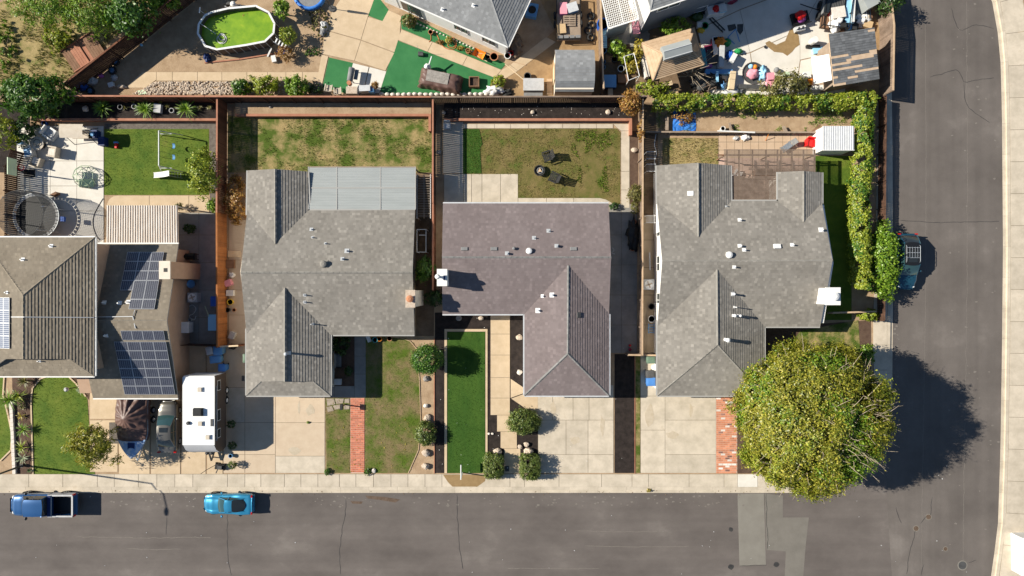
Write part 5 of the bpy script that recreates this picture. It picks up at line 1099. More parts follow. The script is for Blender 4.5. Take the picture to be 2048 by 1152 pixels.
plant('vine', 'sparse vine at the lower end of the dry yard fence', 'vine', 1270, 415, (.35, .7, .3), 420, .16, 'leaf_olive', zc=.5)
plant('bush', 'small dark bush by the rounded patio corner', 'bush', 1228, 413, (.4, .3, .3), 300, .14, 'leaf_dark')
plant('shrub', 'tall green shrub between the dark fence and the grey house', 'shrub', 851, 538, (.75, .95, .8), 1500, .2, 'leaf_green', zc=1.3, lump=.45)
plant('shrub', 'shaded dark shrub below the short fence panel', 'shrub', 868, 596, (.9, .6, .5), 1000, .18, 'leaf_dark', zc=.8, lump=.4)
plant('shrub', 'rust brown dead shrub in the side yard of the grey house', 'shrub', 472, 398, (.9, 2.2, .6), 2600, .18, 'leaf_rust', zc=.7, clumps=120, lump=.4)
plant('bush', 'shaded porch bush near the door of the grey house', 'bush', 683, 690, (.75, .8, .5), 900, .18, 'leaf_dark')
plant('bush', 'small dark bush in the enclosed porch bed', 'bush', 697, 742, (.35, .4, .3), 300, .16, 'leaf_dark')
plant('weed', 'tuft of weed at the foot of the brick path, left', 'weed', 654, 944, (.25, .3, .2), 220, .12, 'leaf_green')
plant('weed', 'tuft of weed at the foot of the brick path, right', 'weed', 735, 944, (.3, .3, .2), 260, .12, 'leaf_green')
plant('weed', 'small weed in the driveway joint', 'weed', 616, 845, (.14, .1, .08), 80, .1, 'leaf_bright')
plant('weed', 'yellow flowering weed in the gutter before the corner driveway', 'weed', 1297, 980, (.22, .18, .15), 120, .1, 'leaf_yellow', z0=-.11)
plant('weed', 'little plant in the mulch beside the big tree', 'weed', 1508, 930, (.4, .4, .2), 220, .14, 'leaf_dark')
for x, y, lb in ((463, 848, 'upper dark round shrub in the trailer shadow'), (464, 891, 'lower dark round shrub in the trailer shadow'), (465, 930, 'small sunlit round pot shrub near the sidewalk')):
    plant('potted_shrub', lb, 'shrub', x, y, (.33, .33, .3), 600, .1, 'leaf_dark' if y < 920 else 'leaf_trim', zc=.5, clumps=60, lump=.08, shell=.85)
# left lot
plant('tree', 'small leafy tree on the front lawn beside the boat', 'tree', 186, 893, (1.95, 1.75, 1.2), 3800, .34, 'leaf_tree', zc=2.6, clumps=90, lump=.6, low=-.3, shell=.3, twigs=30, aspect=.22)
plant('small_tree', 'green tree at the right end of the swing set lawn', 'tree', 407, 345, (1.05, 1.95, 1.0), 3600, .2, 'leaf_hedge', zc=1.7, clumps=110, lump=.4)
plant('bush', 'bush at the fence below the swing set lawn', 'bush', 428, 411, (.5, .6, .5), 600, .18, 'leaf_bright', zc=.9, lump=.5)
plant('bush', 'small dark bush in the shaded side yard', 'bush', 379, 457, (.5, .4, .3), 500, .16, 'leaf_dark')
plant('bush', 'round yellow bush at the corner of the striped awning', 'bush', 359, 413, (.28, .3, .5), 300, .14, 'leaf_olive')
plant('shrub', 'big spreading dark green shrub at the left edge', 'shrub', 62, 190, (2.6, 1.6, 1.2), 6500, .34, 'leaf_green', zc=2.4, clumps=190, lump=.4, aspect=.35)
plant('shrub', 'yellow green palm like shrub below the spreading shrub', 'shrub', 8, 265, (1.0, 1.4, .8), 900, .36, 'leaf_hedge', zc=1.6, aspect=.25)
plant('shrub', 'dark shaded shrubs behind the wicker chairs', 'shrub', 48, 262, (1.1, 1.2, .7), 1300, .24, 'leaf_dark', zc=1.0, lump=.5)
plant('tree', 'feathery bright green tree at the top left', 'tree', 182, 20, (1.8, 1.7, 1.3), 4200, .26, 'leaf_bright', zc=3.2, clumps=160, lump=.5, aspect=.3)
plant('tree', 'feathery green tree beneath the top left corner', 'tree', 95, 14, (2.4, 1.5, 1.2), 4200, .26, 'leaf_bright', zc=3.0, clumps=160, lump=.5, aspect=.3)
plant('tree', 'dark tree behind the slanting fence', 'tree', 262, 16, (1.9, 2.2, 1.5), 5000, .26, 'leaf_green', zc=3.1, clumps=120, lump=.5)
plant('tree', 'bright tree at the top edge beside the slanting fence', 'tree', 322, -8, (1.4, 1.0, .9), 2000, .26, 'leaf_bright', zc=1.6, clumps=80, lump=.5)
plant('bush', 'green weeds at the left edge of the dry meadow', 'weeds', 10, 92, (.9, 2.2, .35), 1200, .2, 'leaf_bright', lump=.6)
plant('bush', 'green weeds around the wooden deck', 'weeds', 118, 78, (1.2, 1.1, .5), 1300, .22, 'leaf_hedge', lump=.6)
for x, y, r, m, lb, n in ((204, 215, .95, 'leaf_bright', 'left spiky palm in the raised bed', 90), (290, 217, 1.0, 'leaf_bright', 'middle spiky palm in the raised bed', 100), (372, 217, 1.05, 'leaf_bright', 'right spiky palm in the raised bed', 90), (107, 225, .8, 'leaf_bright', 'spiky palm at the left end of the raised bed', 50)):
    spiky('palm', lb, 'palm', x, y, r, n, m, z0=.5, h=.7, lw=.07)
for x, y, m, lb in ((212, 198, 'leaf_yellow', 'yellow flowering plant left of the middle palm'), (267, 201, 'leaf_yellow', 'yellow flowering plant above the middle palm'), (250, 215, 'leaf_olive', 'small dry plant left of the middle palm'), (321, 202, 'leaf_yellow', 'little yellow plant above the white chair in the bed'), (335, 212, 'leaf_olive', 'small dry plant right of the white chair'), (400, 215, 'leaf_olive', 'leggy plant at the right end of the raised bed'), (419, 214, 'leaf_olive', 'yellowish plant in the raised bed corner')):
    spiky('flower', lb, 'plant', x, y, .32, 22, m, z0=.5, h=.3, lw=.06)
for x, y, r, h, n, m, lb in ((14, 800, 1.0, 1.4, 60, 'leaf_bright', 'spiky palm at the left edge lawn'), (46, 763, .8, 1.0, 50, 'leaf_olive', 'olive fan palm in the upper part of the left bed'), (44, 860, .8, .9, 50, 'leaf_bright', 'green fan palm in the middle of the left bed'), (42, 895, .7, .6, 40, 'leaf_hedge', 'yellow green plant in the lower left bed'), (45, 916, .7, .4, 26, 'leaf_succulent', 'pale agave in the lower left bed'), (45, 815, .4, .3, 24, 'leaf_olive', 'upper small dry plant in the left bed'), (42, 832, .45, .3, 24, 'leaf_yellow', 'lower small dry plant in the left bed'), (35, 792, .9, .9, 50, 'leaf_hedge', 'bushy yellow palm in the left bed'), (162, 760, .5, .5, 40, 'leaf_bright', 'green plant by the lawn corner near the garage'), (163, 778, .5, .25, 34, 'leaf_succulent', 'blue grey succulent mound by the garage corner'), (60, 940, .4, .3, 16, 'leaf_dark', 'dark wiry plant beside the sidewalk at left')):
    spiky('palm' if r > .6 else 'bedding_plant', lb, 'plant', x, y, r, n, m, h=h, lw=.07)
# pool yard
plant('bush', 'small leafy tree right of the green pool, upper', 'bush', 563, 18, (.6, .8, .6), 700, .24, 'leaf_bright', zc=1.2)
plant('bush', 'leafy bush right of the green pool, lower', 'bush', 575, 72, (.65, .75, .6), 600, .28, 'leaf_hedge', zc=1.0, aspect=.3)
plant('bush', 'dry orange bush at the pool ladder', 'bush', 570, 108, (.6, .65, .6), 800, .22, 'leaf_rust', zc=.7, aspect=.25)
plant('bush', 'left green bush among the river stones', 'bush', 482, 174, (.75, .7, .6), 900, .22, 'leaf_green', lump=.5)
plant('bush', 'wide middle bush among the river stones', 'bush', 529, 171, (1.25, .75, .7), 1700, .2, 'leaf_hedge', lump=.5)
plant('bush', 'right green bush among the river stones', 'bush', 594, 173, (.9, .85, .8), 1700, .2, 'leaf_bright', lump=.3)
plant('bush', 'bare brown bush right of the river stones', 'bush', 632, 178, (.7, .5, .4), 500, .14, 'leaf_dark', lump=.5)
plant('bush', 'round bush on the turf at the white house corner', 'bush', 818, 41, (.6, .55, .5), 700, .18, 'leaf_olive')
plant('bush', 'yellow green bush on the orange dirt by the white tarp', 'bush', 997, 163, (.55, .45, .5), 550, .2, 'leaf_hedge')
plant('bush', 'small orange bush beside the grill pad', 'bush', 750, 170, (.3, .3, .35), 300, .14, 'leaf_rust', zc=.8)
plant('bush', 'yellow bush in the orange hose coil', 'bush', 898, 80, (.28, .28, .3), 260, .14, 'leaf_yellow')
plant('weeds', 'weedy green patch right of the green pool', 'weeds', 640, 45, (.9, 1.4, .2), 900, .16, 'leaf_olive', lump=.6)
plant('weeds', 'weedy patch below the pool ladder', 'weeds', 625, 103, (.8, .35, .15), 400, .14, 'leaf_green', lump=.6)
for i, (x, y) in enumerate(((880, 84), (922, 96), (940, 104))): plant('flower_clump', ['orange flowers near the hose coil', 'yellow flowers along the white wall', 'small orange flowers near the wheelbarrow'][i], 'flowers', x, y, (.35, .18, .18), 200, .12, ['leaf_rust', 'leaf_yellow', 'leaf_rust'][i])
plant('street_shrub', 'dark shrub at the top of the narrow sidewalk', 'shrub', 1780, 8, (.9, 1.0, .9), 1200, .2, 'leaf_dark', zc=1.6)
# dead branches over the gazebo
p = P(1378, 150); db = thing('dead_shrub', 'bare grey brown tangle of dead branches at the gazebo corner', 'dead shrub', (p.x, p.y, 0)); mb = MB()
for i in range(46):
    a = random.uniform(0, 6.283); L = random.uniform(.6, 2.1); z1 = random.uniform(1.2, 3.0); m1 = Vector((math.cos(a) * L * .5 + random.uniform(-.2, .2), math.sin(a) * L * .5 + random.uniform(-.2, .2), z1 * .7))
    mb.tube([(random.uniform(-.15, .15), random.uniform(-.15, .15), .0), m1, (math.cos(a) * L + random.uniform(-.3, .3), math.sin(a) * L + random.uniform(-.3, .3), z1)], .03, 4, r2=.01)
part(mb, 'branches', 'twig', db, local=True, kind='stuff'); part(MB().cyl(0, 0, -.05, .12, .4, 8, .08), 'trunk', 'twig', db, local=True)
p = P(1410, 170); db = thing('brushwood_heap', 'heap of pale dry sticks behind the long hedge', 'brushwood', (p.x, p.y, 0)); mb = MB()
for i in range(50):
    a = random.gauss(.7, .5); x, y = random.uniform(-.9, .9), random.uniform(-.6, .6); L = random.uniform(.4, .9); z = random.uniform(.05, .5)
    mb.beam((x - math.cos(a) * L / 2, y - math.sin(a) * L / 2, z), (x + math.cos(a) * L / 2, y + math.sin(a) * L / 2, z + random.uniform(-.1, .2)), .05, .04)
part(mb, 'sticks', 'fence_grey', db, local=True, kind='stuff')

# ---------------------------------------------------------------- stones
def rock(px, py, r, lb, m='stone', z0=0.0, cat='rock', amp=.22):
    p = P(px, py, z0); mb = MB().blob((p.x, p.y, z0 + r * .45), (r, r * random.uniform(.75, 1.0), r * .65), amp, 9, 6, 1.5, flat=z0 - .02)
    return one(mb, 'rock', m, lb, cat)
for x, y, r, lb, m in ((918, 636, .28, 'grey boulder in the shaded mulch at left', 'stone_grey'), (962, 636, .26, 'tan boulder in the shaded mulch at right', 'stone'), (1038, 674, .3, 'tan boulder in the mulch left of the garage', 'stone'), (1039, 744, .27, 'white boulder in the mulch left of the garage', 'stone_white'), (995, 902, .4, 'tan boulder behind the left clipped bush', 'stone'), (1057, 902, .45, 'largest boulder behind the right clipped bush', 'stone'), (1053, 888, .26, 'small tan boulder above the largest one', 'stone'), (1040, 893, .24, 'small brown boulder touching the stepping path', 'stone'), (978, 867, .13, 'little white stone left of the stepping path', 'stone_white'), (985, 867, .12, 'little white stone nearer the stepping path', 'stone_white'),
                     (852, 757, .28, 'dark boulder below the round tree', 'stone_grey'), (852, 811, .24, 'pale boulder in the soil bed, middle', 'stone_white'), (855, 835, .34, 'brown boulder above the dark round bush', 'stone'), (852, 905, .38, 'upper square boulder below the dark round bush', 'stone'), (851, 931, .34, 'lowest boulder of the soil bed', 'stone'), (748, 941, .2, 'pale stone at the sidewalk by the brick path', 'stone_white'),
                     (1268, 301, .3, 'pale boulder in the strip by the weathered fence', 'stone')): rock(x, y, r, lb, m, .01)
rock(1065, 225, .22, 'left pale rock in the black mulch bed', 'stone', .45); rock(1216, 225, .24, 'right pale rock in the black mulch bed', 'stone', .45); rock(888, 226, .2, 'shaded rock at the left end of the black mulch bed', 'stone_grey', .45)
rock(173, 218, .28, 'sandy rock left of the left palm', 'stone', .5); rock(541, 214, .13, 'dark ball like stone in the dry bed', 'stone_grey', .5); rock(877, 305, .25, 'shaded rock by the dark fence', 'stone_grey')
rb = sheet('stone_bed', 'long bed of pale river stones behind the red fence', 'stone bed', [(312, 163), (645, 163), (640, 190), (255, 190), (285, 176)], .02, 'dirt', .1)
mb = MB(); a0 = PX([(312, 164), (512, 164), (508, 189), (265, 189), (290, 177)]); aa = np.array([(v.x, v.y) for v in a0]); c = 0
while c < 950:
    x, y = random.uniform(aa[:, 0].min(), aa[:, 0].max()), random.uniform(aa[:, 1].min(), aa[:, 1].max())
    if inpoly(np.array([x]), np.array([y]), aa)[0]:
        r = random.uniform(.06, .14); mb.blob((x, y, .03 + random.random() * .07), (r, r * random.uniform(.55, 1), r * .6), .15, 6, 4, 1.5); c += 1
for i in range(200):
    q = P(random.uniform(512, 640), random.uniform(164, 189)); r = random.uniform(.05, .12); mb.blob((q.x, q.y, .05), (r, r * .8, r * .6), .15, 6, 4)
part(mb, 'river_stones', 'stone', rb, kind='stuff')
bd = thing('stone_border', 'row of white rounded stones along the green turf', 'stone border', tuple(P(870, 188)))
for i in range(20):
    x = 764 + i * 11; p = P(x, 189 + random.uniform(-.6, .6)); part(MB().blob((p.x, p.y, .1), (.24, .16, .16), .1, 9, 6, 1.5, flat=-.02), 'stone', 'stone_white', bd)
sb = thing('wall_cap_stones', 'low stone edging left of the front lawn bed', 'edging', tuple(P(30, 880)))
for i in range(17):
    p = P(25 + i * .4, 805 + i * 8.6); part(MB().box(p.x, p.y, 0, .28, .37, .2 + random.random() * .02), 'stone', 'stone_white', sb)
def edge(lb, pts, m='concrete_tan', wd=.12, h=.08):
    mb = MB(); q = [P(x, y) for x, y in pts]
    for a, b in zip(q, q[1:]): mb.beam(a + Vector((0, 0, h / 2)), b + (b - a).normalized() * .03 + Vector((0, 0, h / 2)), wd, h)
    return one(mb, 'lawn_edging', m, lb, 'edging')
edge('curved pale edging of the left edge lawn', [(10, 745), (7, 790), (17, 830), (25, 868), (23, 900), (2, 921)]); edge('pale edging between the left bed and the lawn', [(67, 948), (63, 800), (66, 776), (82, 757), (98, 752)]); edge('pale curved edging at the garage corner of the lawn', [(137, 752), (152, 766), (172, 792)])
edge('curved plastic edging of the patchy front lawn', [(771, 674), (800, 675), (820, 682), (834, 698), (839, 760), (842, 850), (837, 900), (817, 945)], 'wood_tan', .06, .07)
edge('brown board edging between black mulch and grass strip', [(1269.7, 708), (1269.7, 946)], 'wood_red', .06, .07)
edge('brown timber edging under the green pool', [(410, 126), (480, 119), (565, 105)], 'wood_red', .12, .1)
edge('brown board edging of the mulch strip by the soil bed', [(868.8, 676), (868.8, 946)], 'wood_red', .06, .07)
scatter_bits(R4(653, 800, 840, 944), 70, 'leaf_yellow', .05, yard, (.05, .1), 'fallen_leaves', .2)
scatter_bits(R4(872, 630, 1268, 945), 60, 'white_plastic', .03, yard, (.03, .07), 'bark_chips', .3)
scatter_bits(R4(1478, 910, 1560, 946), 40, 'leaf_yellow', .02, yard, (.05, .1), 'fallen_leaves', .2)
for sc in (R4(888, 215, 1262, 236),): scatter_bits(sc, 60, 'stone_white', .452, yard, (.03, .06), 'pebbles', .4)
# ================================================================ vehicles
def interp(tab, x, smooth=True):
    xs = [r[0] for r in tab]
    for i in range(len(xs) - 1):
        if xs[i] <= x <= xs[i + 1] + 1e-9:
            t = (x - xs[i]) / (xs[i + 1] - xs[i]); t = t * t * (3 - 2 * t) if smooth else t
            return [tab[i][k] + (tab[i + 1][k] - tab[i][k]) * t for k in range(1, len(tab[i]))]
    return list(tab[-1][1:])
def wheel(t, x, y, r, wd, zc=None, rim='galv'):
    zc = r if zc is None else zc; mb = MB(); pr = [(r * .62, -wd / 2), (r * .92, -wd / 2), (r, -wd / 2 + .03), (r, wd / 2 - .03), (r * .92, wd / 2), (r * .62, wd / 2)]; n = 18; vs = []
    for q, yy in pr:
        for i in range(n): a = 6.28318 * i / n; vs.append((x + q * math.cos(a), y + yy, zc + q * math.sin(a)))
    m = len(pr); fs = [(j * n + i, j * n + (i + 1) % n, ((j + 1) % m) * n + (i + 1) % n, ((j + 1) % m) * n + i) for j in range(m) for i in range(n)]
    w_ = part(MB().add(vs, fs), 'wheel', 'rubber', t, local=True); s = 1 if y > 0 else -1; rm = MB()
    for k in range(5):
        a = k * 1.2566; rm.beam((x, y + s * wd * .42, zc), (x + r * .6 * math.cos(a), y + s * wd * .42, zc + r * .6 * math.sin(a)), .03, .07)
    vs = [(x + r * .62 * math.cos(6.28318 * i / n), y + s * wd * .34, zc + r * .62 * math.sin(6.28318 * i / n)) for i in range(n)]; rm.add(vs, [tuple(range(n))]); part(rm, 'rim', rim, w_, local=True)
def loft(tab, L, n, fn, smooth=True):
    """fn(x,vals) -> half section [(y,z)...] bottom to centre top; mirrored"""
    mb = MB(); rows = []
    for i in range(n + 1):
        x = -L / 2 + L * i / n; h = fn(x, interp(tab, x)); rows.append([(x, y, z) for y, z in h] + [(x, -y, z) for y, z in h[::-1][1:]])
    k = len(rows[0]); vs = [v for r in rows for v in r]
    fs = [(i * k + j, (i + 1) * k + j, (i + 1) * k + j + 1, i * k + j + 1) for i in range(n) for j in range(k - 1)] + [tuple(range(k - 1, -1, -1)), tuple(range(n * k, (n + 1) * k))] + [(i * k, i * k + k - 1, (i + 1) * k + k - 1, (i + 1) * k) for i in range(n)]
    return mb.add(vs, fs)
def cabin(t, xr0, xr1, xf1, xf0, hwb, hwt, zb, zt, paint, glass, rear_glass=None, roofm=None, rearw=1.0, pillar=True, mids=(0.5,), hwbr=None):
    """greenhouse: rear base/top, front top/base"""
    hwbr = hwb if hwbr is None else hwbr; hr = hwt * rearw
    def q(name, a, b, c, d, m, n=6, bow=(0, 0, 0)):
        A, B, C, D = map(Vector, (a, b, c, d)); mb = MB()
        mb.surf(lambda u, v: A.lerp(B, u).lerp(D.lerp(C, u), v) + Vector(bow) * (math.sin(u * math.pi) * .6 + math.sin(v * math.pi) * .4), n, n); return part(mb, name, m, t, local=True, smooth=True)
    q('windshield', (xf0, -hwb, zb), (xf0, hwb, zb), (xf1, hwt, zt), (xf1, -hwt, zt), glass, bow=(.14, 0, .05))
    q('rear_window', (xr0, hwbr * rearw, zb), (xr0, -hwbr * rearw, zb), (xr1, -hr, zt), (xr1, hr, zt), rear_glass or glass, bow=(-.10, 0, .05))
    for s in (-1, 1): q('side_window', (xr0, s * hwbr * rearw, zb), (xf0, s * hwb, zb), (xf1, s * hwt, zt), (xr1, s * hr, zt), glass, bow=(0, s * .04, 0))
    rp = MB(); A = [(xr1 - .04, -hr - .02), (xf1 + .04, -hwt - .02), (xf1 + .04, hwt + .02), (xr1 - .04, hr + .02)]
    def rf(u, v):
        x = A[0][0] + (A[1][0] - A[0][0]) * u; h = hr + (hwt - hr) * u + .02; y = (v * 2 - 1) * h
        return (x + .10 * (1 - (v * 2 - 1) ** 2) * (1 if u > .5 else -1) * abs(u * 2 - 1) ** 2, y, zt + .045 * (1 - (v * 2 - 1) ** 4) + .03 * math.sin(u * math.pi) - .012)
    rp.surf(rf, 10, 10); r_ = part(rp, 'roof', roofm or paint, t, local=True, smooth=True)
    if pillar:
        for s in (-1, 1):
            ps = [((xf0, s * hwb, zb), (xf1, s * (hwt + .01), zt), .035), ((xr0, s * hwbr * rearw, zb), (xr1, s * (hr + .01), zt), .06)]
            for f in mids: xb = xr0 + (xf0 - xr0) * f; xt = xr1 + (xf1 - xr1) * f; ps.append(((xb, s * (hwb + .02), zb), (xt, s * (hwt + .02), zt), .035))
            for a, b, r in ps: part(MB().tube([a, b], r, 6), 'pillar', paint, t, local=True)
    return r_
def trims(t, L, W, zh, ztl, paint, mirror_x, mz, mir=None):
    for s in (-1, 1):
        part(MB().blob((L / 2 - .26, s * W * .33, zh), (.10, .13, .06), .02, 8, 6), 'headlight', 'lamp_clear', t, local=True, smooth=True)
        part(MB().box(-L / 2 + .04, s * W * .40, ztl, .1, .22, .16), 'taillight', 'red_light', t, local=True)
        part(MB().blob((mirror_x, s * (W / 2 + .1), mz), (.09, .13, .09), .03, 8, 6), 'mirror', mir or paint, t, local=True, smooth=True)
def carbase(label, px, py, z, ang, cat, name):
    p = P(px, py, z); return thing(name, label, cat, (p.x, p.y, 0 if py < 980 and px < 1700 else -.13), ang)
sec = lambda x, v: [(v[0] * .86, v[1]), (v[0] * .97, v[1] + .10), (v[0], v[1] + .30), (v[0] * .985, v[2] - .10), (v[0] * .94, v[2] - .02), (v[0] * .75, v[2] + (v[3] - v[2]) * .6), (v[0] * .4, v[3] - .01), (0, v[3])]
# silver sedan, nose towards the house
t = carbase('silver grey sedan with sunroof parked beside the white trailer', 336, 853, .7, math.pi / 2, 'car', 'sedan'); L, W = 4.6, 1.82
part(loft([(-L / 2, .66, .42, .80, .84), (-L / 2 + .25, .84, .26, .92, .97), (-1.0, .90, .2, .94, .98), (.6, .91, .2, .92, .97), (1.4, .89, .22, .88, .96), (2.05, .78, .26, .74, .82), (L / 2, .52, .40, .58, .62)], L, 34, sec), 'body', 'paint_silver', t, local=True, smooth=True)
r_ = cabin(t, -1.75, -.95, .15, 1.0, .76, .60, .93, 1.40, 'paint_silver', 'glass_teal', 'glass_dark')
part(MB().box(-.15, 0, 1.462, .42, .72, .016), 'sunroof', 'glass_dark', r_, local=True)
for x in (-1.38, 1.38):
    for y in (-.78, .78): wheel(t, x, y, .33, .22)
trims(t, L, W, .66, .78, 'paint_silver', .75, .98)
# blue sports car
t = carbase('bright blue low sports car parked at the kerb', 456, 1008, .5, math.pi, 'car', 'sports_car'); L, W = 4.5, 1.88
def csec(x, v):
    b = v[4] if len(v) > 4 else 0
    return [(v[0] * .86, v[1]), (v[0] * .98, v[1] + .12), (v[0], v[1] + .32), (v[0] * .97, v[2] - .05), (v[0] * .86, v[2] + b), (v[0] * .62, v[2] + b * .2), (v[0] * .45, v[3] - .02), (v[0] * .3, v[3] + b * .4), (0, v[3])]
part(loft([(-L / 2, .80, .40, .84, .88, .0), (-L / 2 + .2, .90, .28, .92, .95, .0), (-1.3, .95, .18, .90, .95, .03), (-.3, .90, .18, .82, .88, .01), (.6, .88, .18, .78, .84, .03), (1.3, .93, .18, .74, .76, .09), (1.85, .84, .2, .62, .66, .06), (2.12, .66, .22, .52, .56, .01), (L / 2, .40, .26, .44, .47, .0)], L, 40, csec), 'body', 'paint_cyan', t, local=True, smooth=True)
cabin(t, -1.75, -.55, -.02, .72, .66, .52, .84, 1.18, 'paint_cyan', 'glass_teal', 'glass_dark', roofm='paint_cyan', mids=(.62,), rearw=.9)
og = MB(); og.surf(lambda u, v: ((-1.72 + 1.12 * v), (u * 2 - 1) * .58 * math.sin(math.pi * (.12 + .55 * v)) ** .6, .925 + .28 * v + .10 * (1 - (u * 2 - 1) ** 2) * (1 - v * .3)), 10, 10); part(og, 'rear_glass', 'glass_dark', t, local=True, smooth=True)
for x in (-1.32, 1.35):
    for y in (-.83, .83): wheel(t, x, y, .33, .25, rim='chrome')
trims(t, L, W, .52, .74, 'paint_cyan', .45, .86); part(MB().box(-L / 2 - .0, 0, .3, .08, 1.5, .22), 'bumper', 'paint_cyan', t, local=True)
# blue pickup truck
t = carbase('dark blue crew cab pickup truck parked at the lower left', 85, 1010, .8, math.pi, 'truck', 'pickup_truck'); L, W = 5.75, 2.0
sec2 = lambda x, v: [(v[0] * .9, v[1]), (v[0] * .98, v[1] + .12), (v[0], v[1] + .35), (v[0] * .99, v[2] - .12), (v[0] * .93, v[2] - .02), (v[0] * .7, v[2] + (v[3] - v[2]) * .7), (v[0] * .35, v[3]), (0, v[3] - .01)]
fb = loft([(-1.725, .98, .45, 1.06, 1.08), (-.2, .98, .42, 1.08, 1.12), (.6, .98, .42, 1.10, 1.18), (1.2, .95, .5, 1.06, 1.14), (1.725, .62, .62, .86, .92)], 3.45, 30, sec2); fb.v = [(x + 1.15, y, z) for x, y, z in fb.v]
part(fb, 'body', 'paint_blue', t, local=True, smooth=True)
cabin(t, -.62, -.5, 1.0, 1.62, .86, .72, 1.10, 1.78, 'paint_blue', 'glass_dark', mids=(.5,))
bed = MB()
for s in (-1, 1): bed.box(-1.75, s * .93, .55, 2.2, .12, .62)
bed.box(-2.82, 0, .55, .1, 1.98, .60); bed.box(-.69, 0, .55, .08, 1.98, .62); part(bed, 'bed', 'paint_blue', t, local=True)
part(MB().box(-1.75, 0, .55, 2.1, 1.75, .06), 'bed_floor', 'black', t, local=True); rl = MB()
for s in (-1, 1): rl.box(-1.75, s * .93, 1.17, 2.2, .14, .03)
rl.box(-2.82, 0, 1.15, .14, 1.98, .03).box(-.95, 0, 1.17, .10, 1.98, .04); part(rl, 'bed_rail', 'light_grey', t, local=True)
part(MB().box(-.8, 0, 1.17, .26, 1.86, .12), 'toolbox', 'navy', t, local=True); part(MB().box(-2.9, 0, .45, .1, 1.8, .2), 'bumper', 'chrome', t, local=True)
for x in (-1.7, 1.75):
    for y in (-.86, .86): wheel(t, x, y, .4, .28)
for s in (-1, 1):
    part(MB().blob((2.62, s * .66, .86), (.14, .2, .12), .03, 8, 6), 'headlight', 'lamp_clear', t, local=True, smooth=True); part(MB().box(-2.84, s * .95, .8, .12, .14, .34), 'taillight', 'red_light', t, local=True); part(MB().blob((1.25, s * 1.12, 1.22), (.1, .15, .13), .03, 8, 6), 'mirror', 'paint_black', t, local=True, smooth=True)
# blue green SUV in the side street, nose down the picture
t = carbase('dark teal SUV with a roof rack parked by the hedge', 1816, 523, .9, -math.pi / 2, 'car', 'suv'); L, W = 5.0, 1.9
part(loft([(-L / 2, .74, .45, .98, 1.0), (-L / 2 + .2, .9, .32, 1.04, 1.06), (-.8, .94, .28, 1.05, 1.08), (.8, .94, .28, 1.03, 1.07), (1.6, .9, .3, .98, 1.04), (2.2, .78, .36, .84, .9), (L / 2, .55, .5, .7, .74)], L, 34, sec), 'body', 'paint_teal', t, local=True, smooth=True)
r_ = cabin(t, -2.28, -1.55, .25, 1.15, .80, .66, 1.06, 1.66, 'paint_teal', 'glass_teal', 'glass_dark', roofm='paint_black', mids=(.33, .66))
part(MB().box(-.25, 0, 1.725, .7, .8, .014), 'sunroof', 'glass_dark', r_, local=True); rk = MB()
for s in (-1, 1): rk.tube([(-1.4, s * .6, 1.72), (-1.3, s * .6, 1.8), (.0, s * .6, 1.8), (.1, s * .6, 1.72)], .022, 6)
for x in (-1.2, -.75, -.3): rk.beam((x, -.62, 1.8), (x, .62, 1.8), .04, .02)
for y in (-.35, -.12, .12, .35): rk.beam((-1.25, y, 1.82), (-.3, y, 1.82), .03, .015)
part(rk, 'roof_rack', 'galv', t, local=True)
for x in (-1.5, 1.45):
    for y in (-.82, .82): wheel(t, x, y, .36, .24)
trims(t, L, W, .80, .92, 'paint_teal', .85, 1.1)
# travel trailer
ZR = 2.75; a, b = P(366, 890, ZR), P(428, 752, ZR); c = P(397, 820, ZR); t = thing('travel_trailer', 'white travel trailer on the tan driveway', 'trailer', (c.x, c.y, 0)); hw = (b.x - a.x) / 2; y0, y1 = a.y - c.y, b.y - c.y
mb = MB(); pr = [(y1, .55), (y1, ZR - .12), (y1 - .12, ZR), (y0, ZR), (y0 - .55, ZR - .42), (y0 - .88, ZR - 1.0), (y0 - .93, 1.2), (y0 - .7, .55)]
n = len(pr); vs = [(-hw, y, z) for y, z in pr] + [(hw, y, z) for y, z in pr]; part(MB().add(vs, [tuple(range(n)), tuple(range(2 * n - 1, n - 1, -1))]), 'side_wall', 'rv_brown', t, local=True)
part(MB().add(vs, [(i, (i + 1) % n, n + (i + 1) % n, n + i) for i in (0, 1, 7)]), 'rear_wall', 'rv_white', t, local=True)
part(MB().add(vs, [(2, 3, n + 3, n + 2)]), 'roof', 'rv_white', t, local=True); part(MB().add(vs, [(i, i + 1, n + i + 1, n + i) for i in (3, 4, 5, 6)]), 'front_cap', 'rv_grey', t, local=True, smooth=True)
for s in (-1, 1): part(MB().beam((s * (hw + .02), y1 - .1, ZR - .04), (s * (hw + .02), y0, ZR - .04), .06, .08), 'roof_edge', 'trim_white', t, local=True)
part(MB().tube([(hw + .09, y1 - .9, ZR - .25), (hw + .09, y0 + .3, ZR - .25)], .07, 8), 'awning_roll', 'mid_grey', t, local=True)
for k in range(5): part(MB().box(0, y1 - .9 - k * 1.15, ZR, hw * 2 - .1, .03, .008), 'roof_seam', 'rv_grey', t, local=True)
def rvp(px, py): q = P(px, py, ZR) - c; return q.x, q.y
for px, py in ((401, 779), (402, 847), (417, 874)):
    x, y = rvp(px, py); v = part(MB().box(x, y, ZR, .42, .40, .1), 'roof_vent', 'rv_grey', t, local=True); part(MB().box(x - .03, y, ZR + .1, .34, .34, .05), 'vent_lid', 'canopy_beige', v, local=True)
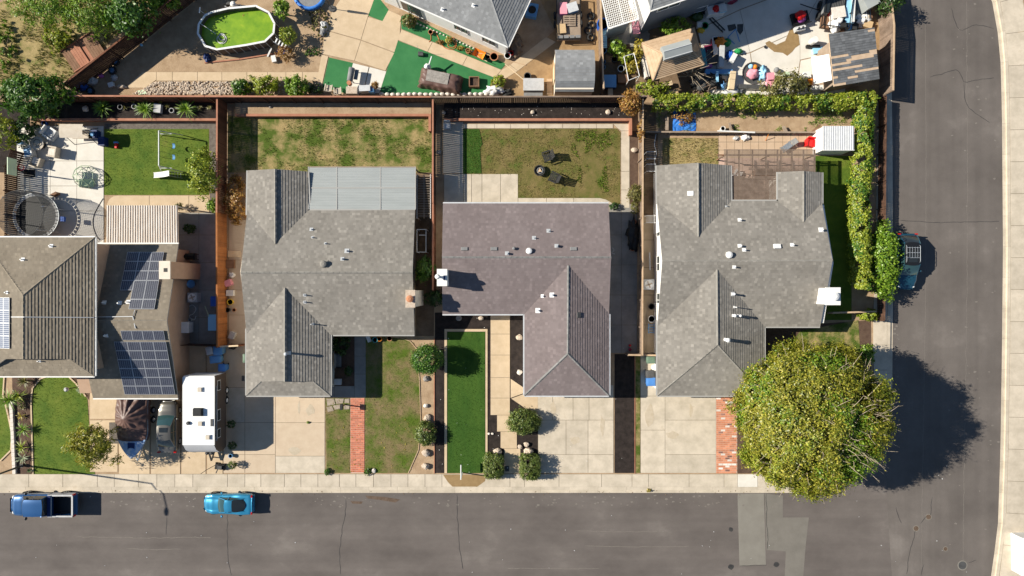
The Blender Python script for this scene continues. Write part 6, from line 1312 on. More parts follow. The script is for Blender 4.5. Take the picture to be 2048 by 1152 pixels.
x, y = rvp(397, 824); part(MB().add([(x + i * sx, y + j * sy, ZR + z) for z, sx, sy in ((0, .42, .36), (.3, .34, .3)) for i, j in ((-1, -1), (1, -1), (1, 1), (-1, 1))], [(3, 2, 1, 0), (4, 5, 6, 7), (0, 1, 5, 4), (1, 2, 6, 5), (2, 3, 7, 6), (3, 0, 4, 7)]), 'air_conditioner', 'black_matte', t, local=True)
x, y = rvp(377, 846); part(MB().lathe([(.16, ZR), (.16, ZR + .12), (.1, ZR + .18)], x, y, 12), 'antenna', 'dark_grey', t, local=True)
x, y = rvp(424, 845); part(MB().box(x, y, ZR, .22, .62, .05), 'ladder_rack', 'dark_grey', t, local=True)
for yy in (.4, 1.3):
    for s in (-1, 1):
        q = MB(); q.ring((s * (hw - .05), yy, .36), .26, .1, 18, 8, ax='x'); w_ = part(q, 'wheel', 'rubber', t, local=True); q = MB(); q.lathe([(.24, 0), (.24, .02)], 0, 0, 14); q.v = [(s * (hw - .05 + .05) + s * z, yy + xx, .36 + y2) for xx, y2, z in q.v]; part(q, 'rim', 'white_metal', w_, local=True)
for yy, zz, l in ((2.0, 1.9, .9), (-.6, 1.9, 1.0), (-2.2, 1.9, .8)): 
    w_ = part(MB().box(hw + .012, yy, zz - .3, .02, l, .6), 'window', 'trim_white', t, local=True); part(MB().box(hw + .026, yy, zz - .25, .012, l - .1, .5), 'pane', 'glass_dark', w_, local=True)
yb = y0 - .9; tg = MB().beam((-.45, yb + .3, .5), (0, yb - 1.1, .5), .1, .12).beam((.45, yb + .3, .5), (0, yb - 1.1, .5), .1, .12); tg.cyl(0, yb - .9, 0, .05, .55, 8); part(tg, 'hitch', 'black', t, local=True)
gt = MB()
for x in (-.2, .2): gt.lathe([(.15, .5), (.16, .55), (.16, .95), (.08, 1.05)], x, yb - .3, 12)
part(gt, 'gas_bottle', 'dark_grey', t, local=True)
# covered boat on a trailer
c = P(265, 850, 1.2); t = thing('boat', 'motor boat under a brown tarp with its blue bow uncovered', 'boat', (c.x, c.y, 0)); Lb = 5.9
def hb(v):  # half breadth, v=0 stern..1 bow
    return 1.38 * (1 - max(0, (v - .55) / .45) ** 2.2) ** .9 if v < 1 else 0
def hullp(u, v):
    y = Lb / 2 - v * Lb; h = hb(v); s = u * 2 - 1; z = 1.25 + .12 * v ** 3; k = abs(s)
    return (h * (1 if s > 0 else -1) * min(1, k * 1.25) if k > .2 else h * s * 1.25, y, z - (1 - k) * (.85 - .25 * v ** 3))
part(MB().surf(hullp, 16, 26), 'hull', 'gel_blue', t, local=True, smooth=True)
dk = MB(); dk.surf(lambda u, v: (hb(.72 + .28 * v) * (u * 2 - 1) * .98, Lb / 2 - (.72 + .28 * v) * Lb, 1.30 + .12 * v + .06 * (1 - (u * 2 - 1) ** 2)), 10, 8); dko = part(dk, 'bow_deck', 'gel_blue', t, local=True, smooth=True)
part(MB().box(.0, -1.85, 1.37, .62, .62, .04), 'hatch', 'navy', dko, local=True)
tp = MB(); ridg = [(-.35, 2.7), (.35, 2.75), (.0, 1.15)]
def tarp(u, v):
    vv = v * .745; y = Lb / 2 + .05 - vv * Lb; h = max(.2, hb(vv)) + .05; s = u * 2 - 1; x = h * s; z = 1.28 + .42 * (1 - abs(s) ** 1.6) * (1 - .65 * v ** 2)
    a = math.atan2(y - .7, x + .25); d = math.hypot(x + .25, y - .7); z += .10 * math.sin(a * 13 + 1.2) * min(1, d * .8) * (1 - abs(s) ** 4) * (1 if v < .55 else max(0, 1 - (v - .55) * 4)); z += .5 * max(0, 1 - d * .55) + .05 * noise.noise(Vector((x * 3, y * 3, 0)))
    if abs(s) > .96: z -= .35
    return (x, y, z)
part(MB().surf(tarp, 40, 60), 'tarp_cover', 'tarp_brown', t, local=True, smooth=True)
tf = MB()
for s in (-1, 1): tf.beam((s * .8, 2.6, .45), (s * .8, -1.2, .45), .08, .1); tf.beam((s * .8, -1.2, .45), (0, -3.4, .45), .08, .1)
tf.beam((-1.15, .7, .42), (1.15, .7, .42), .1, .1).beam((-.8, 2.4, .45), (.8, 2.4, .45), .08, .1).cyl(0, -3.2, 0, .05, .5, 8); tf.beam((1.1, 1.5, .5), (1.75, 1.75, 1.25), .05, .04); part(tf, 'trailer_frame', 'galv', t, local=True)
for yy in (.3, 1.15):
    for s in (-1, 1):
        q = MB(); q.ring((s * 1.3, yy, .32), .23, .09, 16, 8, ax='x'); w_ = part(q, 'wheel', 'rubber', t, local=True); q = MB(); q.lathe([(.2, 0), (.2, .02)], 0, 0, 12); q.v = [(s * 1.36 + s * z, yy + xx, .32 + y2) for xx, y2, z in q.v]; part(q, 'rim', 'white_metal', w_, local=True)
part(MB().box(0, 3.0, .7, .6, .35, .9), 'outboard_motor', 'black', t, local=True)
# utility trailer in the dirt yard
c = P(1137, 36, .7); t = thing('utility_trailer', 'black utility trailer loaded with pallets and boxes', 'trailer', (c.x, c.y, 0), .03)
part(MB().box(0, 0, .5, 2.1, 3.9, .1), 'deck', 'wood_grey', t, local=True); rl = MB()
for s in (-1, 1):
    rl.beam((s * 1.05, -1.95, .95), (s * 1.05, 1.95, .95), .06, .06); 
    for y in (-1.9, -.6, .6, 1.9): rl.box(s * 1.05, y, .5, .06, .06, .47)
rl.beam((-1.05, -1.95, .95), (1.05, -1.95, .95), .06, .06); part(rl, 'rail', 'black', t, local=True)
for k in range(4): part(MB().box(-.78 + .52 * k, -1.75, .6, .42, .25, .3), 'tool_box', 'mid_grey', t, local=True)
for y in (-.4, .4):
    for s in (-1, 1): q = MB(); q.ring((s * 1.2, y, .33), .24, .1, 16, 8, ax='x'); part(q, 'wheel', 'rubber', t, local=True)
part(MB().beam((0, 1.95, .5), (0, 3.1, .5), .1, .1), 'hitch', 'black', t, local=True)
q = c; pl = thing('pallet', 'wooden pallet lying on the black trailer', 'pallet', (q.x + .1, q.y - .15, .6))
for k in range(6): part(MB().box(0, -.5 + k * .2, .1, 1.1, .13, .03), 'slat', 'wood_grey', pl, local=True)
for x in (-.5, 0, .5): part(MB().box(x, 0, 0, .08, 1.15, .1), 'runner', 'wood_grey', pl, local=True)
def crate(lb, px, py, z0, sx, sy, sz, m, rz=0, lid=None, name='storage_box', cat='box'):
    p = P(px, py, z0 + sz); t = thing(name, lb, cat, (p.x, p.y, z0), rz); part(MB().box(0, 0, 0, sx, sy, sz * .9), 'body', m, t, local=True); part(MB().box(0, 0, sz * .9, sx + .03, sy + .03, sz * .1), 'lid', lid or m, t, local=True); return t
crate('pink and purple patterned box on the black trailer', 1127, 16, .6, .62, 1.0, .35, 'magenta', .02, 'pink'); crate('brown cardboard sheet on the black trailer', 1123, 57, .6, .75, .8, .25, 'cardboard', .1)
crate('tangle of folded blue grey chairs on the black trailer', 1145, 14, .6, .9, .8, .4, 'blue_light', .3, 'galv_light')
# loaded trailer at the top right
c = P(1672, 20, .8); t = thing('cargo_trailer', 'dark open trailer heaped with junk at the top right', 'trailer', (c.x, c.y, 0), -.13)
part(MB().box(0, .6, .5, 2.3, 4.6, .1), 'deck', 'wood_brown', t, local=True); rl = MB()
for s in (-1, 1):
    for z in (.9, 1.3): rl.beam((s * 1.15, -1.7, z), (s * 1.15, 2.9, z), .06, .08)
    for y in (-1.65, -.3, 1.0, 2.3): rl.box(s * 1.15, y, .5, .07, .07, .85)
rl.beam((-1.15, -1.7, 1.3), (1.15, -1.7, 1.3), .06, .08); part(rl, 'rail', 'black', t, local=True)
for s in (-1, 1): q = MB(); q.ring((s * 1.32, -.5, .38), .28, .12, 18, 8, ax='x'); part(q, 'wheel', 'rubber', t, local=True); q = MB(); q.ring((s * 1.32, .45, .38), .28, .12, 18, 8, ax='x'); part(q, 'wheel', 'rubber', t, local=True)
part(MB().beam((-1.1, -.1, .45), (-3.1, .3, .45), .06, .06), 'tow_bar', 'black', t, local=True)
# ================================================================ yard things
def bucket(lb, px, py, r, h, m, z0=0.0, name='bucket', cat='bucket', inside='black', top=1.12):
    p = P(px, py, z0 + h); t = thing(name, lb, cat, (p.x, p.y, z0)); part(MB().lathe([(r * .85, 0), (r, h), (r * top, h), (r * top, h + .03), (r * .92, h + .03), (r * .9, h - .04)], 0, 0, 16), 'body', m, t, local=True)
    part(MB().cyl(0, 0, h - .06, r * .9, .02, 14), 'contents', inside, t, local=True); return t
def bin_(lb, px, py, m, rz=0, sx=.55, sy=.62, h=1.0, lid=None):
    p = P(px, py, h); t = thing('wheelie_bin', lb, 'bin', (p.x, p.y, .03), rz); vs = [(i * a, j * b, z) for z, a, b in ((.05, sx * .38, sy * .38), (h * .9, sx / 2, sy / 2)) for i, j in ((-1, -1), (1, -1), (1, 1), (-1, 1))]
    part(MB().add(vs, [(3, 2, 1, 0), (4, 5, 6, 7), (0, 1, 5, 4), (1, 2, 6, 5), (2, 3, 7, 6), (3, 0, 4, 7)]), 'body', m, t, local=True); ld = MB()
    ld.surf(lambda u, v: ((u - .5) * (sx + .06), (v - .5) * (sy + .06), h * .9 + .02 + .07 * (1 - (u * 2 - 1) ** 4) * (1 - (v * 2 - 1) ** 4)), 8, 8); lo = part(ld, 'lid', lid or m, t, local=True, smooth=True)
    part(MB().tube([(-sx * .4, sy / 2 + .05, h * .93), (sx * .4, sy / 2 + .05, h * .93)], .02, 6), 'handle', lid or m, t, local=True)
    for s in (-1, 1): q = MB(); q.ring((s * sx * .36, sy * .42, .1), .07, .03, 12, 6, ax='x'); part(q, 'wheel', 'rubber', t, local=True)
    return t
def armchair(lb, px, py, rz, m, cm, s=1.0, back=.85, name='armchair', z=.6):
    p = P(px, py, z); t = thing(name, lb, 'chair', (p.x, p.y, .03), rz); part(MB().box(0, 0, .05, .7 * s, .7 * s, .33), 'base', m, t, local=True); part(MB().box(.02 * s, -.04 * s, .38, .52 * s, .56 * s, .1), 'cushion', cm, t, local=True)
    part(MB().add([(i * .36 * s, .3 * s + j, z_) for z_, j0 in ((.1, 0), (back, .12)) for i, j in ((-1, j0), (1, j0), (1, j0 + .1), (-1, j0 + .1))], [(3, 2, 1, 0), (4, 5, 6, 7), (0, 1, 5, 4), (1, 2, 6, 5), (2, 3, 7, 6), (3, 0, 4, 7)]), 'backrest', m, t, local=True)
    for k in (-1, 1): part(MB().box(k * .36 * s, -.02, .05, .12 * s, .68 * s, .55), 'armrest', m, t, local=True)
    return t
def legchair(lb, px, py, rz, m, slats=None, back=.8, name='chair', s=1.0):
    p = P(px, py, .45); t = thing(name, lb, 'chair', (p.x, p.y, .03), rz); t.scale = (s, s, 1)
    for i in (-1, 1):
        for j in (-1, 1): part(MB().beam((i * .25, j * .25, 0), (i * .22, j * .22, .42), .045, .045), 'leg', m, t, local=True)
        part(MB().beam((i * .3, -.28, .62), (i * .3, .3, .62), .09, .03), 'armrest', m, t, local=True); part(MB().beam((i * .3, -.25, .4), (i * .3, -.25, .62), .04, .04), 'arm_support', m, t, local=True)
    for k in range(5): part(MB().box(0, -.22 + k * .11, .42, .52, .09, .025), 'seat_slat', m, t, local=True); part(MB().beam((-.22 + k * .11, .27, .42), (-.22 + k * .11, .45, .42 + back * .62), .09, .025), 'back_slat', m, t, local=True)
    return t
def tyre(lb, px, py, r=.32, z0=0.0, group=None):
    p = P(px, py, z0); mb = MB(); mb.ring((p.x, p.y, z0 + .1), r * .75, r * .28, 20, 8); return one(mb, 'tyre', 'rubber', lb, 'tyre', group, smooth=True)
def potplant(lb, px, py, r, m, leaf, h=.3, n=160):
    p = P(px, py, h); t = thing('plant_pot', lb, 'pot', (p.x, p.y, .02)); part(MB().lathe([(r * .7, 0), (r, h), (r * 1.1, h), (r * 1.1, h + .04), (r * .9, h + .04), (r * .88, h - .03)], 0, 0, 14), 'pot', m, t, local=True); part(MB().cyl(0, 0, h - .06, r * .88, .02, 12), 'soil', 'mulch_brown', t, local=True)
    if leaf:
        C, N = crown_pts(n, 20, (r * 1.1, r * 1.1, r * .8), r * .2); C[:, 2] += h + r * .5; o = bpy.data.objects.new('foliage', quads('foliage', C, N, .1, leaf)); COL.objects.link(o); o.parent = t
    return t
def heap(lb, px, py, R, m, cat, name, amp=.35, z0=0.0, nu=22, nv=12, fr=2.6):
    p = P(px, py, z0); mb = MB().blob((p.x, p.y, z0 + R[2] * .35), R, amp, nu, nv, fr, flat=z0 + .005); return one(mb, name, m, lb, cat, smooth=True)
def plank(lb, p0, p1, wd, ht, m, z0=.05, z1=None, name='plank', cat='plank'):
    a, b = P(*p0, z0), P(*p1, z0 if z1 is None else z1); return one(MB().beam(a, b, wd, ht), name, m, lb, cat)
def ball(lb, px, py, r, m, z0=0.0): p = P(px, py, z0 + r); return one(MB().blob((p.x, p.y, z0 + r), (r, r, r), 0, 14, 10), 'ball', m, lb, 'ball', smooth=True)
def acunit(lb, px, py, m='light_grey', s=.85):
    p = P(px, py, .8); t = thing('air_conditioner', lb, 'air conditioner', (p.x, p.y, .02)); part(MB().box(0, 0, 0, s, s, .75), 'case', m, t, local=True)
    part(MB().lathe([(s * .42, .75), (s * .44, .8), (s * .40, .8), (s * .40, .76)], 0, 0, 20), 'fan_guard', 'white_metal', t, local=True); part(MB().cyl(0, 0, .752, s * .39, .006, 20), 'fan_well', 'black', t, local=True); fb = MB()
    for k in range(4): a = k * math.pi / 2 + .4; fb.beam((0, 0, .775), (math.cos(a) * s * .33, math.sin(a) * s * .33, .775), .12, .015)
    part(fb, 'fan', 'stone', t, local=True); return t
def hose(lb, pts, r, m, name='hose', z=.05):
    q = [P(x, y, z) for x, y in pts]; out = []
    for i in range(len(q) - 1):
        p0, p1, p2, p3 = q[max(i - 1, 0)], q[i], q[i + 1], q[min(i + 2, len(q) - 1)]
        for k in range(5):
            t = k / 5; out.append(.5 * ((2 * p1) + (p2 - p0) * t + (2 * p0 - 5 * p1 + 4 * p2 - p3) * t * t + (3 * p1 - p0 - 3 * p2 + p3) * t ** 3))
    return one(MB().tube(out + [q[-1]], r, 6), name, m, lb, 'hose', smooth=True)
# ---- patio with trampoline
armchair('white wicker armchair nearest the beige swing', 98, 266, math.radians(55), 'white_plastic', 'light_grey', 1.25)
armchair('pale blue white armchair left of the round table', 54, 303, math.radians(-75), 'white_plastic', 'blue_light', 1.15)
armchair('beige wicker armchair right of the round table', 103, 303, math.radians(-100), 'canopy_beige', 'stone_white', 1.15)
armchair('beige wicker armchair below the round table', 69, 322, math.radians(160), 'canopy_beige', 'stone_white', 1.1)
p = P(74, 287, .7); t = thing('round_table', 'round beige patio table between the armchairs', 'table', (p.x, p.y, .03)); part(MB().cyl(0, 0, .66, .62, .04, 24), 'table_top', 'canopy_beige', t, local=True); part(MB().cyl(0, 0, 0, .09, .66, 10), 'column', 'dark_grey', t, local=True); part(MB().cyl(0, 0, 0, .32, .05, 16), 'foot', 'dark_grey', t, local=True)
q = MB(); q.ring((.05, .05, .76), .3, .02, 18, 6); part(q, 'umbrella_ring', 'dark_grey', t, local=True)
p = P(143, 262, 1.9); t = thing('garden_swing', 'beige canopy garden swing with black frame', 'swing', (p.x, p.y, .03)); cn = MB(); cn.surf(lambda u, v: ((u - .5) * 2.05, (v - .5) * 1.2, 1.9 + .1 * math.sin(v * math.pi)), 8, 8); part(cn, 'canopy', 'canopy_beige', t, local=True, smooth=True)
for s in (-1, 1): part(MB().tube([(s * 1.05, -.75, 0), (s * 1.05, -.35, 1.0), (s * 1.05, 0, 1.88), (s * 1.05, .35, 1.0), (s * 1.05, .75, 0)], .03, 6), 'frame', 'black', t, local=True)
part(MB().tube([(-1.05, 0, 1.85), (1.05, 0, 1.85)], .03, 6), 'crossbar', 'black', t, local=True); part(MB().box(0, -.05, .45, 1.8, .55, .1), 'seat', 'canopy_beige', t, local=True); part(MB().box(0, .25, .55, 1.8, .1, .5), 'backrest', 'canopy_beige', t, local=True)
p = P(185, 268, .6); t = thing('fire_table', 'dark square stove with wire basket right of the swing', 'stove', (p.x, p.y, .03)); part(MB().box(0, 0, 0, .75, .75, .55), 'base', 'navy', t, local=True); part(MB().lathe([(.16, .55), (.2, .62), (.12, .6)], 0, 0, 14), 'burner', 'blue_light', t, local=True); q = MB()
for k in range(6): q.tube([(-.55 - .03 * k, -.35 + k * .14, .3), (-.42, -.35 + k * .14, .62)], .012, 5)
part(q, 'wire_basket', 'black', t, local=True)
crate('small navy cabinet at the edge of the swing set lawn', 202, 282, .03, .55, .75, .6, 'navy', name='cabinet', cat='cabinet')
p = P(26, 334, 3.0); t = thing('basketball_hoop', 'basketball hoop with pale green backboard and red rim', 'basketball hoop', (p.x, p.y, .03)); part(MB().box(0, 0, 2.6, .06, 1.45, .95), 'backboard', 'dome_green', t, local=True); q = MB(); q.ring((.5, -.0, 2.75), .25, .03, 18, 6); part(q, 'rim', 'red', t, local=True); part(MB().tube([(-.9, 0, 0), (-.9, 0, 2.4), (-.05, 0, 3.0)], .06, 8), 'pole', 'black', t, local=True); part(MB().box(-.9, 0, 0, .9, .7, .16), 'foot', 'black', t, local=True)
nt_ = MB()
for k in range(10): a = k * .628; nt_.tube([(.5 + .25 * math.cos(a), .25 * math.sin(a), 2.75), (.5 + .13 * math.cos(a + .3), .13 * math.sin(a + .3), 2.4)], .01, 4)
part(nt_, 'net', 'pink', t, local=True)
# geodesic climbing dome
p = P(166, 352, .6); t = thing('climbing_dome', 'pale green geodesic climbing dome on the patio', 'climbing frame', (p.x, p.y, .03)); q = MB(); Rd = 1.05; rows = [(0, 9, 0), (.5, 9, .35), (.95, 6, .1)]; pts = []
for z, n, ph in rows: rr = math.sqrt(max(.05, 1.25 - z * z)) * Rd / 1.118; pts.append([Vector((rr * math.cos(6.283 * i / n + ph), rr * math.sin(6.283 * i / n + ph), z * 1.15)) for i in range(n)])
pts.append([Vector((0, 0, 1.3))])
for ri, row in enumerate(pts[:-1]):
    n = len(row)
    for i in range(n):
        if ri: q.tube([row[i], row[(i + 1) % n]], .022, 5)
        up = sorted(pts[ri + 1], key=lambda v: (v - row[i]).length)[:2 if ri < 2 else 1]
        for u_ in up: q.tube([row[i], u_], .022, 5)
part(q, 'tube_frame', 'dome_green', t, local=True); crate('pale green mat under the climbing dome', 172, 366, .03, 1.3, .7, .12, 'dome_green', name='mat', cat='mat')
# trampoline with net
p = P(72, 432, .9); t = thing('trampoline', 'round trampoline with dark mat and safety net', 'trampoline', (p.x, p.y, .03)); Rt = 2.05; part(MB().cyl(0, 0, .86, Rt - .28, .02, 36), 'jump_mat', 'black', t, local=True)
q = MB(); n = 36
for i in range(n):
    a0, a1 = 6.28318 * i / n, 6.28318 * (i + .82) / n; q.poly([((Rt - .27) * math.cos(a0), (Rt - .27) * math.sin(a0), .89), (Rt * math.cos(a0), Rt * math.sin(a0), .9), (Rt * math.cos(a1), Rt * math.sin(a1), .9), ((Rt - .27) * math.cos(a1), (Rt - .27) * math.sin(a1), .89)])
part(q, 'spring_pad', 'light_grey', t, local=True, kind='stuff'); q = MB(); q.ring((0, 0, .88), Rt, .03, 36, 6); part(q, 'ring', 'galv', t, local=True)
for k in range(6):
    a = k * 1.047 + .3; x, y = Rt * math.cos(a), Rt * math.sin(a); part(MB().tube([(x, y, 0), (x, y, .9), (x * 1.04, y * 1.04, 2.6), (x * .97, y * .97, 2.72)], .03, 6), 'pole', 'galv_light', t, local=True)
q = MB(); q.ring((0, 0, 2.65), Rt * 1.0, .014, 36, 6); part(q, 'top_ring', 'dark_grey', t, local=True); q = MB()
for k in range(90):
    a = 6.28318 * k / 90; x, y = Rt * math.cos(a), Rt * math.sin(a); q.beam((x, y, .9), (x * 1.0, y * 1.0, 2.65), .018, .018)
for k in range(14):
    z = 1.0 + k * .12; q.ring((0, 0, z), Rt, .008, 36, 3)
part(q, 'net_cords', 'mesh_grey', t, local=True, kind='stuff'); part(MB().surf(lambda u, v: (Rt * .995 * math.cos(u * 6.28318), Rt * .995 * math.sin(u * 6.28318), .9 + 1.72 * v), 40, 1), 'net', 'net', t, local=True); p2 = P(128, 440, 1.2); 
crate('wooden step board leaning at the trampoline', 107, 388, .03, .5, .2, .5, 'wood_brown', .5, name='step', cat='step')
hose('black hose lying on the patio beside the awning', [(206, 397), (198, 410), (188, 430), (186, 450), (192, 470), (200, 480)], .03, 'hose_black')
crate('blue toy on the trampoline edge', 124, 438, .9, .3, .4, .25, 'blue', name='toy', cat='toy')
# swing set
p = P(318, 297, 2.1); t = thing('swing_set', 'pale metal swing set with white slide on the back lawn', 'swing set', (p.x, p.y, .02)); Zs = 2.1; y0, y1 = 1.55, -1.5
part(MB().tube([(0, y0, Zs), (0, y1, Zs)], .05, 8), 'top_bar', 'galv_light', t, local=True)
for y in (y0, y1):
    for s in (-1, 1): part(MB().tube([(0, y, Zs), (s * .95, y + .15 * (1 if y > 0 else -1), 0)], .04, 8), 'leg', 'galv_light', t, local=True)
    part(MB().tube([(-.5, y, 1.0), (.5, y, 1.0)], .03, 6), 'brace', 'galv_light', t, local=True)
for yy, m in ((.55, 'blue_light'), (-.45, 'blue_light')):
    sw_ = part(MB().surf(lambda u, v: ((u - .5) * .22 + .45, yy + (v - .5) * .45, .55 + .12 * (v * 2 - 1) ** 2), 2, 8), 'swing_seat', m, t, local=True); part(MB().tube([(0, yy - .22, Zs), (.45, yy - .22, .65)], .01, 4), 'chain', 'dark_grey', sw_, local=True); part(MB().tube([(0, yy + .22, Zs), (.45, yy + .22, .65)], .01, 4), 'chain', 'dark_grey', sw_, local=True)
sl_ = MB(); sl_.surf(lambda u, v: (.35 - 1.9 * u, -2.0 + (v - .5) * .5, 1.15 - .95 * u - .12 * math.sin(u * 3.14) + .10 * abs(v * 2 - 1) ** 3), 12, 8); part(sl_, 'slide', 'white_plastic', t, local=True, smooth=True); ld = MB()
for s in (-1, 1): ld.tube([(.4, -2.0 + s * .22, 1.2), (.95, -2.0 + s * .22, 0)], .025, 6)
for k in range(4): ld.tube([(.5 + k * .12, -2.22, .95 - k * .26), (.5 + k * .12, -1.78, .95 - k * .26)], .02, 6)
part(ld, 'ladder', 'galv', t, local=True)
p = P(235, 290); t = thing('toy_ride', 'little red and blue toy on the back lawn', 'toy', (p.x, p.y, .03)); part(MB().box(0, -.12, 0, .18, .45, .25), 'body', 'red', t, local=True); part(MB().box(-.05, .18, 0, .35, .15, .2), 'front', 'blue_light', t, local=True)
crate('white garden seat among the palms', 314, 216, .5, .6, .75, .4, 'light_grey', -.1, name='garden_chair', cat='chair')
for i, (x, y, m, lb) in enumerate(((56, 252, 'white_plastic', 'white pot in the dark shrub bed'), (38, 284, 'blue_light', 'pale blue pot in the dark shrub bed'), (88, 246, 'blue', 'blue pot beside the white armchair'), (23, 258, 'purple', 'purple pot under the left shrubs'), (268, 213, 'light_grey', 'white pot left of the middle palm'), (343, 221, 'light_grey', 'grey pot right of the garden seat'), (240, 214, 'mid_grey', 'white pot right of the left palm'))): bucket(lb, x, y, .2, .3, m, .5 if y < 235 and x > 200 else 0.02, 'plant_pot', 'pot', 'mulch_brown')
# ---- side yard of the solar house
p = P(377, 513, .9); t = thing('barbecue', 'black gas barbecue at the garage wall', 'barbecue', (p.x, p.y, .03)); part(MB().box(0, 0, .35, .95, .6, .35), 'cabinet', 'black_matte', t, local=True); q = MB(); q.surf(lambda u, v: ((u - .5) * .9, (v - .5) * .55, .7 + .28 * math.sin(v * math.pi)), 6, 8); part(q, 'hood', 'black', t, local=True, smooth=True); part(MB().tube([(-.35, -.32, .85), (.35, -.32, .85)], .02, 6), 'handle', 'chrome', t, local=True)
for s in (-1, 1):
    for r in (-1, 1): part(MB().box(s * .42, r * .24, 0, .06, .06, .36), 'leg', 'black', t, local=True)
acunit('air conditioner unit beside the solar garage wall', 384, 595)
p = P(382, 568, .5); t = thing('round_chair', 'blue wire bowl chair beside the garage wall', 'chair', (p.x, p.y, .03)); q = MB(); q.lathe([(.12, .25), (.28, .32), (.38, .5), (.36, .5), (.26, .35)], 0, 0, 16); part(q, 'bowl', 'blue_light', t, local=True); part(MB().cyl(0, 0, 0, .2, .26, 10, .1), 'foot', 'dark_grey', t, local=True)
bucket('white bucket beside the blue bowl chair', 366, 563, .17, .35, 'white_plastic'); crate('white hatch cabinet on the garage wall', 366, 655, .5, .9, .95, .9, 'light_grey', name='utility_cabinet', cat='cabinet', lid='white_plastic')
hose('white hose coiled beside the air conditioner', [(375, 615), (385, 610), (392, 618), (386, 628), (378, 632), (388, 640), (392, 632)], .03, 'white_plastic'); bucket('small white pot beside the hose coil', 380, 640, .14, .25, 'white_plastic')
p = P(425, 645, .7); t = thing('folding_table', 'pale blue folding table against the orange fence', 'table', (p.x, p.y, .03)); part(MB().box(0, 0, .68, .75, 1.45, .05), 'table_top', 'skyblue', t, local=True)
for s in (-1, 1):
    for r in (-1, 1): part(MB().box(s * .33, r * .66, 0, .04, .04, .68), 'leg', 'galv', t, local=True)
bin_('dark blue bin above the folding table', 427, 603, 'blue', 0, .55, .8, .95); plank('pale green bent pole beside the blue bin', (410, 612), (418, 633), .05, .05, 'dome_green', .1, 1.0, 'pole', 'pole')
bin_('grey bin in the row near the trailer, upper left', 418, 702, 'light_grey', .2); bin_('grey lidded bin next to the fence near the trailer', 435, 701, 'blue_light', 0, .75, .75); bin_('wide grey bin below the two others', 430, 719, 'blue_light', .1, .95, .6, .9); bin_('bright blue recycling bin beside the trailer', 443, 736, 'blue_bin', 0, .6, .6)
bin_('green bin at the wall of the grey house', 490, 717, 'green_bin', 0, .4, .7); bin_('dark bin lower on the wall of the grey house', 488, 757, 'dark_grey', 0, .4, .4, .9)
p = P(437, 935, .5); t = thing('lawn_mower', 'black folded mower with long handle on the driveway', 'mower', (p.x, p.y, .03), -.15); part(MB().box(0, 0, .12, .95, .5, .2, taper=.85), 'deck', 'black_matte', t, local=True); part(MB().box(.08, 0, .32, .4, .34, .18), 'engine', 'dark_grey', t, local=True); part(MB().tube([(-.4, .1, .25), (-1.0, -.35, .5), (-1.4, -.72, .7)], .025, 6), 'handle', 'black', t, local=True)
for s in (-1, 1):
    for r in (-1, 1): q = MB(); q.ring((s * .38, r * .27, .11), .08, .035, 12, 6, ax='y'); part(q, 'wheel', 'rubber', t, local=True)
bucket('small pale blue bucket under the trailer hitch', 461, 912, .17, .3, 'blue_light')
# solar garden lamp on a stem, lawn
p = P(132, 779, 2.2); t = thing('garden_lamp', 'small round garden lamp on a pole by the front lawn', 'lamp', (p.x + .0, p.y, .02)); part(MB().tube([(0, 0, 0), (0, 0, 2.0)], .035, 8), 'pole', 'black', t, local=True); part(MB().lathe([(.06, 2.0), (.17, 2.05), (.19, 2.2), (.12, 2.3)], 0, 0, 14), 'lantern', 'light_grey', t, local=True)
# street lamp
p = P(48, 930); t = thing('street_lamp', 'tall street lamp rising at the left edge of the sidewalk', 'street lamp', (p.x, p.y, 0)); part(MB().tube([(0, 0, -.05), (0, 0, 4), (0, 0, 7.9)], .09, 10, r2=.06), 'pole', 'steel_dark', t, local=True); part(MB().tube([(0, 0, 7.85), (.1, -.9, 8.3), (.15, -2.1, 8.45)], .045, 8), 'arm', 'steel_dark', t, local=True); part(MB().blob((.17, -2.45, 8.42), (.17, .42, .1), .02, 10, 7), 'lamp_head', 'steel_dark', t, local=True, smooth=True); part(MB().cyl(0, 0, 0, .16, .3, 12), 'base', 'steel_dark', t, local=True)
crate('paved service box beside the boat', 228, 866, .03, .85, 1.9, .1, 'gravel_dark', name='drain_grate', cat='grate')
# ---- side yard of the grey house
crate('brown crate by the orange fence', 460, 528, .02, .7, .75, .3, 'wood_brown'); crate('tan mat by the orange fence', 468, 508, .02, 1.1, .55, .06, 'wood_pale', name='mat', cat='mat'); crate('pink toy house by the orange fence', 455, 566, .02, .55, .5, .5, 'pink', .4, name='toy', cat='toy'); crate('white box by the orange fence', 459, 586, .02, .6, .5, .4, 'white_plastic'); heap('white crumpled bag by the orange fence', 465, 550, (.25, .25, .25), 'tarp_white', 'bag', 'bag'); bucket('yellow pot by the orange fence', 460, 604, .25, .35, 'yellow'); bucket('dark pot below the yellow one', 455, 620, .2, .3, 'dark_grey'); crate('white chair like seat in the lower side yard', 463, 671, .02, .45, .6, .4, 'light_grey', -.4, name='stool', cat='stool'); heap('black refuse bag by the short gate fence', 466, 693, (.3, .25, .25), 'tarp_black', 'bag', 'bag'); bucket('small brown pot left of the crate', 468, 620, .15, .2, 'terracotta')
p = P(842, 481, 1.8); t = thing('laundry_frame', 'white rectangular frame between the grey house and the fence', 'frame', (p.x, p.y, .02)); q = MB()
for a, b in (((-.4, 1.0), (.4, 1.0)), ((.4, 1.0), (.4, -1.0)), ((.4, -1.0), (-.4, -1.0)), ((-.4, -1.0), (-.4, 1.0)), ((-.2, .5), (.35, .5))): q.beam((a[0], a[1], 1.5), (b[0], b[1], 1.5), .05, .05)
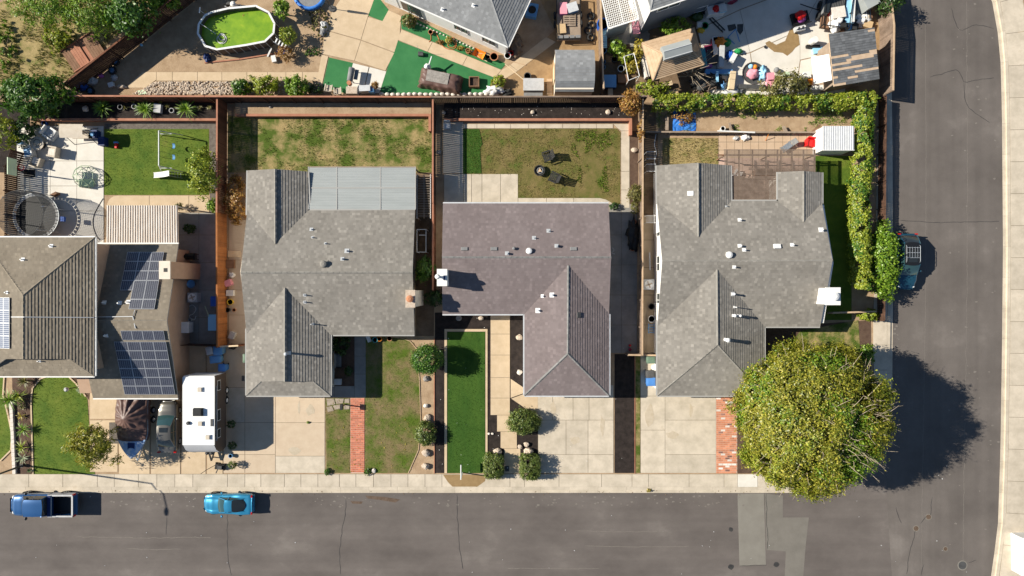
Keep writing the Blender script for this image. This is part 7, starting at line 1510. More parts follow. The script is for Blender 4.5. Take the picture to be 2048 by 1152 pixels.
for x in (-.4, .4):
    for y in (-1, 1): q.box(x, y, 0, .05, .05, 1.5)
part(q, 'frame', 'white_metal', t, local=True)
# porch things
p = P(675, 722, .8); t = thing('porch_bench', 'dark garden bench in the shaded porch bed', 'bench', (p.x, p.y, .03), math.pi / 2)
for k in range(4): part(MB().box(0, -.2 + k * .12, .42, 1.3, .09, .03), 'seat_slat', 'mid_grey', t, local=True)
for s in (-1, 1): part(MB().box(s * .6, 0, 0, .06, .5, .6), 'leg', 'black', t, local=True)
part(MB().box(0, .25, .45, 1.3, .05, .4), 'backrest', 'mid_grey', t, local=True)
crate('pale square planter at the lower porch bed', 675, 764, .03, .6, .5, .35, 'light_grey', name='planter', cat='planter'); crate('white letter tray by the porch wall', 737, 678, .03, .3, .55, .25, 'white_plastic', .4); bucket('blue pot by the porch wall', 750, 680, .22, .3, 'teal'); bucket('orange pumpkin like pot by the porch wall', 759, 678, .2, .28, 'orange', inside='orange'); bucket('terracotta pot by the porch wall', 779, 677, .22, .3, 'terracotta')
p = P(698, 742); t = thing('mailbox', 'black mailbox on a post by the brick path', 'mailbox', (P(690, 809).x, P(690, 809).y, .02)); part(MB().box(0, 0, 0, .1, .1, 1.0), 'post', 'wood_brown', t, local=True); part(MB().box(0, 0, 1.0, .22, .5, .22), 'box', 'black_matte', t, local=True)
# ---- middle yard
for lb, x, y, rz in (('black adirondack chair right of the fire pit, upper', 1094, 313, math.radians(-70)), ('black adirondack chair right of the fire pit, lower', 1107, 355, math.radians(-115))): legchair(lb, x, y, rz, 'black_matte', back=1.0, name='garden_chair', s=1.35)
p = P(1079, 341, .35); t = thing('fire_pit', 'round black fire pit with pale logs on the dry lawn', 'fire pit', (p.x, p.y, .02)); part(MB().lathe([(.34, 0), (.46, .32), (.5, .34), (.5, .37), (.42, .36), (.38, .22), (.05, .18)], 0, 0, 22), 'bowl', 'black_matte', t, local=True)
for k in range(4): part(MB().beam((-.18 + .08 * k, -.2 + .05 * k, .28), (.05 + .05 * k, .22 - .1 * k, .34), .08, .07), 'log', 'wood_pale' if k % 2 else 'wood_tan', t, local=True)
q = MB(); q.ring((.05, 0, .33), .26, .03, 16, 6); part(q, 'grill_ring', 'galv', t, local=True)
armchair('white plastic chair in the shade by the dark fence', 894, 251, 0, 'light_grey', 'white_plastic', .75, .75, 'plastic_chair')
heap('black tarp heap with bicycles at the corner house fence', 1265, 470, (.45, 1.35, .5), 'tarp_black', 'tarp heap', 'tarp_heap', .5); bucket('terracotta pot above the black tarp heap', 1268, 443, .2, .3, 'terracotta'); bucket('terracotta pot below the black tarp heap', 1265, 497, .22, .3, 'terracotta')
ball('upper red ball at the shaded side drive', 1260, 691, .12, 'red', .03); ball('lower dark red ball at the shaded side drive', 1260, 699, .15, 'maroon', .03)
hose('pale hose tangle on the side drive', [(1224, 495), (1228, 500), (1224, 506), (1230, 508)], .025, 'light_grey')
p = P(925, 945); t = thing('sign_post', 'white realtor post with hanging sign on the deep green lawn', 'sign post', (p.x, p.y, .03)); part(MB().box(0, 0, 0, .09, .09, 1.9), 'post', 'trim_white', t, local=True); part(MB().box(0, .6, 1.75, .08, 1.25, .09), 'arm', 'trim_white', t, local=True); part(MB().box(0, .7, 1.1, .03, .8, .6), 'sign_board', 'dark_grey', t, local=True)
p = P(1014, 937); t = thing('meter_lid', 'square grey utility lid on the path between the clipped bushes', 'utility lid', (p.x, p.y, .045)); part(MB().box(0, 0, 0, .38, .5, .02), 'lid', 'dark_grey', t, local=True); part(MB().box(.05, .08, .02, .08, .1, .01), 'latch', 'light_grey', t, local=True)
# ---- corner house side yard
acunit('air conditioner unit beside the white corner house wall', 1298, 569, 'light_grey', .95)
for i, (y, lb) in enumerate(((310, 'upper white rack on the white side wall'), (335, 'second white rack on the white side wall'), (438, 'lower white rack on the white side wall'))):
    p = P(1302, y, 1.2); t = thing('wall_rack', lb, 'rack', (p.x, p.y, .02))
    for k in range(7): part(MB().beam((-.35 + k * .11, -.32, 1.1), (-.35 + k * .11, .32, 1.1), .025, .025), 'bar', 'white_metal' if i == 2 else 'mid_grey', t, local=True)
    for s in (-1, 1): part(MB().beam((-.38, s * .32, 1.1), (.45, s * .32, 1.1), .04, .04), 'frame_bar', 'white_metal', t, local=True); part(MB().box(-.36, s * .3, 0, .04, .04, 1.1), 'leg', 'white_metal', t, local=True)
hose('white hose running down the corner house wall', [(1312, 268), (1309, 290), (1313, 305), (1309, 322), (1313, 335)], .03, 'white_plastic', z=.3)
plank('white rolled blind leaning in the side yard', (1299, 505), (1300, 540), .12, .12, 'light_grey', .5, .5, 'roll', 'roll')
bucket('dark round planter in the side yard', 1303, 613, .25, .35, 'dark_grey'); bucket('white rimmed round planter in the side yard', 1303, 638, .28, .35, 'dark_grey'); q = MB(); pp = P(1303, 638, .38); q.ring((pp.x, pp.y, .42), .3, .035, 18, 6); one(q, 'hose_ring', 'white_plastic', 'white coiled hose on the round planter', 'hose')
p = P(1303, 657, .5); t = thing('step_ladder', 'blue grey folded ladder in the side yard', 'ladder', (p.x, p.y, .02)); q = MB()
for s in (-1, 1): q.beam((s * .25, -.45, .4), (s * .25, .45, .4), .05, .05)
for k in range(4): q.beam((-.25, -.35 + k * .22, .4), (.25, -.35 + k * .22, .4), .06, .03)
for s in (-1, 1): q.box(s * .25, 0, 0, .05, .05, .4)
part(q, 'frame', 'blue_light', t, local=True)
bin_('green bin at the top of the corner house bin row', 1302, 719, 'green_bin', 0, .7, .68); heap('white bag between the green and black bins', 1307, 734, (.22, .28, .35), 'tarp_white', 'bag', 'bag'); bin_('black bin in the corner house bin row', 1301, 749, 'dark_grey', 0, .7, .62); bin_('bright blue bin at the foot of the bin row', 1302, 764, 'blue_bin', 0, .74, .68)
# ---- corner house back yard
def ruck(u, v, seed, amp, c, sx, sy, z): return (c.x + (u - .5) * sx * (1 + .12 * noise.noise(Vector((v * 3, seed, 0)))), c.y + (v - .5) * sy * (1 + .15 * noise.noise(Vector((u * 3, seed, 4)))), z + .02 + amp * abs(noise.noise(Vector((u * 5, v * 5, seed)))))
c = P(1368, 240); one(MB().surf(lambda u, v: ruck(u, v, 3.1, .16, c, 2.1, 2.0, .06), 20, 20), 'tarp', 'tarp_blue', 'crumpled blue tarp with leaves on the upper terrace', 'tarp')
C, N = crown_pts(600, 40, (.85, .75, .25), .12, .3, -.1); p = P(1366, 234); t = thing('leaf_pile', 'pile of rusty dry leaves on the blue tarp', 'leaf pile', (p.x, p.y, .1)); C[:, 2] += .1; o = bpy.data.objects.new('leaves', quads('leaves', C, N, .16, 'leaf_rust')); COL.objects.link(o); o.parent = t; o['kind'] = 'stuff'
p = P(1334, 248); crate('weathered bench plank left of the blue tarp', 1334, 247, .06, .25, 1.2, .35, 'wood_grey', name='bench', cat='bench')
plank('white pipe lying on the timber retaining fence', (1435, 262), (1510, 265), .12, .12, 'white_plastic', .62, name='pipe', cat='pipe'); bucket('white bucket beside the white pipe', 1446, 257, .2, .4, 'white_plastic', .05, inside='white_plastic')
plank('left weathered board propped on the terrace edge', (1459, 246), (1462, 264), .2, .08, 'wood_grey', .3, .55, 'board', 'board'); plank('right weathered board propped on the terrace edge', (1567, 253), (1572, 264), .3, .08, 'wood_grey', .3, .55, 'board', 'board'); plank('brown log behind the white shed', (1625, 263), (1640, 250), .15, .15, 'wood_brown', .5, .5, 'log', 'log')
heap('heap of small white and orange toys on the paver patio', 1491, 276, (.4, .25, .2), 'tarp_white', 'toys', 'toy_heap', .5); heap('second small heap of white things on the paver patio', 1472, 277, (.25, .18, .15), 'light_grey', 'things', 'junk_heap', .5); plank('orange rod leaning on the timber fence', (1531, 281), (1537, 269), .04, .04, 'orange', .05, .6, 'rod', 'rod')
p = P(1576, 292, .5); t = thing('lounge_chair', 'blue grey folding lounger on the paver patio', 'lounger', (p.x, p.y, .03), math.radians(35)); part(MB().box(0, 0, .38, .8, .5, .04), 'seat', 'galv', t, local=True); part(MB().beam((.45, 0, .4), (.8, 0, .85), .5, .04), 'backrest', 'mid_grey', t, local=True); part(MB().box(-.5, 0, .36, .25, .5, .03), 'footrest', 'mid_grey', t, local=True)
for s in (-1, 1):
    for x in (-.5, .5): part(MB().box(x, s * .26, 0, .04, .04, .4), 'leg', 'mid_grey', t, local=True)
armchair('bright red plastic chair beside the white shed', 1622, 285, math.radians(-8), 'red', 'red', .9, .75, 'plastic_chair')
legchair('pale chair under the pergola', 1475, 347, math.radians(150), 'light_grey', name='patio_chair'); crate('white pet crate under the pergola', 1577, 372, .03, .7, .5, .5, 'white_plastic', .2)
p = P(1528, 345, .75); t = thing('picnic_table', 'long brown table under the pergola', 'table', (p.x, p.y, .03)); part(MB().box(0, 0, .7, 1.6, .75, .05), 'table_top', 'wood_brown', t, local=True)
for s in (-1, 1): part(MB().box(s * .65, 0, 0, .08, .6, .7), 'leg', 'wood_brown', t, local=True)
# ---- pool yard
rim = [(395, 67), (397, 48), (410, 30), (423, 24), (456, 16), (512, 11), (538, 24), (550, 47), (548, 67), (530, 84), (493, 91), (434, 100), (410, 93)]
ZP = 1.2; ring = [P(x, y, ZP) for x, y in rim]; c = sum(ring, Vector()) / len(ring); t = thing('above_ground_pool', 'oval above ground pool with bright green algae water', 'pool', (c.x, c.y, 0)); n = len(ring); inn = inset([(v.x, v.y) for v in ring], .14)
if sum(ring[i].x * ring[(i + 1) % n].y - ring[(i + 1) % n].x * ring[i].y for i in range(n)) < 0: ring = ring[::-1]
for i in range(n):
    a, b, d, e = ring[i], ring[(i + 1) % n], inn[i], inn[(i + 1) % n]
    part(MB().add([(a.x, a.y, 0), (b.x, b.y, 0), (b.x, b.y, ZP), (a.x, a.y, ZP), (d.x, d.y, 0), (e.x, e.y, 0), (e.x, e.y, ZP), (d.x, d.y, ZP)], [(0, 1, 2, 3), (5, 4, 7, 6), (3, 2, 6, 7)]), 'wall_panel', 'pool_wall', t)
    part(MB().beam((a.x * .7 + d.x * .3, a.y * .7 + d.y * .3, ZP + .02), (b.x * .7 + e.x * .3, b.y * .7 + e.y * .3, ZP + .02), .17, .05), 'rim', 'white_metal', t)
    L = (b - a).length; k = max(1, int(L / .55))
    for j in range(k): q = a.lerp(b, j / k); o_ = Vector((a - b).normalized()); part(MB().box(q.x + (q.x - c.x) * .012, q.y + (q.y - c.y) * .012, 0, .05, .05, ZP), 'wall_post', 'light_grey', t)
part(MB().prism([(v.x, v.y) for v in inset([(q.x, q.y) for q in ring], .13)], .5, .78), 'water', 'algae', t)
q = MB(); cw = P(442, 76, .8)
for R_ in (.35, .3, .42): q.ring((cw.x + random.uniform(-.1, .1), cw.y + random.uniform(-.1, .1), .81), R_, .03, 22, 6)
one(q, 'pool_hose', 'white_plastic', 'white hose coils floating in the green pool', 'hose'); plank('white pole across the corner of the green pool', (401, 47), (432, 68), .03, .03, 'white_metal', 1.24, 1.05, 'pole', 'pole')
scatter_bits([(405, 35), (430, 27), (525, 18), (540, 40), (420, 45)], 26, 'leaf_yellow', .785, t, (.06, .16), 'floating_leaves', .1)
p = P(466, 8, .5); t = thing('pool_pump', 'white pool pump and pipes above the green pool', 'pump', (p.x, p.y, .01)); part(MB().lathe([(.2, 0), (.24, .1), (.24, .55), (.12, .65)], 0, 0, 14), 'filter', 'white_plastic', t, local=True); part(MB().tube([(.2, 0, .2), (.5, .1, .2), (.75, -.25, .15)], .04, 6), 'pipe', 'white_plastic', t, local=True); part(MB().tube([(-.2, 0, .3), (-.35, -.4, .6), (-.35, -.55, 1.25)], .04, 6), 'pipe', 'white_plastic', t, local=True); part(MB().box(-.5, .2, 0, .5, .25, .25), 'motor', 'dark_grey', t, local=True)
p = P(399, 20, 1.4); t = thing('pool_brush', 'white T shaped brush standing at the pool edge', 'brush', (p.x, p.y, .01)); part(MB().tube([(.5, -.25, 0), (0, 0, 1.35)], .02, 6), 'pole', 'white_metal', t, local=True); part(MB().beam((-.04, -.25, 1.36), (.04, .25, 1.36), .08, .08), 'head', 'white_plastic', t, local=True)
p = P(562, 88, .8); t = thing('pool_ladder', 'white A frame ladder on a blue mat at the pool', 'ladder', (p.x, p.y, .01), math.radians(-25)); part(MB().box(-.15, -.3, 0, .7, .8, .03), 'mat', 'blue', t, local=True)
for s in (-1, 1): part(MB().beam((-.4, s * .22, 1.35), (.55, s * .22, 0), .05, .05), 'side_rail', 'white_metal', t, local=True)
for k in range(5): part(MB().beam((-.3 + k * .18, -.22, 1.2 - k * .26), (-.3 + k * .18, .22, 1.2 - k * .26), .12, .03), 'rung', 'white_metal', t, local=True)
p = P(545, 108); crate('white bucket box below the pool ladder', 547, 117, .01, .38, .55, .3, 'white_plastic', .2); plank('grey shovel leaning below the pool', (535, 113), (543, 96), .16, .03, 'light_grey', .03, .6, 'shovel', 'shovel')
heap('dark blue crumpled tarp at the lower left of the pool', 416, 117, (.28, .4, .3), 'navy', 'tarp', 'tarp_heap', .4); heap('black and white speckled rock or bag by the patio edge', 649, 53, (.35, .4, .3), 'light_grey', 'bag', 'bag', .4); heap('grey bag below the speckled one', 647, 65, (.3, .4, .25), 'mid_grey', 'bag', 'bag', .3)
c = P(618, -14, .5); t = thing('splash_pool', 'blue round splash pool at the top edge', 'pool', (c.x, c.y, .01)); q = MB(); q.ring((0, 0, .4), 1.35, .16, 28, 8); part(q, 'rim', 'tarp_blue', t, local=True, smooth=True); part(MB().cyl(0, 0, 0, 1.4, .4, 28), 'wall', 'blue_light', t, local=True); part(MB().cyl(0, 0, .4, 1.25, .02, 28), 'water', 'mid_grey', t, local=True)
p = P(662, 14, .4); t = thing('umbrella_stand', 'dark umbrella stand with folded umbrella', 'umbrella', (p.x, p.y, .03)); part(MB().cyl(0, 0, 0, .3, .1, 16), 'foot', 'dark_grey', t, local=True); part(MB().lathe([(.03, .1), (.03, .9), (.12, 1.0), (.1, 2.0), (.02, 2.3)], 0, 0, 12), 'folded_umbrella', 'dark_grey', t, local=True)
# terrace grill corner
p = P(701, 148, .9); t = thing('barrel_smoker', 'grey barrel smoker on the white concrete pad', 'smoker', (p.x, p.y, .04), math.radians(80)); q = MB(); q.lathe([(.05, -.6), (.26, -.58), (.27, .58), (.05, .6)], 0, 0, 16); q.v = [(z, x, .75 + y) for x, y, z in q.v]; part(q, 'barrel', 'mid_grey', t, local=True, smooth=True); part(MB().cyl(-.8, 0, .5, .2, .4, 12), 'fire_box', 'terracotta', t, local=True); part(MB().box(.1, -.45, .62, .9, .35, .04), 'side_shelf', 'mid_grey', t, local=True)
for s in (-1, 1):
    for r in (-1, 1): part(MB().box(s * .5, r * .2, 0, .05, .05, .6), 'leg', 'black', t, local=True)
crate('white serving table at the fence beside the smoker', 703, 180, .04, .95, .6, .75, 'light_grey', name='table', cat='table', lid='stone'); crate('stainless grill at the fence on the white pad', 729, 176, .04, .95, .5, .85, 'galv_light', .05, name='grill', cat='grill'); crate('dark serving box beside the stainless grill', 742, 178, .04, .4, .5, .7, 'blue_light')
legchair('tan slatted chair by the fence, left of two', 658, 176, math.radians(170), 'canopy_beige', name='patio_chair'); legchair('tan slatted chair by the fence, right of two', 676, 182, math.radians(185), 'canopy_beige', name='patio_chair')
# covered table on turf
c = P(880, 160, .7); t = thing('covered_furniture', 'garden furniture under a crumpled brown cover on the turf', 'covered furniture', (c.x, c.y, .03), -.2); Lx, Ly = 3.9, 1.7
def cvr(u, v):
    s, w_ = u * 2 - 1, v * 2 - 1; e = max(abs(s) ** 8, abs(w_) ** 6); top = 1.0 - .9 * min(1, max(abs(s), abs(w_)) ** 9); fl = .10 * noise.noise(Vector((u * 9, v * 7, 2))) * (1.6 if max(abs(s), abs(w_)) > .75 else .35)
    return (s * Lx / 2 * (1 + .08 * noise.noise(Vector((v * 8, 1, 0))) * e), w_ * Ly / 2 * (1 + .15 * noise.noise(Vector((u * 8, 5, 0))) * e), max(.02, top + fl))
part(MB().surf(cvr, 48, 30), 'cover', 'tarp_brown', t, local=True, smooth=True); part(MB().box(-.2, .1, .995, 2.0, 1.0, .05), 'table_top', 'stone_grey', t, local=True); part(MB().blob((-1.35, .95, .6), (.3, .3, .45), .2, 10, 8), 'chair_bundle', 'white_plastic', t, local=True); part(MB().beam((-1.2, 1.1, .9), (-1.05, 1.75, 1.2), .08, .1), 'handle', 'white_metal', t, local=True)
p = P(948, 163, .5); t = thing('square_planter', 'rusty square planter box on the turf', 'planter', (p.x, p.y, .03)); 
for s in (-1, 1): part(MB().box(s * .42, 0, 0, .08, .92, .5), 'side', 'wood_brown', t, local=True); part(MB().box(0, s * .42, 0, .76, .08, .5), 'side', 'wood_brown', t, local=True)
part(MB().box(0, 0, .05, .76, .76, .25), 'soil', 'mulch_brown', t, local=True)
heap('white crumpled tarp heap at the fence', 988, 183, (.8, .42, .45), 'tarp_white', 'tarp', 'tarp_heap', .45); heap('dark debris beside the white tarp heap', 1015, 186, (.45, .3, .2), 'black_matte', 'debris', 'debris', .5)
p = P(839, 102, .9); t = thing('hose_stand', 'dark box with thin white rod on the turf', 'box', (p.x, p.y, .03)); part(MB().box(0, 0, 0, .45, .35, .3), 'body', 'dark_grey', t, local=True); part(MB().tube([(-.1, .1, .3), (-.15, .35, 1.5)], .012, 5), 'rod', 'white_metal', t, local=True)
hose('orange hose coiled along the white house wall', [(862, 65), (870, 64), (876, 74), (882, 88), (893, 97), (908, 98), (913, 88), (906, 75), (900, 82), (896, 92), (905, 95), (911, 90), (906, 82)], .035, 'hose_orange'); hose('short brown hose end on the turf strip', [(861, 66), (862, 78), (858, 84)], .03, 'hose_orange')
bucket('terracotta pot at the upper end of the turf strip', 861, 64, .2, .3, 'terracotta'); bucket('terracotta pot near the flowers on the turf strip', 936, 101, .2, .3, 'terracotta'); bucket('large clay tub near the house corner', 988, 113, .35, .4, 'terracotta'); bucket('white ring planter at the house corner', 1015, 111, .28, .35, 'white_plastic'); bucket('red pot behind the house corner', 1022, 106, .2, .3, 'red'); bucket('dark pot beside the clay tub', 976, 113, .22, .3, 'black_matte')
p = P(958, 108, .5); t = thing('wheelbarrow', 'yellow wheelbarrow on the turf strip', 'wheelbarrow', (p.x, p.y, .03), math.radians(-25)); part(MB().add([(i * a, j * b, z) for z, a, b in ((.25, .3, .2), (.55, .52, .36)) for i, j in ((-1, -1), (1, -1), (1, 1), (-1, 1))], [(3, 2, 1, 0), (0, 1, 5, 4), (1, 2, 6, 5), (2, 3, 7, 6), (3, 0, 4, 7)]), 'tray', 'orange', t, local=True); q = MB(); q.ring((-.6, 0, .2), .14, .05, 14, 6, ax='y'); part(q, 'wheel', 'rubber', t, local=True)
for s in (-1, 1): part(MB().tube([(-.6, 0, .2), (.3, s * .25, .3), (.95, s * .3, .5)], .025, 6), 'handle', 'wood_pale', t, local=True); part(MB().box(.3, s * .22, 0, .04, .04, .3), 'leg', 'black', t, local=True)
rockrow = thing('wall_stones', 'row of little tan stones along the white house wall', 'edging', tuple(P(900, 75)))
for i in range(26):
    x = 815 + i * 6.6; p = P(x, 33 + (x - 815) * .44 + 6); part(MB().blob((p.x, p.y, .06), (.1, .08, .09), .12, 7, 5, flat=-.01), 'stone', 'stone_white', rockrow)
p = P(1067, 173, .6); t = thing('storage_bench', 'grey plastic storage bench with round stool on orange dirt', 'bench', (p.x, p.y, .01)); part(MB().box(.0, .15, 0, 1.75, 1.0, .62), 'box', 'light_grey', t, local=True); part(MB().box(0, .17, .62, 1.85, 1.1, .06), 'lid', 'light_grey', t, local=True); part(MB().box(-.02, -.62, 0, 1.7, .3, .35), 'step', 'mid_grey', t, local=True)
bucket('dark grey round stool above the storage bench', 1055, 152, .3, .35, 'dark_grey', inside='dark_grey')
c = P(1064, 20, .5); t = thing('water_tank', 'blue square water cooler beside the white house', 'cooler', (c.x, c.y, .01), -.2); part(MB().box(0, 0, 0, 1.0, 1.2, .55), 'case', 'blue_light', t, local=True); part(MB().lathe([(.42, .55), (.45, .62), (.4, .62), (.36, .56)], 0, 0, 20), 'rim', 'blue_light', t, local=True); part(MB().cyl(0, 0, .552, .36, .01, 18), 'well', 'black', t, local=True)
for i, (x, y) in enumerate(((1182, 33), (1183, 51), (1182, 76), (1176, 62))): tyre(['old tyre highest of those beside the black trailer', 'second old tyre beside the black trailer', 'lowest old tyre beside the black trailer', 'old tyre half under the second one'][i], x, y, .36)
heap('shaded brushwood at the white house corner', 1032, 92, (.5, .9, .4), 'bark', 'brushwood', 'brushwood_heap', .5); plank('pale plank on the orange dirt', (1010, 128), (1048, 160), .08, .04, 'wood_pale', .04); plank('thin pale plank across the orange dirt walk', (1020, 122), (1052, 130), .06, .04, 'wood_tan', .04)
# deck in the top left yard
c = P(170, 106); t = thing('wooden_deck', 'reddish wooden deck beside the slanting fence', 'deck', (c.x, c.y, .01), math.radians(33)); part(MB().box(0, 0, 0, 3.3, 2.2, .2), 'frame', 'wood_brown', t, local=True)
for k in range(14): part(MB().box(-1.54 + k * .237, 0, .2, .222, 2.2, .035), 'deck_board', 'wood_red' if 2 < k < 9 else 'wood_brown', t, local=True)
for s in (-1, 1): part(MB().box(0, s * 1.12, .2, 3.36, .07, .12), 'edge_board', 'wood_red', t, local=True)
part(MB().box(0, 0, .24, .07, 2.2, .1), 'edge_board', 'wood_red', t, local=True)
p = P(243, 24, .5); t = thing('sled', 'pale blue sheet leaning in the shaded trees', 'sheet', (p.x, p.y, .01), -.5); part(MB().beam((-.3, -.6, .1), (.1, .9, .6), .9, .04), 'panel', 'blue_light', t, local=True); part(MB().beam((-.75, -.6, .14), (.6, -.75, .14), .08, .08), 'edge_bar', 'skyblue', t, local=True)
for i, (x, y) in enumerate(((231, 123), (225, 141), (181, 182))):
    p = P(x, y, .15); t = thing('wheel_rim', ['upper blue spoked wheel by the slanting fence', 'lower blue spoked wheel by the slanting fence', 'blue spoked wheel at the red fence corner'][i], 'wheel', (p.x, p.y, .02)); q = MB(); q.ring((0, 0, .15), .3, .09, 20, 8); part(q, 'tyre', 'rubber', t, local=True, smooth=True); q = MB()
    for k in range(8): a = k * .785; q.beam((0, 0, .2), (.24 * math.cos(a), .24 * math.sin(a), .2), .05, .03)
    part(q, 'spokes', 'blue_light', t, local=True)
ball('light blue ball by the slanting fence', 283, 90, .13, 'skyblue'); crate('white box at the slanting fence corner', 221, 169, .02, .45, .4, .3, 'white_plastic', .3); heap('white and grey bag near the spoked wheels', 230, 156, (.28, .28, .2), 'light_grey', 'bag', 'bag'); heap('blue bicycle heap in the fence corner', 168, 175, (.5, .35, .35), 'blue', 'bicycle', 'bicycle_heap', .5); heap('pale stroller like heap in the fence corner', 189, 164, (.35, .35, .4), 'light_grey', 'stroller', 'junk_heap', .5); heap('small pink bundle in the fence corner', 203, 152, (.22, .2, .2), 'magenta', 'bundle', 'bundle', .4); crate('green board at the start of the river stones', 284, 184, .02, .7, .35, .1, 'dome_green', .15, name='board', cat='board'); heap('tan rocks at the end of the concrete path', 245, 174, (.45, .2, .2), 'stone', 'rocks', 'rock_heap', .3)
# ---- junk yard at the top right
p = P(1266, 132, 1.5); t = thing('pipe_rack', 'leaning white rectangular pipe frame beside the gazebo', 'frame', (p.x, p.y, .01)); cs = [P(1248, 113, 1.4) - p, P(1268, 107, 1.4) - p, P(1279, 152, 1.4) - p, P(1257, 161, 1.4) - p]
for i in range(4): part(MB().tube([Vector((cs[i].x, cs[i].y, 1.4)), Vector((cs[(i + 1) % 4].x, cs[(i + 1) % 4].y, 1.4))], .03, 6), 'pipe', 'white_metal', t, local=True); part(MB().tube([Vector((cs[i].x, cs[i].y, 1.4)), Vector((cs[i].x, cs[i].y, 0))], .03, 6), 'leg', 'white_metal', t, local=True)
for i, (x, y, r, h, m, lb) in enumerate(((1208, 101, .22, .45, 'blue_light', 'upper blue bucket along the brown fence'), (1207, 124, .18, .4, 'blue_light', 'second blue bucket along the brown fence'), (1207, 134, .18, .4, 'blue_light', 'third blue bucket along the brown fence'), (1242, 137, .28, .5, 'light_grey', 'grey bucket left of the white frame'), (1229, 118, .25, .4, 'dark_grey', 'dark bucket under the leafy bush'))): bucket(lb, x, y, r, h, m)
bucket('tall dark blue barrel by the lattice shelter', 1206, 48, .5, .9, 'blue', name='barrel', cat='barrel', inside='navy'); crate('white and blue curved cover by the brown fence', 1208, 77, .02, .5, 1.6, .7, 'light_grey', name='cover', cat='cover', lid='skyblue'); crate('blue tarp covered box by the lower brown fence', 1220, 162, .02, 1.1, 1.1, .7, 'navy', name='covered_box', lid='blue_light'); crate('brown box beside the blue tarp covered box', 1246, 157, .02, .9, .7, .5, 'wood_brown'); crate('white and tan crate at the fence corner', 1221, 185, .02, .4, .7, .4, 'wood_pale'); crate('pale wood board at the foot of the gazebo', 1343, 187, .6, 1.2, .6, .3, 'cardboard', .05, name='board', cat='board'); crate('tan board under the gazebo eave', 1327, 170, .3, 1.6, .35, .2, 'wood_pale', .28, name='board', cat='board')
t = crate('pink and white striped steps beside the lattice shelter', 1272, 55, .02, .6, 1.1, .9, 'light_grey', .1, name='steps', cat='steps', lid='pink')
crate('white junk bench left of the gazebo', 1291, 130, .02, .35, 2.1, .7, 'white_plastic', .2, name='bench', cat='bench', lid='stone_white')
p = P(1433, 18, .9); t = thing('chest_freezer', 'white freezer with a box on it in the blue shade', 'freezer', (p.x, p.y, .03), .2); part(MB().box(0, 0, 0, 1.6, .75, .85), 'body', 'white_metal', t, local=True); part(MB().box(0, 0, .85, 1.62, .78, .06), 'lid', 'white_metal', t, local=True)
crate('white printed box on the freezer', 1446, 16, .91, .65, .6, .3, 'skyblue', .15, lid='white_plastic'); heap('red and blue bundle on the freezer', 1432, 18, (.3, .3, .25), 'red', 'bundle', 'bundle', .3, .9)
p = P(1402, 8, 1.5); t = thing('window_rack', 'white metal rack against the blue grey house', 'rack', (p.x, p.y, .02), .25); q = MB()
for s in (-1, 1):
    for z in (.5, 1.4): q.beam((-.6, s * .25, z), (.6, s * .25, z), .04, .04)
    for x in (-.6, .6): q.box(x, s * .25, 0, .04, .04, 1.45)
for x in (-.6, 0, .6): q.beam((x, -.25, 1.4), (x, .25, 1.4), .04, .04)
part(q, 'frame', 'white_metal', t, local=True); heap('pale blue plastic sheet below the white rack', 1388, 22, (.5, .5, .4), 'skyblue', 'sheet', 'plastic_sheet', .4); heap('dark green bundle below the blue sheet', 1393, 34, (.55, .4, .35), 'leaf_dark', 'bundle', 'bundle', .4); heap('black clutter beside the freezer', 1412, 15, (.7, .6, .6), 'black_matte', 'clutter', 'clutter', .5); heap('maroon clutter at the top wall', 1455, 3, (.8, .25, .4), 'maroon', 'clutter', 'clutter', .5)
p = P(1433, 50); t = thing('trailer_ramp', 'black rail ramp on the shaded concrete', 'ramp', (p.x, p.y, .03), math.radians(-45))
for s in (-1, 1): part(MB().beam((-.9, s * .13, .1), (.9, s * .13, .1), .07, .08), 'rail', 'black', t, local=True)
for k in range(4): part(MB().beam((-.8 + k * .5, -.13, .1), (-.8 + k * .5, .13, .1), .05, .05), 'rung', 'black', t, local=True)
bucket('green round tub on the shaded concrete', 1410, 51, .28, .4, 'green_plastic', inside='green_plastic'); crate('white crate left of the green tub', 1400, 49, .03, .45, .4, .4, 'white_plastic'); heap('yellow and brown bits above the gazebo corner', 1402, 61, (.3, .25, .2), 'yellow', 'bits', 'junk_heap', .5)
p = P(1471, 64); t = thing('painted_marking', 'blue painted stencil marks on the shaded concrete', 'painted marks', (p.x, p.y, .038)); 
def flat(pts, m, nm='stroke'): part(MB().prism(PX(pts), .034, .038), nm, m, t)
flat([(1454, 51), (1470, 48), (1473, 57), (1463, 62), (1457, 63)], 'dark_grey', 'patch'); flat([(1474, 49), (1486, 48), (1486, 62), (1480, 70), (1474, 62)], 'dark_grey', 'patch'); flat([(1470, 58), (1472, 58), (1480, 84), (1478, 84)], 'blue_light'); flat([(1470, 58), (1471, 60), (1456, 76), (1454, 75)], 'blue_light'); flat([(1455, 76), (1457, 75), (1470, 88), (1468, 89)], 'blue_light')
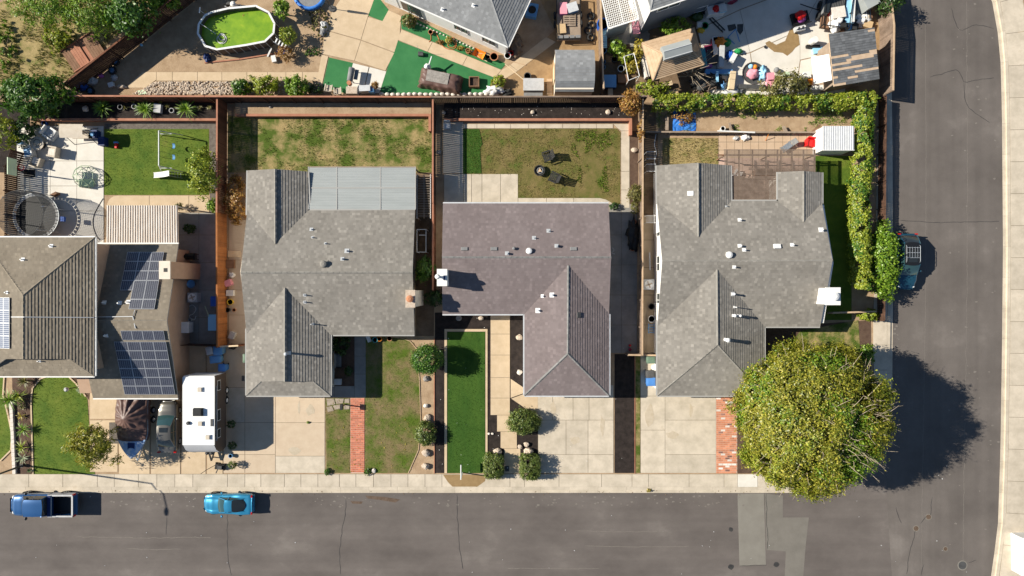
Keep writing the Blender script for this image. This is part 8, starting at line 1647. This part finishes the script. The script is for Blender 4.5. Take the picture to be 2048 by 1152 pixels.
# table heap in front of gazebo
crate('white play table with clutter right of the gazebo', 1436, 92, .03, .9, 1.6, .5, 'maroon', .1, name='table', cat='table', lid='white_plastic'); heap('orange and red toys on the play table', 1439, 85, (.4, .4, .3), 'orange', 'toys', 'toy_heap', .5, .5); crate('white lid box above the orange toys', 1435, 77, .03, .7, .4, .5, 'white_plastic', .05); crate('tall white panel beside the play table', 1444, 112, .03, .4, 1.9, .9, 'light_grey', -.05, name='panel', cat='panel'); heap('green bag right of the play table', 1452, 86, (.4, .35, .35), 'green_plastic', 'bag', 'bag', .3); heap('green bundle near the dark shadow', 1475, 104, (.35, .25, .35), 'green_plastic', 'bundle', 'bundle', .3); heap('bright blue bag beside the white panel', 1459, 113, (.4, .5, .45), 'blue', 'bag', 'bag', .3); crate('white slanted box beside the blue bag', 1467, 115, .03, .4, .8, .7, 'white_plastic', -.5, name='box'); crate('purple mat at the gazebo corner', 1416, 97, .03, .6, .6, .15, 'maroon', .1, name='mat', cat='mat'); crate('teal slab leaning on the gazebo', 1408, 113, .03, .35, 1.6, .9, 'teal', .15, name='slab', cat='panel'); crate('dark magenta tarp under the gazebo corner', 1416, 128, .03, .7, .6, .3, 'magenta', .1, name='tarp_box'); crate('white square frame crate near the play table', 1424, 106, .03, .7, .7, .35, 'white_plastic', .1, lid='dark_grey'); crate('dark trunk below the play table', 1424, 118, .03, 1.3, .7, .5, 'dark_grey', .05, name='trunk', cat='trunk'); crate('long grey blue bench in the shade', 1438, 143, .03, 2.4, .4, .45, 'blue_light', .0, name='bench', cat='bench'); crate('tan plank wall beside the concrete yard', 1465, 160, .03, .45, 1.6, .7, 'wood_pale', -.12, name='planter_wall', cat='wall'); heap('black junk pile behind the hedge', 1427, 165, (.9, .7, .5), 'black_matte', 'junk', 'junk_heap', .5); heap('dark junk with brushwood behind the hedge', 1400, 168, (.9, .6, .5), 'dark_grey', 'junk', 'junk_heap', .5); crate('skyblue pole box behind the hedge', 1435, 153, .5, .18, .9, .4, 'skyblue', name='pole_box'); heap('grey crumpled plastic at the hedge', 1464, 186, (.8, .35, .35), 'light_grey', 'plastic', 'plastic_heap', .5); heap('purple blue bag in the junk pile', 1444, 172, (.25, .4, .4), 'blue_light', 'bag', 'bag', .3)
c = P(1505, 147); t = thing('toy_mat', 'round dark play tray with a doll like toy heap', 'toy tray', (c.x, c.y, .03)); part(MB().lathe([(.95, 0), (1.0, .12), (.93, .12), (.9, .04)], 0, 0, 24), 'tray', 'dark_grey', t, local=True); part(MB().blob((-.1, -.1, .25), (.55, .45, .3), .35, 14, 9), 'toy_heap', 'pink', t, local=True, smooth=True); part(MB().blob((-.3, .5, .35), (.22, .22, .22), .02, 12, 8), 'blue_ball', 'skyblue', t, local=True, smooth=True); part(MB().blob((.08, .45, .35), (.22, .22, .22), .02, 12, 8), 'orange_ball', 'orange', t, local=True, smooth=True)
heap('light blue toy slide beside the play tray', 1523, 148, (.4, .65, .4), 'skyblue', 'toy slide', 'toy_slide', .4); crate('pink doll house at the shrub', 1542, 152, .03, .6, .6, .6, 'pink', .1, name='doll_house', cat='toy'); crate('pink spotted toy box below the doll house', 1543, 165, .03, .8, .7, .4, 'pink', -.1, name='toy_box'); ball('grey ball near the doll house', 1553, 140, .25, 'mid_grey', .03); crate('small green white box near the shrub', 1575, 148, .03, .35, .4, .4, 'dome_green'); crate('black white bench rail above the hedge', 1505, 173, .03, 2.4, .35, .4, 'white_plastic', -.02, name='bench', cat='bench', lid='dark_grey')
tyre('small ring on the wet concrete', 1530, 95, .13); heap('crumpled white and grey plastic left of the canvas', 1600, 163, (.55, .5, .4), 'tarp_white', 'plastic', 'plastic_heap', .45); crate('white drawer unit below the canvas', 1615, 149, .03, .6, .5, .6, 'white_plastic', .1); crate('orange pet carrier below the canvas', 1621, 163, .03, .35, .5, .4, 'orange'); crate('white sink board below the canvas', 1640, 175, .03, 1.3, .4, .6, 'white_plastic', .05, name='sink', cat='sink'); tyre('tyre lying at the foot of the canvas', 1620, 178, .3); crate('skyblue plastic sheet at the canvas corner', 1637, 100, .03, .9, .5, .2, 'skyblue', .2, name='sheet', cat='sheet')
p = P(1630, 79, .9); t = thing('white_drum', 'white drum on a dark scooter in the concrete yard', 'drum', (p.x, p.y, .03)); part(MB().cyl(0, 0, .3, .3, .6, 18), 'drum', 'white_plastic', t, local=True); part(MB().box(.15, -.35, .05, 1.2, .25, .25), 'base', 'black', t, local=True)
for x in (-.35, .65): q = MB(); q.ring((x, -.35, .15), .12, .04, 12, 6, ax='y'); part(q, 'wheel', 'rubber', t, local=True)
p = P(1604, 32, .8); t = thing('riding_mower', 'black ride on mower with a red seat bundle', 'mower', (p.x, p.y, .03), .25); part(MB().box(0, 0, .2, 1.5, 1.0, .3), 'deck', 'black', t, local=True); part(MB().blob((-.1, .1, .75), (.45, .4, .28), .35, 14, 9), 'seat_bundle', 'red', t, local=True, smooth=True); part(MB().blob((0, -.25, .55), (.4, .25, .2), .3, 12, 8), 'bag', 'purple', t, local=True, smooth=True); part(MB().beam((-.9, -.6, .45), (.9, -.6, .45), .08, .1), 'bumper', 'black', t, local=True)
for x in (-.55, .55):
    for y in (-.5, .5): q = MB(); q.ring((x, y, .2), .13, .07, 14, 6, ax='y'); part(q, 'wheel', 'rubber', t, local=True)
p = P(1602, 55, .6); t = thing('small_cart', 'pale cart with rows of bottles below the mower', 'cart', (p.x, p.y, .03), .25); part(MB().box(0, 0, .1, .95, .42, .35), 'tray', 'light_grey', t, local=True)
for k in range(5): part(MB().cyl(-.36 + k * .18, 0, .45, .07, .2, 10), 'bottle', 'dark_grey' if k % 2 else 'white_plastic', t, local=True)
# cargo on the trailer at the top right
def cargo(lb, px, py, z0, sx, sy, sz, m, rz=-.13, name='cargo_box', cat='cargo', lid=None): return crate(lb, px, py, z0, sx, sy, sz, m, rz, lid, name, cat)
t0 = P(1676, 8, 1.2); t = thing('ribbed_panel', 'dark ribbed metal panel on the junk trailer', 'panel', (t0.x, t0.y, .6), -.13); q = MB(); corrug(q, (-.65, .8, .55), (.65, .8, .55), (.65, -.4, .55), (-.65, -.4, .55), 9, .04); part(q, 'sheet', 'dark_grey', t, local=True); part(MB().box(0, .2, 0, 1.2, 1.1, .5), 'stack', 'black_matte', t, local=True)
cargo('cream coloured flat panel on the junk trailer', 1678, 24, .6, 1.15, .95, .65, 'stone_white', .17, 'flat_panel', 'panel'); heap('white and blue plastic bundle on the junk trailer', 1668, 49, (.45, .75, .5), 'tarp_white', 'bundle', 'bundle', .45, .6); heap('red rag heap on the junk trailer', 1661, 28, (.3, .25, .3), 'red', 'rags', 'rag_heap', .4, .6); cargo('black storage tub on the junk trailer', 1684, 48, .6, .7, .6, .5, 'black_matte', .2, 'storage_tub', 'tub'); cargo('long window frame on the left rail of the junk trailer', 1655, 10, .6, .45, 1.3, .7, 'mid_grey', -.13, 'window_frame', 'window', 'glass_dark')
cargo('long blue grey sheet stack beside the junk trailer', 1701, 16, .02, .75, 2.6, 1.0, 'blue_light', -.05, 'sheet_stack', 'sheets', 'skyblue'); cargo('white board leaning beside the blue sheets', 1708, 16, .02, .2, 2.4, 1.2, 'white_plastic', -.05, 'board', 'board')
lm = thing('lumber_stack', 'stack of pale and dark lumber right of the junk trailer', 'lumber', tuple(P(1731, 18)))
for k in range(8): a, b = P(1722 + k * 2.2, -12, .5 + .06 * (k % 3)), P(1730 + k * 2.0, 36, .5 + .06 * (k % 3)); part(MB().beam(a, b, .09, .09), 'plank', ['wood_pale', 'dark_grey', 'white_plastic', 'wood_brown'][k % 4], lm)
for y in (0, 26): a, b = P(1720, y, .4), P(1744, y, .4); part(MB().beam(a, b, .1, .1), 'bearer', 'wood_brown', lm); 
for x, y in ((1720, 0), (1744, 0), (1720, 26), (1744, 26)): p = P(x, y, .35); part(MB().box(p.x, p.y, 0, .1, .1, .37), 'leg', 'wood_brown', lm)
heap('white plastic and pipes heap below the lumber', 1722, 42, (.75, .6, .45), 'tarp_white', 'plastic', 'plastic_heap', .5); cargo('torn cardboard box below the lumber', 1737, 48, .02, .75, .6, .45, 'cardboard', -.3, 'cardboard_box', 'box'); heap('tan sacks between blue sheets and lumber', 1716, 24, (.35, .55, .35), 'stone', 'sacks', 'sack_heap', .4); cargo('blue crate below the blue sheets', 1700, 54, .02, .5, .4, .4, 'blue_light', 0, 'crate', 'crate'); cargo('dark open box right of the blue crate', 1712, 49, .02, .5, .9, .5, 'black_matte', -.2, 'open_box', 'box')
p = P(1768, 1); crate('grey sheet roof corner at the top right edge', 1742, -2, .02, 1.2, 1.3, 1.6, 'grey_panel', .5, name='tank', cat='tank')
p = P(1776, 145); crate('white shed roof at the right edge of the frame', 2058, 1114, .03, 1.2, 3.4, 1.2, 'white_metal', .02, name='storage_container', cat='container')
